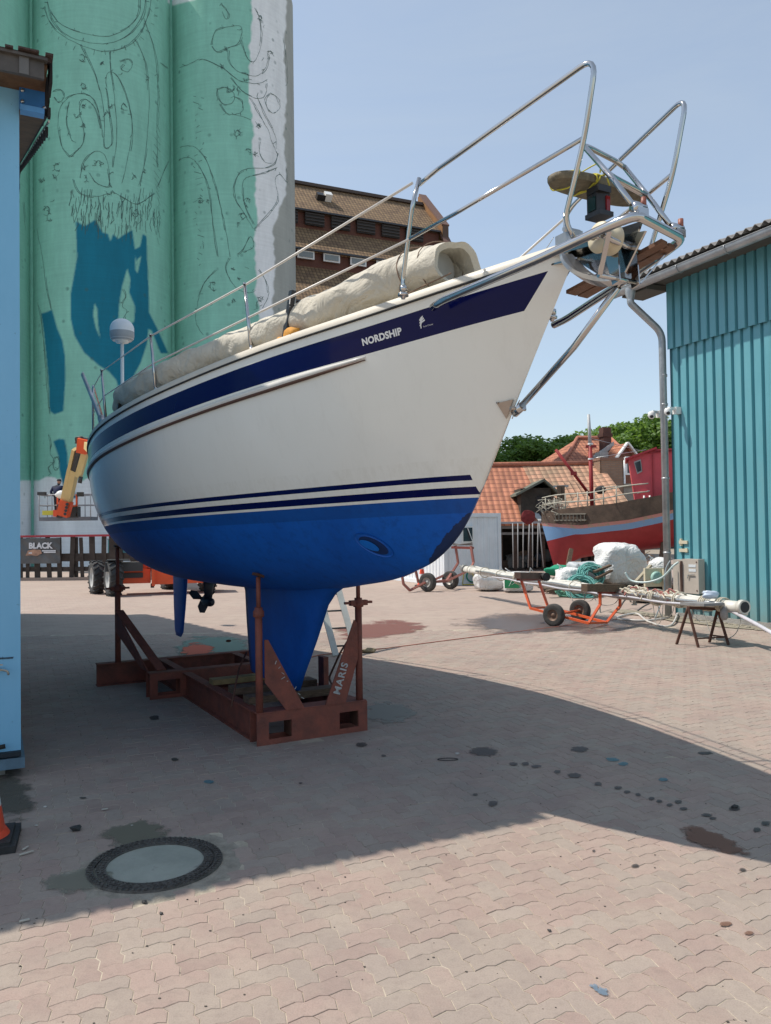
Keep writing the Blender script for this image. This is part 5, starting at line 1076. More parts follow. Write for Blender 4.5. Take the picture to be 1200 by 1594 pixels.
# manhole
def manhole():
    q = G(242, 1345); R0 = .338; root = thing('manhole_cover', q, 'round manhole cover with concrete centre and dark studded iron ring', 'manhole cover')
    t = NT('manhole_concrete'); tc = t.n('ShaderNodeTexCoord'); P = tc.outputs['Object']; c = t.ramp(t.noise(3, P, 7, .7), [(.3, (.24, .26, .22)), (.65, (.36, .37, .32))]); c = t.mix(t.ramp(t.noise(6, P, 4), [(.62, (0, 0, 0)), (.72, (.7, .7, .7))]), c, (.12, .13, .12)); t.l(c, t.b.inputs['Base Color']); t.b.inputs['Roughness'].default_value = .8; t.bump(t.noise(60, P), .3, .005)
    iron = mat('cast_iron', (.11, .10, .09), .55, .4, .4, 25, .4, 60)
    b = MB(); b.smooth = True; b.lathe(q, [(0, .004), (R0*.72, .004)], 64); b.build('concrete_infill', t.m, root)
    b = MB(); b.smooth = False; b.lathe(q, [(R0*.72, .002), (R0*.72, .010), (R0*.86, .010), (R0*.865, .001), (R0*.885, .001), (R0*.89, .010), (R0, .010), (R0*1.01, -.005)], 72, smooth=False)
    for n, rr in ((52, .77), (58, .83), (66, .93), (70, .97)):
        for k in range(n): a = 2*math.pi*k/n; b.box(q+Vector((math.cos(a), math.sin(a), 0))*R0*rr+UP*.012, (.010, .013, .007), (Vector((math.cos(a), math.sin(a), 0)), Vector((-math.sin(a), math.cos(a), 0)), UP))
    b.build('iron_ring', iron, root)
    b = MB(); b.smooth = True; b.lathe(q, [(R0*1.0, .0), (R0*1.16, -.001), (R0*1.4, -.003)], 48); b.build('mortar_bed', mat('mortar_bed', (.30, .265, .215), .95, 0, .3, 12, .4, 60), root)
manhole()
# small litter
r = random.Random(12)
for i, (x, y, sz, dark, lab) in enumerate([(118, 1293, .040, 1, 'dark lump of stone on the pavers above the sand patch by the cone'), (70, 1257, .014, 0, 'small pale pebble beside the cabin foundation'), (225, 1405, .014, 1, 'small black crumb in the sunlight right below the manhole'), (1143, 1258, .026, 1, 'black lump in the shade near the right edge'), (712, 1174, .016, 0, 'small white crumb beside the thin wire loop'),
                                     (205, 1286, .010, 0, 'tiny pale pebble on the sand above the manhole'), (251, 1423, .010, 1, 'tiny black crumb in the sunlight under the manhole, right one'), (855, 1449, .010, 1, 'tiny black crumb on the sunlit pavers at bottom centre'), (56, 1286, .012, 0, 'tiny pale chip between cone and dark lump')]):
    b = MB(); b.smooth = False; q = G(x, y); sz *= .7; b.blob(q+UP*sz*.5, (sz*1.3, sz, sz*.7), i, 1, .5); b.build('pebble', mat('dark_stone', (.03, .03, .03)) if dark else mat('pale_stone', (.5, .48, .45)), label=lab, cat='pebble')
for i, (p, q, lab) in enumerate([((35, 1325), (44, 1320), 'upper pale splinter next to the cone'), ((30, 1333), (52, 1327), 'lower and longer pale splinter next to the cone'), ((158, 1262), (168, 1261), 'pale splinter on the shaded pavers above the sand drift'), ((30, 1437), (46, 1434), 'pale splinter at the shadow edge by the left frame edge')]):
    b = MB(); b.bar(G(*p)+UP*.008, G(*q)+UP*.010, .012, .004); b.build('wood_splinter', mat('pale_splinter', (.50, .47, .40), .8), label=lab, cat='splinter')
b = MB(); c_ = G(697, 1183)+UP*.006; b.tube([c_+Vector((.075*math.cos(t), .030*math.sin(t), 0)) for t in np.linspace(0, 2*math.pi, 21)[:-1]], .003, 5, closed=True); b.build('wire_loop', blackrub, label='thin black wire loop lying on the shaded pavers', cat='wire loop')
# little stones and grit all over
gr = MB(); gr.use(mat('grit', (.10, .085, .07), .9, 0, .6, 90))
for i in range(330):
    y = r.uniform(2.4, 9); x = r.uniform(-.5, .52)*y; sz = r.uniform(.0015, .0045); gr.blob(Vector((x, y, sz*.5)), (sz*1.4, sz, sz*.6), i, 1, .4)
gr.build('grit', None, kind='stuff')

# ================================================================== YARD, LEFT BACKGROUND: fence, sign, lift
def fence():
    A = G(20, 905); A = Vector((A.x-3, A.y+.8, 0)); Bp = G(700, 898); X = (Bp-A); X.z = 0; L = X.length; X = X.normalized(); Y = Vector((-X.y, X.x, 0))
    root = thing('plank_fence', A, 'uneven dark brown plank fence with red top strip in front of the silos', 'fence')
    r = random.Random(6); dw = mat('dark_fence_wood', (.052, .040, .033), .9, 0, .4, 4, .3)
    f = lambda u, v, z: A+X*u+Y*v+UP*z
    b = MB(); u = 0
    b2 = MB()
    while u < L:
        wd = r.choice([.14, .18, .22, .26]); tl = r.uniform(-.10, .10); z0, z1 = 0.0, 1.62+r.uniform(-.02, .06)
        b.prism([f(u, 0, z0), f(u+wd, 0, z0), f(u+wd+tl, 0, z1), f(u+tl, 0, z1)], Y*.03); u += wd+r.choice([.06, .12, .22, .22, .28])
    b.build('planks', dw, root)
    for z, hh in ((.42, .16), (.86, .30)): b = MB(); b.box(f(L/2, .07, z), (L, .05, hh), (X, Y, UP)); b.build('rail', dw, root)
    b = MB(); b.box(f(L/2, -.03, 1.68), (L, .06, .08), (X, Y, UP)); b.build('red_strip', mat('red_tape', (.38, .03, .045), .5), root)
    b = MB(); b.box(f(L/2, .1, .045), (L, .5, .12), (X, Y, UP)); b.build('kerb', mat('kerb_pinkish', (.30, .23, .19), .9), root)
    for k in range(int(L/2.4)): b = MB(); b.box(f(.4+2.4*k, .14, .82), (.12, .1, 1.62), (X, Y, UP)); b.build('post', dw, root)
    return f, X, Y, A
FF, FX, FY, FA = fence()
def banner():
    P0 = D(37, 838, FA.y-.15); u0 = (P0-FA).dot(FX); P1 = D(104, 838, FA.y); u1 = (P1-FA).dot(FX); z1 = P0.z; z0 = D(37, 877, FA.y).z
    root = thing('fence_banner', FF(u0, -.09, z0), 'dark grey printed banner reading BLACK tied to the plank fence', 'banner')
    b = MB(); b.smooth = True; n = 24; rows = []
    for i in range(n+1):
        rows.append([FF(u0+(u1-u0)*k/n, -.11-.02*math.sin(k*.9+i*.5)*math.sin(math.pi*i/n), z0+(z1-z0)*i/n) for k in range(n+1)])
    b.grid(rows); b.build('banner_sheet', mat('dark_banner', (.05, .052, .055), .4, 0, .9, 1.6, col2=(.12, .12, .12)), root)
    b = MB(); put_text(b, 'BLACK', .30, FF(u0+(u1-u0)*.22, -.15, z0+(z1-z0)*.60), FX, UP, bold=.014); b.build('lettering', mat('banner_white', (.65, .66, .68), .6), root)
    b = MB()
    for k, (a, c, z) in enumerate([(.55, .9, .50), (.60, .9, .44), (.22, .30, .42)]): b.box(FF(u0+(u1-u0)*(a+c)/2, -.15, z0+(z1-z0)*z), ((u1-u0)*(c-a), .004, .045), (FX, FY, UP))
    b.build('small_print', mat('banner_white', (.65, .66, .68)), root)
    b = MB(); P = [FF(u0+(u1-u0)*a, -.148, z0+(z1-z0)*c) for a, c in [(.14, .32), (.2, .52), (.36, .56), (.52, .54), (.55, .4), (.42, .3), (.3, .33)]]; b.add(P, [tuple(range(7))]); b.build('picture', mat('banner_skin', (.42, .24, .16), .6, 0, .4, 4), root)
    b = MB()
    for a in (0, .5, 1): b.tube([FF(u0+(u1-u0)*a, -.12, z1), FF(u0+(u1-u0)*a, .02, z1+.08)], .012, 6)
    b.build('cable_tie', blackpl, root)
banner()
P = D(190, 855, FA.y-.5); b = MB(); b.use(mat('pale_turquoise_board', (.14, .42, .46), .5, 0, .1, 4)); b.box(P, (1.1, .04, .75), (FX, FY, UP)); b.use(dullsteel).box(P+UP*.39, (1.14, .05, .03), (FX, FY, UP))
for q in (-.4, .4): b.box(P+FX*q-UP*.6+FY*.04, (.05, .05, 1.5), (FX, FY, UP))
b.build('sign_board', None, label='turquoise board standing in front of the plank fence behind the big tyre', cat='sign board')

def wheel_parts(b_t, b_r, c, ax, R, Wd, tread=0, mt=None, mr=None, hub=.55, lugs=0, parent=None, label=None):
    ax = Vector(ax).normalized(); X = ax.orthogonal().normalized(); Y = ax.cross(X)
    b = MB(); b.smooth = True; b.lathe(c, [(R*hub, -Wd*.46), (R*.80, -Wd*.5), (R*.94, -Wd*.46), (R, -Wd*.34), (R, Wd*.34), (R*.94, Wd*.46), (R*.80, Wd*.5), (R*hub, Wd*.46), (R*hub, -Wd*.46)], 40, ax=ax)
    if lugs:
        for k in range(lugs):
            for s_ in (1, -1):
                a0 = 2*math.pi*(k+(.5 if s_ < 0 else 0))/lugs; pts = []
                for t in range(5):
                    a = a0+.16*(t/4)*1.6; o = s_*Wd*(.02+.47*t/4); rr = R*1.03-(.05*R if t == 4 else 0); pts.append(c+(X*math.cos(a)+Y*math.sin(a))*rr+ax*o)
                for p, q in zip(pts[:-1], pts[1:]): b.bar(p, q, R*.085, R*.075, up=((p+q)/2-c).normalized())
    ty = b.build('tyre', mt, parent)
    b = MB(); b.smooth = True
    b.lathe(c, [(R*hub, -Wd*.44), (R*(hub-.03), -Wd*.44), (R*(hub-.06), -Wd*.30), (R*.22, -Wd*.18), (R*.20, -Wd*.30), (0, -Wd*.32)], 28, ax=ax); b.lathe(c, [(R*hub, Wd*.44), (R*(hub-.03), Wd*.44), (R*(hub-.06), Wd*.30), (R*.22, Wd*.18), (R*.20, Wd*.30), (0, Wd*.32)], 28, ax=ax)
    b.build('rim', mr, parent)
def wheel(c, ax, R, Wd, parent, mt, mr, hub=.55, lugs=0):
    # an empty per wheel would be a level too many: the wheel is one part, its rim a sub-part
    ax = Vector(ax).normalized(); tmp = []
    n0 = set(bpy.data.objects); wheel_parts(None, None, Vector(c), ax, R, Wd, 0, mt, mr, hub, lugs, parent); new = [o for o in bpy.data.objects if o not in n0]
    ty = [o for o in new if o.name.startswith('tyre')][0]; ri = [o for o in new if o.name.startswith('rim')][0]; ty.name = 'wheel'; ri.parent = ty
    return ty
rubw = mat('grey_worn_tyre', (.055, .052, .048), .85, 0, .3, 12, .3)
lug_rub = mat('big_tyre_rubber', (.040, .040, .040), .8, 0, .35, 12, .3)
def boom_lift():
    w1 = G(167, 929); Yc = w1.y+.35; root = thing('boom_lift', Vector((w1.x+1.3, Yc+1, 0)), 'orange boom lift with cream telescopic boom and big lugged tyres parked behind the yacht', 'boom lift')
    c1 = Vector((w1.x, Yc, .49)); axd = Vector((.86, .51, 0)).normalized(); fw = Vector((-.51, .86, 0)).normalized()
    base = c1+axd*1.1
    # chassis frame seen from its end; long side runs right and away
    R = .49; Wd = .36
    wheel(c1+Vector((.05, 0, 0)), axd, R, Wd, root, lug_rub, mat('dirty_white_rim', (.45, .45, .43), .5), .6, 17)
    c2 = D(152, 900, Yc+.9); wheel(Vector((c2.x-.05, Yc+.95, .47)), axd, .47, .32, root, lug_rub, mat('dirty_white_rim', (.45, .45, .43)), .62, 17)
    c3 = G(330, 921); c3 = Vector((c3.x-.25, c3.y+.5, .47)); wheel(c3, axd, .47, .36, root, lug_rub, mat('dirty_white_rim', (.45, .45, .43)), .6, 17); wheel(c3-axd*.75+fw*1.5, axd, .47, .36, root, lug_rub, mat('dirty_white_rim', (.45, .45, .43)), .6, 17)
    A, B = D(182, 893, Yc+.1), D(350, 893, Yc+.1+.8); og = mat('lift_orange', (.78, .10, .025), .45, 0, .12, 3)
    Xd = (B-A); Xd.z = 0; Xd = Xd.normalized(); Yd = Vector((-Xd.y, Xd.x, 0)); L = (B-A).length
    f = lambda u, v, z: Vector((A.x, A.y, 0))+Xd*u+Yd*v+UP*z
    b = MB(); b.prism([f(.05, 0, .32), f(.9, 0, .32), f(.9, 0, .72), f(.4, 0, .78), f(.05, 0, .70)], Yd*.9); b.prism([f(.95, -.15, .28), f(L, -.15, .30), f(L, -.15, .62), f(1.5, -.15, .92), f(.98, -.15, .98)], Yd*1.1); b.prism([f(.6, .1, .70), f(1.5, .1, .90), f(1.2, .1, 1.35), f(.6, .1, 1.3)], Yd*.7)
    b.box(f(.98, -.2, .62), (.09, .1, .75), (Xd, Yd, UP)); b.build('chassis', og, root)
    b = MB(); b.use(mat('dark_grey_steel', (.05, .05, .05), .6)); b.box(f(.2, .1, .80), (1.0, .6, .25), (Xd, Yd, UP)); b.tube([f(.95, .1, .30), f(.95, .1, .18)], .05, 10); b.box(f(.4, -.03, .55), (.6, .03, .14), (Xd, Yd, UP)); b.build('undercarriage', None, root)
    b = MB(); b.box(f(2.0, -.165, .60), (.55, .02, .17), (Xd, Yd, UP)); b.build('warning_label', mat('yellow_label', (.62, .50, .05), .5), root)
    b = MB(); b.bar(f(-.25, -.2, 1.0), f(.35, -.2, 1.0), .35, .03); b.build('mudguard', mat('dark_grey_steel', (.05, .05, .05)), root)
    b = MB()
    for k in range(3): b.box(f(2.0, -.178, .545+.05*k), (.45, .006, .012), (Xd, Yd, UP))
    b.build('label_lines', blackpl, root)
    # booms: base tower hidden by the yacht, upper boom to the elbow, jib down to the basket
    yb = mat('lift_cream', (.66, .50, .22), .45, 0, .08, 3); dk = mat('dark_grey_steel', (.05, .05, .05))
    tw = f(1.9, .5, 1.0); el = D(126, 690, 34.5); b = MB(); b.bar(tw, tw.lerp(el, .55)+UP*.3, .38, .42); b.build('main_boom', yb, root)
    b = MB(); b.bar(tw.lerp(el, .5)+UP*.3, el+Vector((.6, -.9, -.2)), .26, .30); b.build('inner_boom', yb, root)
    j0 = D(122, 697, 34.6); j1 = D(101, 790, 36.2); b = MB(); d = (j1-j0)
    b.bar(j0+d*.02+Vector((-.14, 0, 0)), j0+d*.62+Vector((-.14, 0, 0)), .14, .30, up=Vector((0, 1, 0))); b.bar(j0+d*.35, j1+d*.02, .42, .34, up=Vector((0, 1, 0))); b.build('jib', yb, root)
    b = MB(); b.use(yb); q0, q1 = D(134, 700, 34.4), D(122, 742, 34.9); b.bar(q0, q1, .26, .22, up=Vector((0, 1, 0))); b.build('jib', None, root)
    b = MB(); b.use(dk); b.bar(j0+d*.05+Vector((.08, -.1, 0)), j0+d*.40+Vector((.08, -.1, 0)), .18, .16, up=Vector((0, 1, 0))); b.tube([D(126, 742, 34.8), D(124, 752, 34.8)], .09, 10)
    r = random.Random(3)
    for k in range(7): b.tube(curve([D(120+r.uniform(-3, 3), 690, 34.2), D(118+k*2.2, 679+r.uniform(0, 4), 34.1), D(128+k*1.5, 684+r.uniform(-3, 3), 34.0), D(132, 700, 34.2)], 5), .028, 6)
    b.build('hydraulic_hoses', None, root)
    b = MB(); b.bar(D(130, 683, 34.0), D(128, 705, 34.2), .42, .3, up=Vector((0, 1, 0))); b.build('elbow_cover', og, root)
    b = MB(); b.bar(D(104, 780, 35.9), D(98, 803, 36.0), .50, .35, up=Vector((0, 1, 0))); k0 = b.build('basket_mount', og, root)
    b = MB()
    for k in range(4): b.tube([D(104.5-1.1*k, 785+5*k, 35.6), D(104.5-1.1*k, 785+5*k, 35.7)], .07, 8)
    b.build('mount_hole', dk, k0)
    # basket
    YB = 36.6; p0 = D(61, 808, YB); p1 = D(141, 807, YB); X = (p1-p0); X.z = 0; Lb = X.length; X = X.normalized(); Yv = Vector((-X.y, X.x, 0)); g = lambda u, v, z: Vector((p0.x, p0.y, p0.z))+X*u+Yv*v+UP*z
    st_ = mat('basket_steel', (.33, .33, .35), .5, .3, .2, 9)
    b = MB(); b.box(g(Lb/2, .45, .0), (Lb, .95, .16), (X, Yv, UP)); b.build('basket_floor', mat('basket_floor_grey', (.16, .17, .19), .6), root)
    b = MB(); r_ = .028
    for v in (0, .9):
        for z in (.62, 1.10): b.tube([g(0, v, z), g(Lb, v, z)], r_ if z > 1 else .018, 8)
        for u in np.linspace(0, Lb, 5): b.tube([g(u, v, .05), g(u, v, 1.12)], .02, 8)
    for u in (0, Lb):
        for z in (.62, 1.10): b.tube([g(u, 0, z), g(u, .9, z)], r_, 8)
    b.build('basket_rail', st_, root)
    b = MB(); b.use(dk); b.box(g(.15, -.05, 1.16), (.35, .2, .14), (X, Yv, UP)); b.box(g(1.9, -.06, 1.1), (.3, .1, .2), (X, Yv, UP)); b.box(g(.95, .0, .35), (.2, .2, .6), (X, Yv, UP)); b.box(g(1.55, .1, .3), (.5, .3, .5), (X, Yv, UP)); b.build('control_box', None, root)
    b = MB(); b.box(g(.42, .1, .28), (.52, .3, .2), (X, Yv, UP)); b.build('yellow_crate', mat('crate_yellow', (.60, .55, .06), .5), root)
    b = MB(); b.use(og); b.box(g(.85, -.02, .60), (.07, .06, 1.0), (X, Yv, UP)); b.box(g(1.72, -.02, .60), (.07, .06, 1.0), (X, Yv, UP)); b.box(g(1.28, -.02, .55), (.9, .06, .08), (X, Yv, UP)); b.box(g(.8, -.05, .25), (.25, .1, .3), (X, Yv, UP)); b.build('basket_gate', None, root)
    b = MB(); b.smooth = True; b.blob(g(1.10, -.08, 1.10), (.34, .12, .18), 5, 3, .2); b.build('white_sheet', whitepl, root)
    return g
BG = boom_lift()
# ---- the painter in the basket
def skin_body(name, joints, edges, m, parent, sub=2):
    me = bpy.data.meshes.new(name); org = ORG(parent); me.from_pydata([tuple(Vector(j[0])-org) for j in joints], edges, []); o = bpy.data.objects.new(name, me); COL.objects.link(o); o.parent = parent
    md = o.modifiers.new('skin', 'SKIN'); md.use_smooth_shade = True
    sv = me.skin_vertices[0] if me.skin_vertices else None
    if sv is None:
        bm = bmesh.new(); bm.from_mesh(me); bm.verts.layers.skin.verify(); bm.to_mesh(me); bm.free(); sv = me.skin_vertices[0]
    for i, j in enumerate(joints): r = j[1]; sv.data[i].radius = (r, r) if not isinstance(r, tuple) else r; sv.data[i].use_root = (i == 0)
    sd = o.modifiers.new('sub', 'SUBSURF'); sd.levels = sub; sd.render_levels = sub; me.materials.append(m); return o
def painter():
    q = BG(.74, .30, .08); root = thing('person', q, 'person in dark navy jacket and cap bending over work in the lift basket', 'person')
    P = lambda x, y, z: q+Vector((x, y, z)); skin = mat('skin', (.38, .20, .13), .5, 0, .05, 9); trousers = mat('dark_trousers', (.03, .035, .05), .85, 0, .3, 20)
    J = [(P(0, 0, .92), (.15, .12)), (P(-.05, .0, 1.12), (.15, .12)), (P(-.06, .06, 1.34), (.18, .12)), (P(-.02, .10, 1.48), .06), (P(.0, .13, 1.58), (.075, .085)), (P(.0, .13, 1.69), (.08, .095)),
         (P(-.24, .06, 1.38), .065), (P(-.34, .0, 1.14), .05), (P(-.26, .20, .98), .04), (P(-.24, .29, .95), .03), (P(.16, .08, 1.38), .065), (P(.28, .18, 1.18), .05), (P(.26, .40, 1.14), .038), (P(.26, .48, 1.13), .03),
         (P(-.11, 0, .82), .095), (P(-.12, .04, .48), .07), (P(-.12, 0, .09), .045), (P(-.12, .13, .03), .04), (P(.11, 0, .82), .095), (P(.12, .04, .48), .07), (P(.12, 0, .09), .045), (P(.12, .13, .03), .04)]
    skin_body('body', J, [(0, 1), (1, 2), (2, 3), (3, 4), (4, 5), (2, 6), (6, 7), (7, 8), (8, 9), (2, 10), (10, 11), (11, 12), (12, 13), (0, 14), (14, 15), (15, 16), (16, 17), (0, 18), (18, 19), (19, 20), (20, 21)], trousers, root)
    J = [(P(-.02, 0, .95), (.17, .14)), (P(-.05, .0, 1.12), (.175, .14)), (P(-.06, .06, 1.34), (.20, .14)), (P(-.03, .09, 1.45), .09), (P(-.24, .06, 1.38), .08), (P(-.34, .0, 1.14), .065), (P(-.27, .17, 1.0), .052), (P(.16, .08, 1.38), .08), (P(.28, .18, 1.18), .065), (P(.26, .37, 1.14), .05)]
    skin_body('jacket', J, [(0, 1), (1, 2), (2, 3), (2, 4), (4, 5), (5, 6), (2, 7), (7, 8), (8, 9)], mat('navy_jacket', (.012, .018, .06), .8, 0, .3, 20), root)
    b = MB(); b.smooth = True; b.blob(P(.0, .13, 1.63), (.082, .1, .12), 1, 3, .03); hd = b.build('head', skin, root)
    b = MB(); b.smooth = True; b.lathe(P(0, .13, 1.67), [(.10, 0), (.10, .04), (.08, .085), (.0, .10)], 18); b.prism([P(-.07, .2, 1.67), P(.07, .2, 1.67), P(.05, .31, 1.655), P(-.05, .31, 1.655)], (0, 0, .012)); b.build('cap', mat('black_cap', (.015, .015, .018), .8), hd)
    for s_ in (-1, 1):
        b = MB(); c = P(-.25, .32, .945) if s_ < 0 else P(.26, .51, 1.13); b.smooth = True; b.blob(c, (.035, .045, .018), 4, 2, .05)
        for k in range(4): b.tube([c+Vector((-.026+.017*k, .035, 0)), c+Vector((-.028+.018*k, .07, -.012)), c+Vector((-.028+.018*k, .088-.006*abs(k-1), -.03))], [.009, .008, .006], 6)
        b.tube([c+Vector((.03*-s_, .0, 0)), c+Vector((.05*-s_, .03, -.01)), c+Vector((.045*-s_, .055, -.02))], [.010, .009, .007], 6); b.build('hand', skin, root)
painter()

# ================================================================== RIGHT BACKGROUND
def container():
    c = G(693, 912); LX = 1.95; LY = 6.0; HT = 2.22; root = thing('white_container', c, 'white ribbed site container standing behind the bow, its left side in the sun', 'container')
    f = lambda u, v, z: c+G1*u+G2*v+UP*z
    wm = mat('container_white', (.76, .79, .81), .45, 0, .08, 1.5)
    def rib(name, P0, Xd, N, L):
        b = MB(); row = []; u = 0
        while u < L-.05:
            for a, o in ((0, .0), (.06, .0), (.085, .022), (.16, .022), (.185, 0)): row.append((min(u+a, L), o))
            u += .21
        b.grid([[P0+Xd*u+N*o+UP*z for u, o in row] for z in (.10, HT-.13)], smooth=False); return b.build(name, wm, root)
    rib('front_wall', f(.05, 0, 0), G1, -G2*-1*-1, LX-.1); rib('side_wall', f(0, .05, 0), G2, -G1, LY-.1)
    b = MB(); b.box(f(LX/2, LY/2, HT/2), (LX-.02, LY-.02, HT-.1), (G1, G2, UP)); b.build('shell', wm, root)
    for (u, v) in ((0, 0), (LX, 0), (0, LY), (LX, LY)): b = MB(); b.box(f(u, v, HT/2), (.11, .11, HT), (G1, G2, UP)); b.build('corner_post', wm, root)
    b = MB(); b.box(f(LX/2, -.0, HT-.06), (LX-.1, .12, .12), (G1, G2, UP)); b.box(f(LX/2, -.0, .06), (LX-.1, .12, .12), (G1, G2, UP)); b.box(f(0, LY/2, HT-.06), (.12, LY-.1, .12), (G1, G2, UP)); b.box(f(0, LY/2, .06), (.12, LY-.1, .12), (G1, G2, UP)); b.box(f(LX/2, LY/2, HT-.03), (LX-.15, LY-.15, .03), (G1, G2, UP)); b.build('frame_rail', wm, root)
    P = D(727, 832, c.y+.3); u = (P-c).dot(G1); b = MB(); b.box(f(u, -.03, P.z), (.42, .08, .52), (G1, G2, UP)); w_ = b.build('window', whitepl, root)
    b = MB(); b.box(f(u, -.06, P.z), (.32, .05, .42), (G1, G2, UP)); b.build('pane', glass, w_)
    b = MB(); b.bar(f(u-.02, -.10, P.z+.2), f(u+.12, -.16, P.z-.22), .05, .02); b.build('tilted_sash', whitepl, w_)
container()
def low_house():
    Y0 = 33.0; A = D(700, 812, Y0); B = D(938, 804, Y0); X = (B-A); X.z = 0; X.normalize(); Y = Vector((-X.y, X.x, 0)); ze = 1.95
    A = Vector((A.x-3, A.y, 0)); L = (Vector((B.x, B.y, 0))-A).length-1.0
    root = thing('low_tiled_barn', A, 'low barn with patchy orange pantile roof and dark open front', 'barn')
    f = lambda u, v, z: A+X*u+Y*v+UP*z
    RZ = D(850, 724, Y0+3.6).z; px_r = D(938, 724, Y0+3.6); ur = (px_r-A).dot(X); ue = (D(848, 800, Y0)-A).dot(X); ue2 = (D(848, 800, Y0)-A).dot(X)
    sp = (D(905, 724, Y0+3.6)-A).dot(X)
    uA = (D(816, 724, Y0+3.6)-A).dot(X)
    uv_panel('roof', [f(0, -.2, ze), f(ue+.2, -.2, ze), f(ue-.3, 3.6, RZ), f(0, 3.6, RZ)], tile_red, root, .12)
    uv_panel('roof', [f(ue+.2, -.2, ze+.03), f(ur+.25, -.2, ze+.45), f(ur-.1, 3.6, RZ+.02), f(ue-.3, 3.6, RZ+.01)], tile_mix, root, .12)
    uv_panel('roof', [f(ur, 7.4, ze), f(0, 7.4, ze), f(0, 3.6, RZ), f(ur, 3.6, RZ)], tile_red, root, .12)
    b = MB(); b.tube([f(0, 3.58, RZ+.05), f(ur, 3.58, RZ+.06)], .11, 10); b.build('ridge', mat('ridge_red', (.40, .15, .09), .8, 0, .3, 4), root)
    b = MB(); b.box(f(L/2, 3.2, ze/2-.02), (L, .2, ze), (X, Y, UP)); b.prism([f(ur-.25, 0, 0), f(ur-.25, 7, 0), f(ur-.25, 7, ze), f(ur-.25, 3.6, RZ-.15), f(ur-.25, 0, ze)], X*.2); b.build('back_wall', mat('black_boards', (.020, .017, .015), .9, 0, .4, 5), root)
    b = MB(); b.bar(f(0, -.02, ze-.13), f(ur, -.02, ze-.13), .12, .18); b.bar(f(0, -.05, ze-.42), f(ur, -.05, ze-.42), .06, .10); b.build('lintel', mat('grey_lintel', (.17, .16, .15), .8, 0, .3, 4), root)
    b = MB(); b.bar(f(0, -.28, ze+.02), f(ue+.1, -.28, ze+.02), .10, .09); b.build('eave_gutter', galv, root)
    for k in range(8):
        u = (D(780+k*22, 850, Y0)-A).dot(X)
        if u < ur: b = MB(); b.box(f(u, .1, ze/2-.1), (.14, .14, ze-.2), (X, Y, UP)); b.build('post', brownwood, root)
    b = MB(); q0 = (D(836, 803, Y0)-A).dot(X); q1 = (D(804, 768, Y0+1.5)-A).dot(X); zz1 = ze+(RZ-ze)*.46; b.prism([f(q0, -.35, ze+.05), f(q0+.22, -.35, ze+.05), f(q1+.22, 1.55, zz1+.05), f(q1, 1.55, zz1+.05)], (0, 0, .05)); b.build('lead_flashing', mat('pale_flashing', (.40, .41, .40), .6), root)
    # dormer hut with felt roof
    du = (D(828, 780, Y0+.5)-A).dot(X); zb, zt = ze-.1, D(830, 760, Y0+.3).z-.35; b = MB()
    b.box(f(du+.1, 1.3, (zb+zt)/2+.1), (1.25, 2.3, zt-zb+.5), (X, Y, UP)); dm = b.build('dormer', mat('dark_shiplap', (.045, .038, .03), .9, 0, .4, 3), root)
    b = MB(); p = [f(du-.75, -.1, zt+.12), f(du+.42, -.1, zt+.72), f(du+1.05, -.1, zt+.15)]; b.prism([p[0], p[1], p[1]-UP*.1, p[0]-UP*.1], Y*3); b.prism([p[1], p[2], p[2]-UP*.1, p[1]-UP*.1], Y*3); b.build('dormer_roof', mat('mossy_felt', (.13, .14, .11), .9, 0, .3, 3), dm)
    b = MB(); b.box(f(du+.42, .12, (zb+zt)/2+.1), (.6, .04, (zt-zb)*.8), (X, Y, UP)); b.build('hatch', blackpl, dm)
    r = random.Random(5)
    # white poles standing in the opening and clutter inside
    for k, px in enumerate((799, 806, 814, 822, 829, 836, 846)):
        b = MB(); q = D(px, 890, Y0-.5); b.tube([Vector((q.x, q.y, .15)), Vector((q.x+r.uniform(-.15, .1), q.y, ze+.0))], .022, 6); b.build('standing_pole', mat('grey_white_pole', (.34, .34, .34), .6), label=f'{["first","second","third","fourth","fifth","sixth","seventh"][k]} thin pale pole from the left across the dark barn opening', cat='pole', group='pale poles in the barn opening')
    for k in range(16):
        px = r.uniform(785, 880); q = D(px, 880, Y0+r.uniform(.3, 2.2)); b = MB(); m_ = r.choice([mat('clutter_blue', (.05, .07, .10), .6), mat('clutter_grey', (.12, .12, .11), .8), wood, mat('clutter_ochre', (.14, .11, .05), .8)])
        sz = (r.uniform(.3, .8), r.uniform(.2, .5), r.uniform(.2, .6)); b.blob(Vector((q.x, q.y, sz[2]*.5+r.choice([0, .3]))), tuple(v/2 for v in sz), k, 2, .12, .75, (X, Y, UP)); clutter.append((b, m_))
    return root
clutter = []
low_house()
cl = MB()
for b_, m_ in clutter: cl.use(m_); cl.add(b_.v, b_.f)
cl.build('shed_clutter', None, kind='stuff')
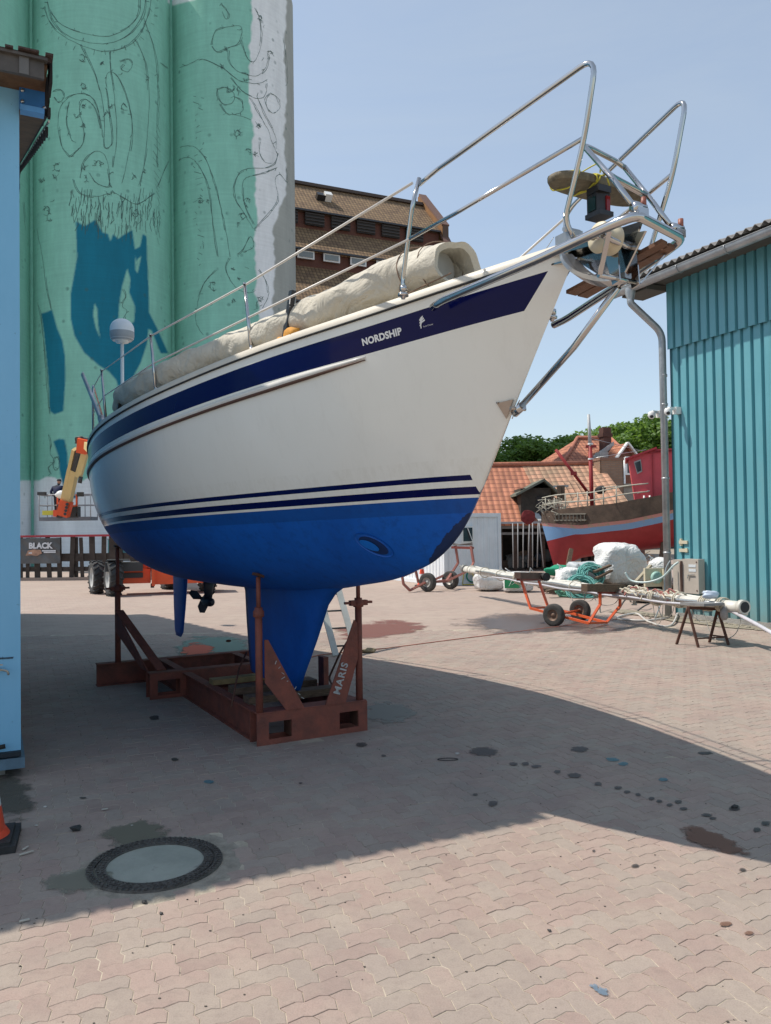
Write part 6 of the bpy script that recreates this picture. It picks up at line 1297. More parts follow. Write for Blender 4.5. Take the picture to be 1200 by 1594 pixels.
def back_house():
    Y0 = 46.0; A = D(872, 740, Y0); X = Vector((.97, .24, 0)).normalized(); Y = Vector((-X.y, X.x, 0)); A = Vector((A.x, A.y, 0))
    z_e = D(870, 742, Y0).z; z_r = D(905, 681, Y0+3.5).z; L = (D(1004, 730, Y0+1.5)-A).dot(X)
    root = thing('brick_house', A, 'red brick house with hipped orange roof, chimney and white edged gable, beyond the barn', 'house')
    f = lambda u, v, z: A+X*u+Y*v+UP*z
    r0 = (D(906, 681, Y0+3.5)-A).dot(X); r1 = (D(966, 681, Y0+3.5)-A).dot(X)
    uv_panel('roof', [f(-.4, -.3, z_e), f(L, -.3, z_e), f(r1, 3.5, z_r), f(r0, 3.5, z_r)], tile_red, root, .15)
    uv_panel('roof', [f(-.4, 7.3, z_e), f(-.4, -.3, z_e), f(r0, 3.5, z_r)], tile_red, root, .15); uv_panel('roof', [f(L, -.3, z_e), f(L, 7.3, z_e), f(r1, 3.5, z_r)], tile_red, root, .15); uv_panel('roof', [f(L, 7.3, z_e), f(-.4, 7.3, z_e), f(r0, 3.5, z_r), f(r1, 3.5, z_r)], tile_red, root, .15)
    b = MB(); rm = mat('ridge_red', (.40, .15, .09)); b.tube([f(r0, 3.5, z_r+.06), f(r1, 3.5, z_r+.06)], .13, 8); b.tube([f(-.4, -.3, z_e+.06), f(r0, 3.5, z_r+.06)], .11, 8); b.tube([f(L, -.3, z_e+.06), f(r1, 3.5, z_r+.06)], .11, 8); b.build('ridge', rm, root)
    br = brick_mat('red_brick', (.22, .075, .05), (.27, .10, .065), (.2, .15, .12))
    uv_panel('wall', [f(0, 0, 0), f(L-.4, 0, 0), f(L-.4, 0, z_e+.1), f(0, 0, z_e+.1)], br, root, .25)
    uv_panel('wall', [f(L-.4, 0, 0), f(L-.4, 7, 0), f(L-.4, 7, z_e+.1), f(L-.4, 0, z_e+.1)], br, root, .25)
    # projecting gable
    ga = (D(938, 735, Y0-2.2)-A).dot(X); gz = D(985, 688, Y0-2.2).z; gm = (D(984, 690, Y0-2.2)-A).dot(X); g0 = (D(952, 730, Y0-2.2)-A).dot(X); gb = gm+(gm-g0); zg0 = D(952, 731, Y0-2.2).z
    b = MB(); gw = [f(g0, -2.2, 0), f(gb, -2.2, 0), f(gb, -2.2, zg0), f(gm, -2.2, gz-.1), f(g0, -2.2, zg0)]; uv_panel('gable_wall', gw, br, root, .25)
    uv_panel('gable_roof', [f(g0-.15, 2.0, zg0-.1), f(g0-.15, -2.45, zg0-.1), f(gm, -2.45, gz), f(gm, 2.0, gz)], tile_red, root, .1); uv_panel('gable_roof', [f(gb+.15, -2.45, zg0-.1), f(gb+.15, 2.0, zg0-.1), f(gm, 2.0, gz), f(gm, -2.45, gz)], tile_red, root, .1)
    b = MB(); b.bar(f(g0-.2, -2.48, zg0-.1), f(gm, -2.48, gz+.02), .08, .26, up=Y); b.bar(f(gm, -2.48, gz+.02), f(gb+.2, -2.48, zg0-.1), .08, .26, up=Y); b.build('bargeboard', whitepl, root)
    P = D(983, 725, Y0-2.25); b = MB(); b.box(P, (.75, .08, 1.0), (X, Y, UP)); w_ = b.build('window', whitepl, root); b = MB(); b.box(P-Y*.04, (.55, .04, .8), (X, Y, UP)); b.build('pane', glass, w_)
    P = D(972, 735, Y0-2.3); b = MB(); b.tube([Vector((P.x, P.y, 0)), Vector((P.x, P.y, P.z+.8))], .05, 8); b.build('downpipe', whitepl, root)
    P = D(942, 690, Y0+.2); b = MB(); b.box(Vector((P.x, P.y, z_e+.9)), (.50, .5, P.z-z_e+1.9), (X, Y, UP)); b.box(Vector((P.x, P.y, P.z+.45)), (.62, .62, .2), (X, Y, UP)); ch = b.build('chimney', mat('dark_chimney_brick', (.10, .045, .035), .9, 0, .3, 3), root)
    P = D(941, 712, Y0-.2); b = MB(); b.prism([P+X*-.75+UP*.05, P+X*.55+UP*.9, P+X*.55+UP*.65, P+X*-.6-UP*.25], Y*-.1); b.box(P-X*.35-UP*.1-Y*.3, (.5, .6, .7), (X, Y, UP)); b.build('chimney_flashing', mat('pale_flashing', (.40, .41, .40)), root)
    return root
back_house()
def second_chimney():
    P = D(944, 770, 36.5); b = MB(); X = Vector((.98, .2, 0)).normalized(); Y = Vector((-X.y, X.x, 0)); zt = D(944, 714, 36.5).z
    root = thing('brick_chimney', Vector((P.x, 36.5, 0)), 'square light brown brick chimney stack rising beside the barn roof', 'chimney')
    q = Vector((P.x, 36.5, 0)); w_ = .56; bm_ = brick_mat('ochre_brick', (.33, .19, .12), (.38, .24, .16), (.25, .2, .16))
    for a, c in ((-X-Y, X-Y), (X-Y, X+Y), (X+Y, -X+Y), (-X+Y, -X-Y)): uv_panel('stack_wall', [q+a*w_, q+c*w_, q+c*w_+UP*zt, q+a*w_+UP*zt], bm_, root, .05)
    b.box(q+UP*(zt-.06), (w_*2+.06, w_*2+.06, .12), (X, Y, UP)); b.build('stack_cap', mat('cap_brick', (.25, .14, .10), .9), root)
    b = MB(); A_, B_ = D(955, 752, 37.0), D(1010, 752, 37.0); b.box((A_+B_)/2-UP*.1, ((B_-A_).length, .5, .12), (X, Y, UP)); b.box((A_+B_)/2-UP*1.1, ((B_-A_).length-.2, .3, 1.9), (X, Y, UP)); b.build('low_wall', mat('grey_render', (.30, .28, .24), .9, 0, .3, 2), label='low grey rendered wall with tiled cap between the chimney stack and the red wheelhouse', cat='wall')
second_chimney()
# ---- trees: tapered trunk, limbs, and a crown of thousands of leaf faces
def tree_mesh(seed, Hh, R, tall=1.0):
    r = random.Random(seed); tb = MB(); tb.smooth = True; hub = []
    tb.tube([Vector((0, 0, 0)), Vector((.1, 0, Hh*.3)), Vector((0, .1, Hh*.6)), Vector((.1, 0, Hh*.85))], [.28, .22, .14, .05], 8)
    for i in range(11):
        a = r.uniform(0, 6.28); z0 = Hh*r.uniform(.25, .65); l = R*r.uniform(.5, .85); e = Vector((math.cos(a)*l, math.sin(a)*l, z0+Hh*r.uniform(.08, .25))); m_ = Vector((math.cos(a)*l*.5, math.sin(a)*l*.5, z0+Hh*.05)); tb.tube([Vector((0, 0, z0)), m_, e], [.10, .06, .02], 6)
    cl = []
    for i in range(46):
        u = r.uniform(-1, 1); a = r.uniform(0, 6.28); rr = r.uniform(.25, .95)**.6; q = math.sqrt(1-u*u); cl.append((Vector((math.cos(a)*q*R*rr, math.sin(a)*q*R*rr, Hh*.60+u*Hh*.38*rr)), r.uniform(.16, .30)*R))
    V = []; Fa = []; rs = np.random.RandomState(seed)
    for c, cr in cl:
        n = int(430); d = rs.normal(size=(n, 3)); d /= np.linalg.norm(d, axis=1)[:, None]; rad = cr*rs.uniform(.55, 1.12, n)[:, None]; p = np.array(c)+d*rad*np.array([1, 1, .8])
        t1 = rs.normal(size=(n, 3)); t1 /= np.linalg.norm(t1, axis=1)[:, None]; t2 = np.cross(t1, d+rs.normal(size=(n, 3))*.5); t2 /= np.linalg.norm(t2, axis=1)[:, None]+1e-6; sz = rs.uniform(.06, .125, n)[:, None]*1.3
        o = len(V)*0; q = np.stack([p-t1*sz, p-t2*sz*.6, p+t1*sz, p+t2*sz*.6], 1); V.append(q.reshape(-1, 3))
    V = np.concatenate(V); F_ = np.arange(len(V)).reshape(-1, 4); me = bpy.data.meshes.new('crown'); me.from_pydata(V.tolist(), [], F_.tolist()); return tb, me
t = NT('leaves'); tc = t.n('ShaderNodeTexCoord'); nn = t.noise(.9, tc.outputs['Object'], 4, .7); n2 = t.noise(9, tc.outputs['Object'], 2); t.l(t.ramp(t.math('ADD', t.math('MULTIPLY', nn, .6), t.math('MULTIPLY', n2, .4)), [(.32, (.07, .14, .03)), (.55, (.14, .25, .055)), (.72, (.23, .34, .09))]), t.b.inputs['Base Color']); t.b.inputs['Roughness'].default_value = .55
tl_ = t.n('ShaderNodeBsdfTranslucent'); tl_.inputs[0].default_value = (.20, .34, .05, 1); mx = t.n('ShaderNodeMixShader'); mx.inputs[0].default_value = .42; t.l(t.b.outputs[0], mx.inputs[1]); t.l(tl_.outputs[0], mx.inputs[2]); t.l(mx.outputs[0], t.t.nodes['Material Output'].inputs[0])
bark = mat('bark', (.07, .055, .04), .9, 0, .3, 6)
def trees():
    protos = []
    for k in range(3):
        tb, me = tree_mesh(20+k, 9.5, 3.3); me.materials.append(MATS['leaves']); protos.append((tb, me))
    spots = [(772, 694, 66, 0), (800, 676, 68, 1), (832, 670, 66, 2), (866, 668, 70, 0), (905, 660, 78, 1), (940, 655, 74, 2), (975, 650, 78, 0), (1008, 645, 74, 1), (1040, 640, 68, 2), (1075, 655, 72, 0), (848, 712, 60, 1), (740, 716, 70, 2)]
    labs = ['dark broad tree just right of the bow, above the left end of the barn roof', 'second tree from the bow, rounded crown over the barn ridge', 'third tree from the bow, tall dense crown left of the boat mast foot', 'tree crown directly left of the hipped house roof', 'tree crown right behind the grey topped boat mast', 'tree crown behind the house chimney', 'tree crown above the right half of the hipped roof', 'tree crown between hipped roof and downpipe',
            'bright green tree touching the downpipe of the teal hall', 'tree hidden mostly behind the teal hall', 'brighter lower bush like tree in front of the dark row, left of the house roof', 'tree peeking out low behind the bow stem']
    first = {}
    for i, (px, py, Y, k) in enumerate(spots):
        P = D(px, py, Y); sc = P.z/9.5; lab = labs[i]
        if k not in first:
            root = thing('leafy_tree', Vector((P.x, Y, 0)), lab, 'tree', 'row of trees beyond the houses'); tb, me = protos[k]
            tb.v = [tuple(Vector(v)+Vector((P.x, Y, 0))) for v in tb.v]; tb.build('trunk', bark, root); cr = bpy.data.objects.new('crown', me); COL.objects.link(cr); cr.parent = root; first[k] = root
        else: root = copy_tree(first[k]); root.location = (P.x, Y, 0); root['label'] = lab
        root.scale = (sc*1.55, sc*1.55, sc); root.rotation_euler = (0, 0, i*1.7)
trees()
def fishing_boat():
    # local frame: bow at left, hull runs right and slightly away
    Yb = 27.0; bow = D(848, 800, Yb); X = Vector((.96, -.28, 0)).normalized(); Y = Vector((-X.y, X.x, 0)); O = Vector((bow.x-.12, bow.y, 0)); L = 7.5; z0 = lambda y_: D(848, y_, Yb).z
    root = thing('red_fishing_boat', O+X*4, 'old wooden fishing boat with red hull, light blue stripe and red wheelhouse on land', 'fishing boat'); k = Yb/F
    zs = lambda u: float(np.interp(u, [0, 1.25, 2.8, 3.8, 5, 8], [1.92, 1.80, 1.95, 2.15, 2.5, 3.5]))
    zd = lambda u: float(np.interp(u, [0, 1.25, 2.3, 3.8, 5, 8], [2.26, 2.37, 2.44, 2.68, 3.0, 4.0]))
    zk = lambda u: float(np.interp(u, [0, .5, 1.2, 3.8, 8], [.36, .5, .74, 1.04, 1.3]))
    stem = lambda z: (1.92-z)*.26
    def U(px, off=0.0):                      # distance along the keel line seen at photo column px, off to the side
        k_ = (px-600)/F; P0 = O+Y*off; return (k_*P0.y-P0.x)/(X.x-k_*X.y)
    def ZZ(px, py, off=0.0): return D(px, py, (O+Y*off+X*U(px, off)).y).z
    hb = lambda u: 1.35*(1-(1-min(1, max(0, u)/3.4))**2.1)**.8 if u < L else 1.2
    t = NT('boat_hull_paint'); tc = t.n('ShaderNodeTexCoord'); P = tc.outputs['Object']; a_ = t.n('ShaderNodeAttribute', attribute_name='dz').outputs[2]; u_ = t.n('ShaderNodeAttribute', attribute_name='du').outputs[2]; n1 = t.noise(1.5, P, 6, .7); n2 = t.noise(5, P, 6, .75)
    red = t.ramp(n1, [(.3, (.28, .022, .025)), (.7, (.40, .04, .045))]); pink = t.mix(t.ramp(n2, [(.5, (0, 0, 0)), (.6, (1, 1, 1))]), (.62, .28, .26), (.42, .33, .24)); bl = t.mix(t.ramp(n2, [(.6, (0, 0, 0)), (.7, (1, 1, 1))]), (.22, .40, .66), (.45, .36, .33))
    d1 = t.math('SUBTRACT', .12, t.math('MULTIPLY', u_, .004)); d2 = t.math('ADD', t.math('ADD', .24, t.math('MULTIPLY', t.math('MAXIMUM', t.math('SUBTRACT', 1.1, u_), 0), .30)), t.math('MULTIPLY', n1, .02))
    c = t.mix(t.math('GREATER_THAN', a_, d1), pink, bl); c = t.mix(t.math('GREATER_THAN', a_, t.math('ADD', d2, .05)), c, red); t.l(c, t.b.inputs['Base Color']); t.b.inputs['Roughness'].default_value = .6
    V = []; Fs = []; dz = []; du = []; n = 18; us = np.linspace(0, L, 40)
    for side in (-1, 1):
        for u in us:
            for h in np.linspace(0, 1, n):
                zt = zs(u); z = zk(u)+(zt-zk(u))*h; uu = u+max(0, 1-u/2.0)*stem(z); y = hb(u)*(h**.5 if u > 1 else h**(.5+.3*(1-u)))*side; V.append(O+X*uu+Y*y+UP*z-ORG(root)); dz.append(zt-z); du.append(u)
    m = len(us)
    for q in range(2):
        o = q*n*m
        for i in range(m-1):
            for j in range(n-1): fq = (o+i*n+j, o+(i+1)*n+j, o+(i+1)*n+j+1, o+i*n+j+1); Fs.append(fq if q == 0 else fq[::-1])
    me = bpy.data.meshes.new('hull'); me.from_pydata([tuple(v) for v in V], [], Fs); me.polygons.foreach_set('use_smooth', [True]*len(Fs))
    for nm, vals in (('dz', dz), ('du', du)): at = me.attributes.new(nm, 'FLOAT', 'POINT'); at.data.foreach_set('value', vals)
    me.materials.append(t.m); o = bpy.data.objects.new('hull', me); COL.objects.link(o); o.parent = root
    f = lambda u, y, z: O+X*u+Y*y+UP*z
    bw = mat('brown_bulwark', (.10, .065, .045), .85, 0, .45, 3, .3)
    for side in (-1, 1):
        b = MB(); rows = []
        for dzz in (0, 1): rows.append([f(u, (hb(u)+.02)*side, zs(u)+(zd(u)-zs(u)+.02)*dzz) for u in np.linspace(0, L, 36)])
        b.grid(rows); b.grid([[p-Y*side*.06 for p in r_] for r_ in rows]); b.grid([rows[1], [p-Y*side*.06 for p in rows[1]]], smooth=False); b.build('bulwark', bw, root)
    b = MB(); b.grid([[f(u, hb(u)*q, zs(u)+.05) for q in (-.95, 0, .95)] for u in np.linspace(.1, L, 20)]); b.build('deck', bw, root)
    b = MB(); ua = U(862, -.6); ub = U(912, -1.1)
    for zz in (0, .2): b.bar(f(ua, -hb(ua)-.06, zs(ua)+.10+zz), f(ub, -hb(ub)-.06, zs(ub)+.14+zz), .05, .04)
    for q in np.linspace(ua+.05, ub-.05, 9): b.bar(f(q, -hb(q)-.07, zs(q)+.11), f(q, -hb(q)-.07, zs(q)+.33), .025, .025, up=X)
    b.build('side_grating', mat('grey_grating', (.22, .19, .15), .8), root)
    # wheelhouse
    wm = mat('wheelhouse_red', (.68, .085, .10), .5, 0, .12, 2); u0 = U(990, -.75); u1 = u0+3.6; zb = zd(u0)-.15; zt0 = ZZ(979, 715, -.75); um = U(1019, -.75); zt1 = ZZ(1019, 700, -.75)
    b = MB(); b.prism([f(u0, -.75, zb), f(u1, -.75, zb+.1), f(u1, -.75, zt1), f(um, -.75, zt1), f(U(980, -.75), -.75, zt0)], Y*1.5); wh = b.build('wheelhouse', wm, root)
    b = MB(); b.bar(f(U(978, -.75)-.05, 0, zt0-.0), f(um+.1, 0, zt1+.05), 1.75, .06); b.bar(f(um+.05, 0, zt1-.02), f(u1, 0, zt1+.02), 1.7, .05); b.build('wheelhouse_roof', mat('roof_red', (.40, .03, .04), .5), wh)
    pp = [f(U(px_, -.752), -.752, ZZ(px_, py_, -.752)) for px_, py_ in ((988, 719), (999, 715), (1001, 734), (993, 738))]; b = MB(); b.prism(pp, -Y*.03); w_ = b.build('window', mat('grey_frame', (.40, .38, .36), .6), wh); c_ = sum(pp, Vector())/4; b = MB(); b.prism([c_+(p-c_)*.78-Y*.02 for p in pp], -Y*.02); b.build('pane', glass, w_)
    b = MB(); u2 = U(1017, -.77); b.bar(f(u2, -.77, zb), f(u2, -.77, zt1-.1), .04, .03, up=X); b.bar(f(u2-.3, -.77, zt1-.1), f(u2+1.5, -.77, zt1-.05), .03, .03, up=Y); b.build('door_edge', mat('roof_red', (.4, .03, .04)), wh)
    b = MB(); b.tube([f(u2-.1, -.8, zb+.45), f(u0+.05, -.8, zb+.38)], .015, 6)
    for uu in (u0+.25, u0+.42): b.tube([f(uu, -.85, zb+.02), f(uu, -.85, zb+.3)], .03, 8)
    b.tube([f(u0+.15, -.85, zb+.12), f(u0+.6, -.85, zb+.16)], .025, 8); b.build('white_bollard', whitepl, wh)
    # mast and boom
    b = MB(); um_ = U(922); zt = ZZ(920, 645); zm = ZZ(921, 695); mr = mat('mast_red', (.30, .022, .022), .6, 0, .2, 3)
    b.use(mr).tube([f(um_, 0, zs(2)), f(um_-.03, 0, zm)], .068, 10); b.use(mat('mast_grey', (.45, .46, .46), .5)).tube([f(um_-.03, 0, zm), f(um_-.06, 0, zt)], [.062, .048], 10); b.use(mr).box(f(um_, 0, zm), (.35, .1, .08), (X, Y, UP))
    b.use(whitepl); [b.lathe(f(um_-.02, 0, z), [(.09, 0), (.09, .05)], 10) for z in (z0(760)+.9, z0(760)+1.4)]; b.use(blackrub).blob(f(um_+.28, -.1, z0(770)+.1), (.18, .18, .14), 3, 2, .2); b.build('mast', None, root)
    b = MB(); e1 = D(865, 700, Yb-.3); e2 = D(919, 772, Yb-.2); b.tube([e1, e2], .05, 8); b.box(D(893, 737, Yb-.3), (.2, .15, .12), (X, Y, UP)); b.build('boom', mr, root)
    b = MB(); b.tube([f(um_, 0, zm-.4), D(1005, 700, Yb)], .012, 5); b.tube([f(um_+.0, 0, zt-.8), D(1000, 702, Yb)], .008, 5); b.build('stay_wire', dullsteel, root)
    # pale railing and tangled net on the foredeck
    b = MB(); r = random.Random(9); cr_ = mat('cream_railing', (.45, .42, .34), .7, 0, .2, 6)
    for px, h in ((847, .45), (862, .42), (880, .5), (900, .5), (915, .5), (926, .52), (940, .52), (960, .55)):
        u = max(U(px, -.8), .05); b.tube([f(u, -hb(u)*.95, zd(u)-.02), f(u, -hb(u)*.95, zd(u)+h)], .02, 6)
    for hh in (.22, .47): b.tube([f(u, -hb(u)*.95, zd(u)+hh+.03*math.sin(u*3)) for u in np.linspace(.05, 3.4, 14)], .02, 6)
    b.tube([f(u0, -.8, zd(3)+.5), f(u0-1.0, -hb(3), zd(3)+.42)], .018, 6); b.build('railing', cr_, root)
    b = MB()
    for i in range(34):
        u, v, z = r.uniform(.05, 1.0), r.uniform(-.5, .3), zd(0)+r.uniform(0, .42); p = f(u, v, z); b.tube(curve([p, p+Vector((r.uniform(-.3, .3), r.uniform(-.2, .2), r.uniform(-.25, .2))), p+Vector((r.uniform(-.35, .35), r.uniform(-.2, .2), r.uniform(-.35, .1)))], 4), r.uniform(.008, .014), 5)
    b.build('tangled_net', cr_, root)
    for px in (870, 876): b = MB(); q = D(px, 768, Yb); b.box(q+UP*.0, (.13, .12, .5), (X, Y, UP)); b.build('wooden_bitt', wood, root)
    b = MB(); b.box(D(873, 757, Yb), (.5, .05, .07), (X, Y, UP)); b.build('bitt_bar', mat('grey_bar', (.35, .35, .34), .6), root)
    P = D(818, 805, Yb+3); b = MB(); b.blob(Vector((P.x, P.y-.5, P.z)), (.27, .06, .26), 5, 2, .25); b.build('hanging_red_cloth', mat('dull_red_cloth', (.20, .03, .03), .9, 0, .3, 8), label='dark red cloth hanging from the barn eave left of the old boat', cat='cloth')
    for (px, py, l, a) in ((1030, 880, 1.5, .15), (905, 862, 1.0, -.5)):
        pass
    return f, hb
fishing_boat()
for (a, c, wd, lab) in [((1027, 872), (1034, 832), .14, 'leaning grey plank propping the red fishing boat near the downpipe'), ((879, 886), (889, 855), .13, 'short brown post leaning against the red boat above the green net')]:
    b = MB(); p, q = D(*a, 24.8), D(*c, 25.6); p.z -= .35; b.bar(p, q, wd, .09, up=Vector((0, 1, 0))); b.build('prop_plank', wood, label=lab, cat='prop')

# ---- boat trailers and the mast pole
def trailer_wheel(c, ax, R, Wd, parent, rim): return wheel(c, ax, R, Wd, parent, rubw, rim, .52)
def orange_trailer():
    og = mat('trailer_orange', (.72, .12, .035), .45, 0, .12, 5); w1 = G(863, 975); w2 = G(903, 972.5); w1 = Vector((w1.x, w1.y, 0)); ax_ = Vector((.55, .85, 0)).normalized()
    R = .195; root = thing('orange_trailer', w1+Vector((.3, .4, 0)), 'orange tubular hand trailer with two small wheels and wooden bolsters carrying the mast', 'trailer')
    c1 = w1+UP*R+Vector((0, .03, 0)); w2p = D(903, 955, c1.y+.75); c2 = Vector((w2p.x, c1.y+.75, R)); ax_ = (c2-c1); ax_.z = 0; ax_ = ax_.normalized(); fw = Vector((ax_.y, -ax_.x, 0)).normalized()
    rim = mat('rusty_rim', (.16, .10, .07), .6, .2, .4, 9)
    trailer_wheel(c1, ax_, R, .12, root, rim); trailer_wheel(c2, ax_, R, .12, root, rim)
    b = MB(); b.tube([c1, c2], .022, 8); b.build('axle', og, root)
    # side rails: (left upright top)-(left foot)-(right foot)-(right upright top), near and far
    Yn = c1.y
    near = [D(811, 902, Yn+.75), D(826, 947, Yn+.45), D(916, 970, Yn-.35), D(934, 941, Yn-.30), D(934, 922, Yn-.30)]
    far = [D(838, 902, Yn+1.5), D(853, 945, Yn+1.15), D(944, 969, Yn+.1), D(965, 943, Yn+.15), D(965, 922, Yn+.15)]
    for k, pts in enumerate((near, far)):
        b = MB()
        for p, q in zip(pts[:-1], pts[1:]): b.bar(p, q+(q-p).normalized()*.012, .04, .04, up=ax_)
        b.build('side_frame', og, root)
    for i in (1, 2): b = MB(); b.bar(near[i], far[i], .035, .035); b.build('cross_tube', og, root)
    b = MB(); b.bar(near[0].lerp(far[0], -.15)+UP*.0, near[0].lerp(far[0], 1.15), .07, .05); b.bar(near[4].lerp(far[4], -.05), near[4].lerp(far[4], 1.05), .07, .05); b.build('bolster_channel', mat('dark_red_steel', (.20, .04, .03), .6), root)
    b = MB(); p, q = near[0].lerp(far[0], -.2)+UP*.075, near[0].lerp(far[0], 1.2)+UP*.075; b.bar(p, q, .12, .12); b.build('bolster', mat('worn_timber', (.12, .07, .055), .8, 0, .3, 6), root)
    b = MB(); p, q = near[4].lerp(far[4], -.75)+UP*.075, near[4].lerp(far[4], 1.15)+UP*.075; b.bar(p, q, .12, .13); b.build('bolster', wood, root)
orange_trailer()
def rust_trailer():
    og = mat('faded_red_frame', (.30, .11, .085), .6, 0, .15, 7); w1 = G(666, 921); R = .26; c1 = Vector((w1.x, w1.y+.03, R)); p2 = D(701, 905, c1.y+.9); c2 = Vector((p2.x, c1.y+.9, R)); ax_ = (c2-c1); ax_.z = 0; ax_ = ax_.normalized()
    root = thing('rusty_trailer', Vector((c1.x+.3, c1.y+.5, 0)), 'faded red hand trailer with two wheels in front of the white container', 'trailer')
    rim = mat('grey_rim', (.38, .37, .34), .5, .3, .2, 9)
    trailer_wheel(c1, ax_, R, .15, root, rim); trailer_wheel(c2, ax_, R, .15, root, rim); Yn = c1.y
    b = MB(); b.tube([c1, c2], .03, 8); b.build('axle', og, root)
    near = [D(626, 897, Yn-.2), D(628, 909, Yn-.2), D(638, 919, Yn-.2), D(661, 907, Yn), D(695, 905, Yn+.1), D(731, 887, Yn+.2)]
    far = [D(647, 888, Yn+.9), D(651, 906, Yn+.9), D(675, 903, Yn+.9), D(705, 889, Yn+1.1), D(713, 876, Yn+1.1), D(709, 850, Yn+1.1)]
    for pts in (near, far):
        b = MB()
        for p, q in zip(pts[:-1], pts[1:]): b.bar(p, q+(q-p).normalized()*.015, .055, .055, up=ax_)
        b.build('side_frame', og, root)
    b = MB(); b.bar(near[0], far[0], .06, .06); b.bar(near[5], D(737, 876, Yn+.5), .05, .05); b.bar(D(737, 876, Yn+.5), D(733, 850, Yn+.6), .06, .06, up=ax_); b.bar(near[4], far[3], .06, .06); b.build('cross_frame', og, root)
    b = MB(); b.bar(D(704, 852, Yn+1.1), D(736, 853, Yn+.6), .10, .07); b.build('top_bar', mat('dark_red_steel', (.2, .04, .03)), root)
    b = MB(); P = [D(705, 849, Yn+1.0), D(736, 849, Yn+.6), D(735, 844, Yn+.6), D(726, 846, Yn+.7), D(714, 847, Yn+.9), D(705, 845, Yn+1.0)]; b.prism(P, Vector((0, .1, 0))); b.build('rubber_saddle', mat('grey_rubber', (.16, .15, .14), .8), root)
rust_trailer()
PA, PB = D(722, 885, 20.6), D(1157, 945, 11.3)
pz = lambda t: PA.lerp(PB, t)+UP*(-.10*math.sin(math.pi*t)*.6)
def mast():
    root = thing('yacht_mast', (PA+PB)/2-UP*.1, 'long cream painted yacht mast lying on trailer and trestles, bound with ropes', 'mast'); d = (PB-PA).normalized(); side = UP.cross(d).normalized()
    b = MB(); b.smooth = True; b.tube([pz(t) for t in np.linspace(0, 1, 30)], [.085]*30, 18, flat=.72)
    b.tube([PB-d*.05, PB+d*.03], .10, 18); b.build('mast_tube', creamtube, root)
    b = MB(); b.use(mat('dark_end', (.03, .03, .035), .6)); b.lathe(PB+d*.031, [(.078, 0), (0, .004)], 18, ax=d); b.build('mast_foot', None, root)
    for k, (o, z, r_, t0, t1, m_) in enumerate([(.12, .06, .028, .02, .93, creamtube), (-.10, .02, .024, .10, .97, dullsteel), (.06, -.09, .022, .28, 1.0, creamtube), (-.14, -.04, .018, .2, .9, mat('pale_lilac_pipe', (.55, .54, .58), .3))]):
        b = MB(); b.tube([pz(t)+side*o+UP*(z+.01*math.sin(t*40+k)) for t in np.linspace(t0, t1, 24)], r_, 8); b.build('spreader_tube', m_, root)
    b = MB(); p = D(868, 890, 15.6); b.tube([D(847, 898, 15.5), D(851, 898, 15.4)], .08, 16); b.tube([p+UP*.0, p+d*.04], .0); b.build('lamp_fitting', blackrub, root)
    b = MB(); r = random.Random(4)
    def wrap(t, R, n=2):
        for q in range(n):
            tt = t+q*.0035; c = pz(tt); b = MB(); b.tube([c+side*R*math.cos(a)+UP*R*.85*math.sin(a)+d*.01*math.sin(a*2+q) for a in np.linspace(0, 2*math.pi, 15)[:-1]], .011, 6, closed=True); b.build('rope_binding', rope_white, root)
    for t, R, n in ((.05, .13, 1), (.13, .14, 1), (.22, .14, 1), (.31, .15, 2), (.44, .15, 1), (.55, .15, 1), (.63, .15, 1), (.92, .13, 4), (.86, .14, 2), (.80, .15, 3), (.955, .12, 3)): wrap(t, R, n)
    b = MB()
    for i in range(60):
        t = r.uniform(.70, .84); c = pz(t)+UP*r.uniform(.02, .12)+side*r.uniform(-.13, .13); b.use([rope_white, mat('reddish_rope', (.36, .14, .12), .9, 0, .3, 60), rope_white][i % 3]); b.smooth = True
        b.tube(curve([c, c+d*r.uniform(.03, .12)+UP*r.uniform(-.06, .06), c+d*r.uniform(.1, .25)+side*r.uniform(-.1, .1)-UP*r.uniform(-.02, .08)], 4), .014, 6)
    b.build('rope_tangle', None, root)
    b = MB()
    for t0, dz_, ln in ((.79, .42, .03), (.80, .30, .05), (.88, .28, .08), (.91, .5, .09), (.52, .30, .07), (.57, .22, .05), (.30, .2, .05), (.60, .25, .1)):
        c = pz(t0); e = pz(t0+ln); b.tube(curve([c, c.lerp(e, .3)-UP*dz_, c.lerp(e, .8)-UP*dz_*.8, e], 8), .007, 5)
    b.build('hanging_wire', mat('pale_wire', (.45, .44, .40), .5), root)
    b = MB(); q = PB-d*.35; e1 = D(1200, 985, 10.6); b.tube(curve([D(1060, 925, 12.8), D(1120, 943, 11.8), D(1165, 965, 11.1), D(1215, 993, 10.4)], 8), .028, 8); b.build('trailing_pipe', mat('pale_lilac_pipe', (.55, .54, .58)), root)
    b = MB(); b.tube([PA-d*.25+UP*.05, PA+UP*.02], .03, 8); b.tube([PA-d*.02, PA+d*.1], .10, 12); b.build('mast_head', mat('grey_fitting', (.25, .25, .24), .5, .3), root)
mast()
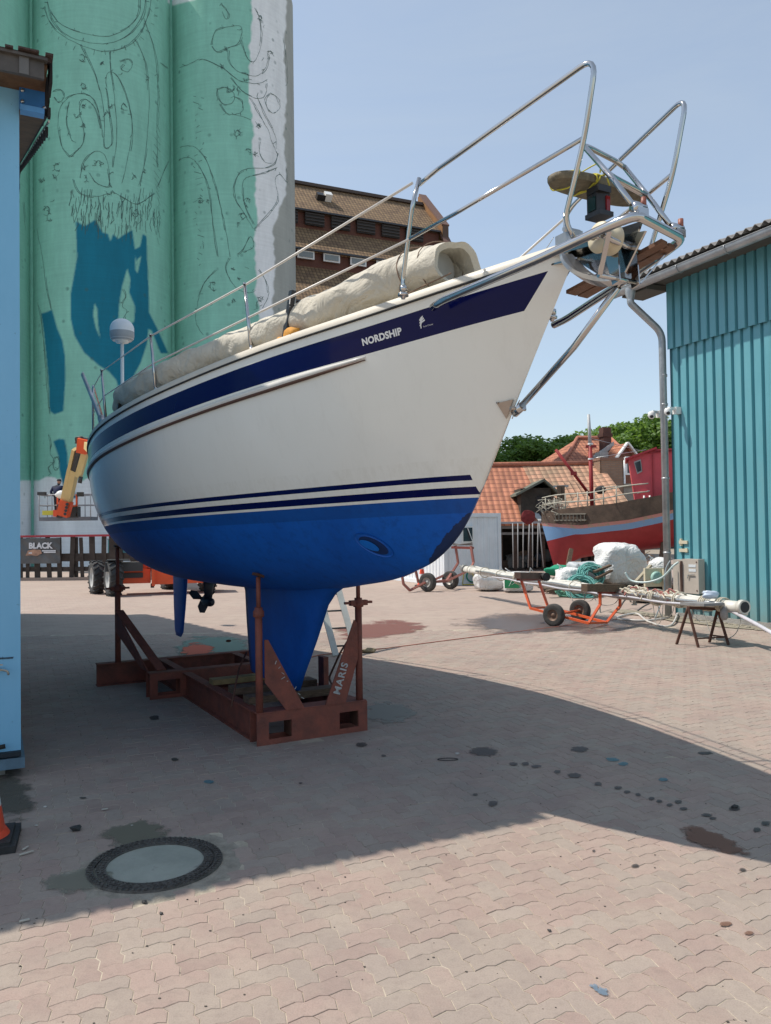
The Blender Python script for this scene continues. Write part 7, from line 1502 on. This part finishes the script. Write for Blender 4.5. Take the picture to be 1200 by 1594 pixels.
def trestle():
    V = []
    for a, tp, c in ([(1053, 1003), (1071, 946), (1087, 1008)], [(1104, 1000), (1117, 948), (1134, 1004)]):
        A, Cc = G(*a), G(*c); V.append((A, D(tp[0], tp[1], (A.y+Cc.y)/2+.02), Cc))
    root = thing('steel_trestle', (V[0][0]+V[1][2])/2, 'rusty steel trestle with splayed legs carrying the right end of the mast', 'trestle')
    for A, T, Cc in V:
        for q in (A, Cc): b = MB(); b.bar(q, T, .032, .032, up=Vector((0, 1, 0))); b.build('leg', rustdk, root)
    b = MB(); b.bar(V[0][1], V[1][1], .05, .04); b.build('top_rail', rustdk, root)
    b = MB(); b.bar(V[0][2].lerp(V[0][1], .22), V[1][2].lerp(V[1][1], .22), .018, .018); b.build('brace', rustdk, root)
    b = MB(); b.bar(V[1][0].lerp(V[1][1], .22), V[1][2].lerp(V[1][1], .22), .018, .018); b.build('brace', rustdk, root)
trestle()
b = MB(); p, q = D(1074, 939, 11.9), D(1112, 941, 11.4); b.bar(p, q, .35, .035); b.build('trestle_board', mat('grey_board', (.22, .22, .22), .8, 0, .2, 5), label='grey board lying on the rusty trestle under the mast', cat='board')
b = MB(); P = D(1106, 928, 11.75); b.smooth = True; b.blob(P+UP*.02, (.12, .06, .06), 4, 3, .35); b.build('plastic_bag', mat('bluish_plastic', (.55, .63, .75), .25, 0, .1, 10), label='crumpled bluish plastic bag on top of the mast near its end', cat='plastic bag')
b = MB(); P = D(1127, 955, 11.5); b.smooth = True; b.blob(P, (.06, .05, .10), 6, 2, .3); b.build('grey_pouch', mat('grey_cloth', (.28, .27, .26), .9), label='small grey pouch hanging under the mast beside the trestle', cat='pouch')

# ---- white woven bags, ropes, nets and timber heap
def bag(name, c, size, seed, lab, rot=.0, mat_=None, straps=True, rough=.16, square=.5, group='white bulk bags', cat='bulk bag'):
    root = thing(name, Vector((c.x, c.y, 0)), lab, cat, group); X = Vector((math.cos(rot), math.sin(rot), 0)); Y = Vector((-X.y, X.x, 0)); bm_ = mat_ or bagwhite
    b = MB(); b.smooth = True; b.blob(c+UP*size[2], size, seed, 4, rough, square, (X, Y, UP)); r = random.Random(seed)
    vs = []
    cc = c+UP*size[2]
    for v in b.v:
        v = Vector(v); q = v-cc; k = 1+.030*math.sin(q.x*9+q.z*5+seed)+.022*math.sin(q.z*14-q.x*11+math.sin(q.x*8)); v = cc+q*k; v.z = max(v.z, .01); vs.append(tuple(v))
    b.v = vs; b.build('bag_body', bm_, root)
    if straps:
        for sx in (-.7, .7):
            b = MB(); p = c+X*size[0]*sx+UP*size[2]*1.75; b.tube(curve([p, p+UP*.12+X*.03, p+UP*.17+X*.06*sx, p+X*.12+UP*.06], 4), .018, 6, flat=.4); b.build('lifting_loop', bm_, root)
    return root, X, Y
q = G(764, 921); bag('white_bag', q+Vector((0, .4, 0)), (.42, .38, .28), 3, 'plain white full bag right of the container, left of the green printed one', .1)
q = G(811, 923); rt_, X_, Y_ = bag('white_bag', q+Vector((0, .45, 0)), (.44, .36, .27), 8, 'white bag with a green printed patch beside the orange trailer', .05)
b = MB(); b.use(mat('print_green', (.03, .30, .12), .6, 0, .2, 30)); c_ = q+Vector((-.22, .045, .27)); b.box(c_, (.42, .02, .28), (Vector((1, 0, 0)), Vector((0, 1, 0)), UP)); b.use(whitepl); b.bar(c_+Vector((-.10, -.015, -.09)), c_+Vector((.0, -.015, .1)), .01, .06, up=Vector((0, 1, 0))); b.bar(c_+Vector((.0, -.015, .1)), c_+Vector((.08, -.015, .02)), .01, .05, up=Vector((0, 1, 0))); b.bar(c_+Vector((.08, -.015, .02)), c_+Vector((-.02, -.015, -.05)), .01, .05, up=Vector((0, 1, 0))); b.build('green_print', None, rt_)
q = D(965, 920, 21.0); q.z = .12; bag('white_bag', q, (.66, .5, .60), 21, 'largest white bulk bag, slumped on the heap in front of the red boat', .3, None, False, .24, .25)
q = D(985, 885, 21.3); 
q = D(884, 905, 20.6); q.z = .1; bag('white_bag', q, (.34, .3, .30), 31, 'small white bag with upright loop left of the teal rope coils', .1)
q = D(908, 900, 21.2); q.z = .15; bag('white_bag', q, (.40, .3, .34), 35, 'greyish translucent bag between the small white bag and the largest bag', .2, mat('grey_film_bag', (.45, .48, .50), .5, 0, .15, 8, .4), False)
q = D(1026, 905, 21.6); q.z = .15; bag('white_bag', q, (.32, .3, .36), 37, 'bright white bag beside the downpipe behind the round reel', -.2)
b = MB(); P = G(905, 915); r = random.Random(2)
def coil(c, R, n, m, th, lab, seed, ax=UP, name='rope_coil', hgt=.25):
    r = random.Random(seed); ax = Vector(ax).normalized(); X = ax.orthogonal().normalized(); Y = ax.cross(X); b = MB(); b.smooth = True
    for i in range(n):
        o = ax*r.uniform(-hgt/2, hgt/2); rr = R*r.uniform(.62, 1.08); ex = r.uniform(.85, 1.1); ph = r.uniform(0, 6); dx = X*r.uniform(-.08, .08)*R*3+Y*r.uniform(-.06, .06)*R*3
        pts = [c+o+dx+X*rr*math.cos(a)*ex+Y*rr*math.sin(a)+ax*.05*R*3*math.sin(2*a+ph) for a in np.linspace(0, 2*math.pi, 17)[:-1]]; pts = [Vector((p.x, p.y, max(p.z, .02))) for p in pts]; b.tube(pts, th, 5, closed=True)
    return b.build(name, m, label=lab, cat='rope coil', group='rope coils on the heap')
coil(D(920, 897, 20.3), .30, 34, rope_teal, .014, 'upper coil of teal rope leaning against the bags above the mast', 1, (.1, -.9, .45), hgt=.2)
coil(D(905, 920, 19.9)+UP*.05, .34, 40, rope_teal, .014, 'lower heap of teal rope on the ground below the mast', 2, (.1, -.75, .6), hgt=.3)
coil(D(880, 918, 20.2), .25, 24, mat('mint_net', (.20, .50, .36), .9, 0, .3, 50), .014, 'small tangle of mint green line left of the lower teal heap', 3, (0, -.7, .7), hgt=.2)
b = MB(); b.smooth = True; b.blob(D(868, 888, 21.4), (.32, .2, .14), 3, 3, .35); b.build('green_net_bundle', rope_green, label='bright green net bundle between the small white bag and the red hull', cat='net')
b = MB()
for i in range(60):
    c = D(r.uniform(985, 1012), r.uniform(862, 880), 21.9); b.tube([c, c+Vector((r.uniform(-.3, .3), r.uniform(-.1, .1), r.uniform(-.18, .12)))], .009, 4)
b.build('brushwood', mat('dry_twigs', (.16, .09, .05), .9, 0, .3, 9), kind='stuff')
for i, (a, c, d_, w_, lab) in enumerate([((925, 890), (950, 880), 20.2, .12, 'upper broken brown board beside the largest bag'), ((928, 900), (952, 888), 20.1, .10, 'lower broken brown board beside the largest bag'), ((990, 905), (1013, 880), 20.2, .10, 'pale plank leaning between the largest bag and the round reel'), ((845, 915), (880, 905), 20.0, .09, 'upper grey stick lying left of the mint rope'), ((850, 921), (885, 912), 19.8, .09, 'lower grey stick lying left of the mint rope')]):
    b = MB(); b.bar(D(*a, d_), D(*c, d_+.2), w_, .05); b.build('loose_board', wood if i < 2 or i > 2 else mat('pale_plank', (.34, .30, .22), .8), label=lab, cat='board', group='loose boards on the heap')
def pallet():
    q = G(955, 928); root = thing('wooden_pallet', q+Vector((.3, .4, 0)), 'worn wooden pallet under the heap of bags behind the mast', 'pallet')
    for k in range(6): b = MB(); b.box(q+Vector((.35, .12+.16*k, .125)), (1.1, .1, .02)); b.build('deck_board', wood, root)
    for o in (-.15, .35, .85): b = MB(); b.box(q+Vector((o, .5, .06)), (.1, .9, .10)); b.build('runner', wood, root)
pallet()
def heap():
    b = MB(); r = random.Random(8); mm = [mat('heap_dark', (.04, .036, .03), .9, 0, .4, 9), mat('heap_grey', (.12, .11, .10), .9, 0, .4, 9), mat('heap_dark', (.04, .036, .03)), brownwood]
    for i in range(110):
        px = r.uniform(845, 1042); Y = r.uniform(20.9, 23.5); P = D(px, 870, Y); h = .38*(.5+.5*math.sin((px-840)/200*3.1))+.05; b.use(mm[i % 4]); b.blob(Vector((P.x, Y, r.uniform(0, h))), (r.uniform(.08, .25), r.uniform(.1, .2), r.uniform(.05, .14)), i, 1, .4, .3)
    b.build('scrap_heap', None, kind='stuff')
heap()
def reel():
    P = D(1022, 899, 19.2); root = thing('hose_reel', Vector((P.x, P.y, P.z-.28)), 'round pale green hose reel in a cream frame left of the downpipe', 'hose reel')
    b = MB(); b.smooth = True; b.lathe(P, [(0, -.06), (.13, -.06), (.145, -.03), (.145, .03), (.13, .06), (0, .06)], 28, ax=(.25, -.97, 0)); b.build('drum', mat('pale_green_drum', (.30, .48, .42), .6, 0, .25, 20), root)
    b = MB(); b.box(P+Vector((-.03, .10, 0)), (.46, .12, .44)); b.box(P+Vector((.17, -.02, -.1)), (.05, .1, .6)); b.build('reel_frame', cream, root)
reel()
def pump():
    c = G(1043, 938); c = Vector((c.x, c.y, 0)); root = thing('pump_cart', c, 'dark pressure pump cart with black wheels behind the mast by the downpipe', 'pump')
    wheel(D(1031, 939, c.y-.1)*1.0, (.15, -1, 0), .20, .10, root, blackrub, blackpl, .5)
    P = D(1031, 939, c.y-.1)
    b = MB(); b.smooth = True; b.blob(P+Vector((-.30, .25, .14)), (.30, .2, .16), 3, 2, .2, .5); b.tube([P+Vector((-.55, .2, .12)), P+Vector((.05, .2, .14))], .10, 14); b.build('motor', blackpl, root)
    b = MB(); gp = mat('grey_pipe', (.30, .30, .28), .5, .3); b.tube(fillet([P+Vector((-.60, .0, .35)), P+Vector((-.62, .0, -.02)), P+Vector((.0, .0, -.04))], .08), .022, 8); b.tube(fillet([P+Vector((-.60, .35, .35)), P+Vector((-.62, .35, -.02)), P+Vector((.0, .35, -.04))], .08), .022, 8); b.tube([P+Vector((-.60, 0, .35)), P+Vector((-.60, .35, .35))], .022, 8); b.build('handle_frame', gp, root)
    b = MB(); b.use(cream); b.box(P+Vector((-.35, -.02, .18)), (.2, .08, .1)); b.use(mat('brass', (.35, .25, .1), .4, .7)); b.tube([P+Vector((-.2, -.05, .1)), P+Vector((-.2, -.2, .08))], .03, 8); b.build('pump_head', None, root)
pump()
def tap_stand():
    q = G(957, 955); b = MB(); dk = mat('dark_hose', (.07, .07, .065), .6); X0 = D(990, 929, q.y+1.2)
    b.tube(curve([X0, D(975, 932, q.y+1), D(965, 946, q.y+.6), D(958, 960, q.y), D(975, 963, q.y), D(1000, 945, q.y+.5), D(1010, 940, q.y+1)], 8), .016, 6); b.tube(curve([D(935, 925, q.y+.9), D(934, 950, q.y+.3), D(940, 962, q.y+.1), D(960, 961, q.y)], 6), .014, 6)
    b.build('dark_hose_tangle', dk, label='dark hoses looping on the ground between orange trailer and pump', cat='hose')
    b = MB(); p = D(987, 941, q.y+.8); b.tube([D(987, 922, q.y+.8), p], .03, 8); b.bar(D(975, 930, q.y+.8), D(995, 930, q.y+.8), .03, .03); b.bar(D(983, 941, q.y+.8), D(991, 941, q.y+.8), .05, .03); b.build('standpipe', mat('grey_pipe', (.3, .3, .28)), label='small grey standpipe with cross handle under the mast', cat='standpipe')
tap_stand()
def garden_reel():
    P = G(738, 912); b = MB(); c = Vector((P.x, P.y+.5, .27)); root = thing('garden_hose_reel', Vector((c.x, c.y, 0)), 'yellow framed reel with green hose in front of the white container', 'hose reel')
    b.smooth = True
    for k in range(12): b.tube([c+Vector((-.10+.018*k, 0, 0))+Vector((0, math.sin(a), math.cos(a)))*(.17+.01*(k % 3)) if 0 else c+Vector((math.cos(a)*(.17+.012*(k % 3)), -.10+.018*k, math.sin(a)*(.17+.012*(k % 3)))) for a in np.linspace(0, 6.283, 17)[:-1]], .012, 5, closed=True)
    b.build('green_hose', mat('reel_green', (.02, .25, .20), .5), root)
    b = MB(); ym = mat('reel_yellow', (.65, .55, .05), .5)
    for sy in (-.15, .15): b.tube(fillet([c+Vector((-.32, sy, -.25)), c+Vector((-.25, sy, .25)), c+Vector((-.10, sy, .25)), c+Vector((.15, sy, -.25)), c+Vector((-.32, sy, -.25))], .05), .014, 6)
    b.build('reel_frame', ym, root)
garden_reel()
def car():
    w = G(633, 902); Y = w.y+.5; X = Vector((1, .06, 0)).normalized(); Yv = Vector((-X.y, X.x, 0)); c = Vector((D(632, 888, Y).x, Y, .31)); root = thing('parked_car', c+X*-1.4-UP*.31, 'dark car with silver spoked wheel almost hidden under the yacht bow', 'car')
    f = lambda u, v, z: c+X*u+Yv*v+UP*(z-.31)
    b = MB(); b.smooth = True; rows = []
    for v, k in ((0, .96), (.12, 1), (1.5, 1), (1.62, .96)):
        prof = [(.75, .30), (.80, .55), (.70, .78), (.1, .88), (-.5, 1.35), (-1.2, 1.45), (-2.4, 1.40), (-3.1, 1.0), (-3.5, .9), (-3.6, .4), (-3.4, .22), (.5, .2)]
        rows.append([f(u, v, .8+(z-.8)*k) for u, z in prof])
    b.grid(rows, closed=True, smooth=False); b.add(rows[0], [tuple(range(12))], False); b.add(rows[-1], [tuple(reversed(range(12)))], False); b.build('car_body', mat('black_car_paint', (.012, .012, .014), .15, 0, .1, 3, coat=1), root)
    for u in (0, -2.6):
        for v in (-.0, 1.6):
            n0 = set(bpy.data.objects); wheel(f(u, v, .31), Yv, .31, .2, root, blackrub, mat('black_gap', (.01, .01, .01)), .68)
            b = MB()
            for k in range(5): a = 2*math.pi*k/5; d = X*math.cos(a)+UP*math.sin(a); b.bar(f(u, v-.105 if v < 1 else v+.105, .31), f(u, v-.105 if v < 1 else v+.105, .31)+d*.2, .035, .03, up=Yv)
            b.tube([f(u, v-.10 if v < 1 else v+.10, .31)+(X*math.cos(a)+UP*math.sin(a))*.205 for a in np.linspace(0, 6.283, 25)[:-1]], .012, 6, closed=True); b.build('spokes', dullsteel, [o for o in bpy.data.objects if o not in n0 and o.name.startswith('wheel')][0])
    b = MB(); b.prism([f(-.55, -.01, 1.28), f(-.1, -.01, .92), f(-2.6, -.01, .95), f(-2.2, -.01, 1.34)][::1], -Yv*.01); b.build('side_window', glass, root)
car()
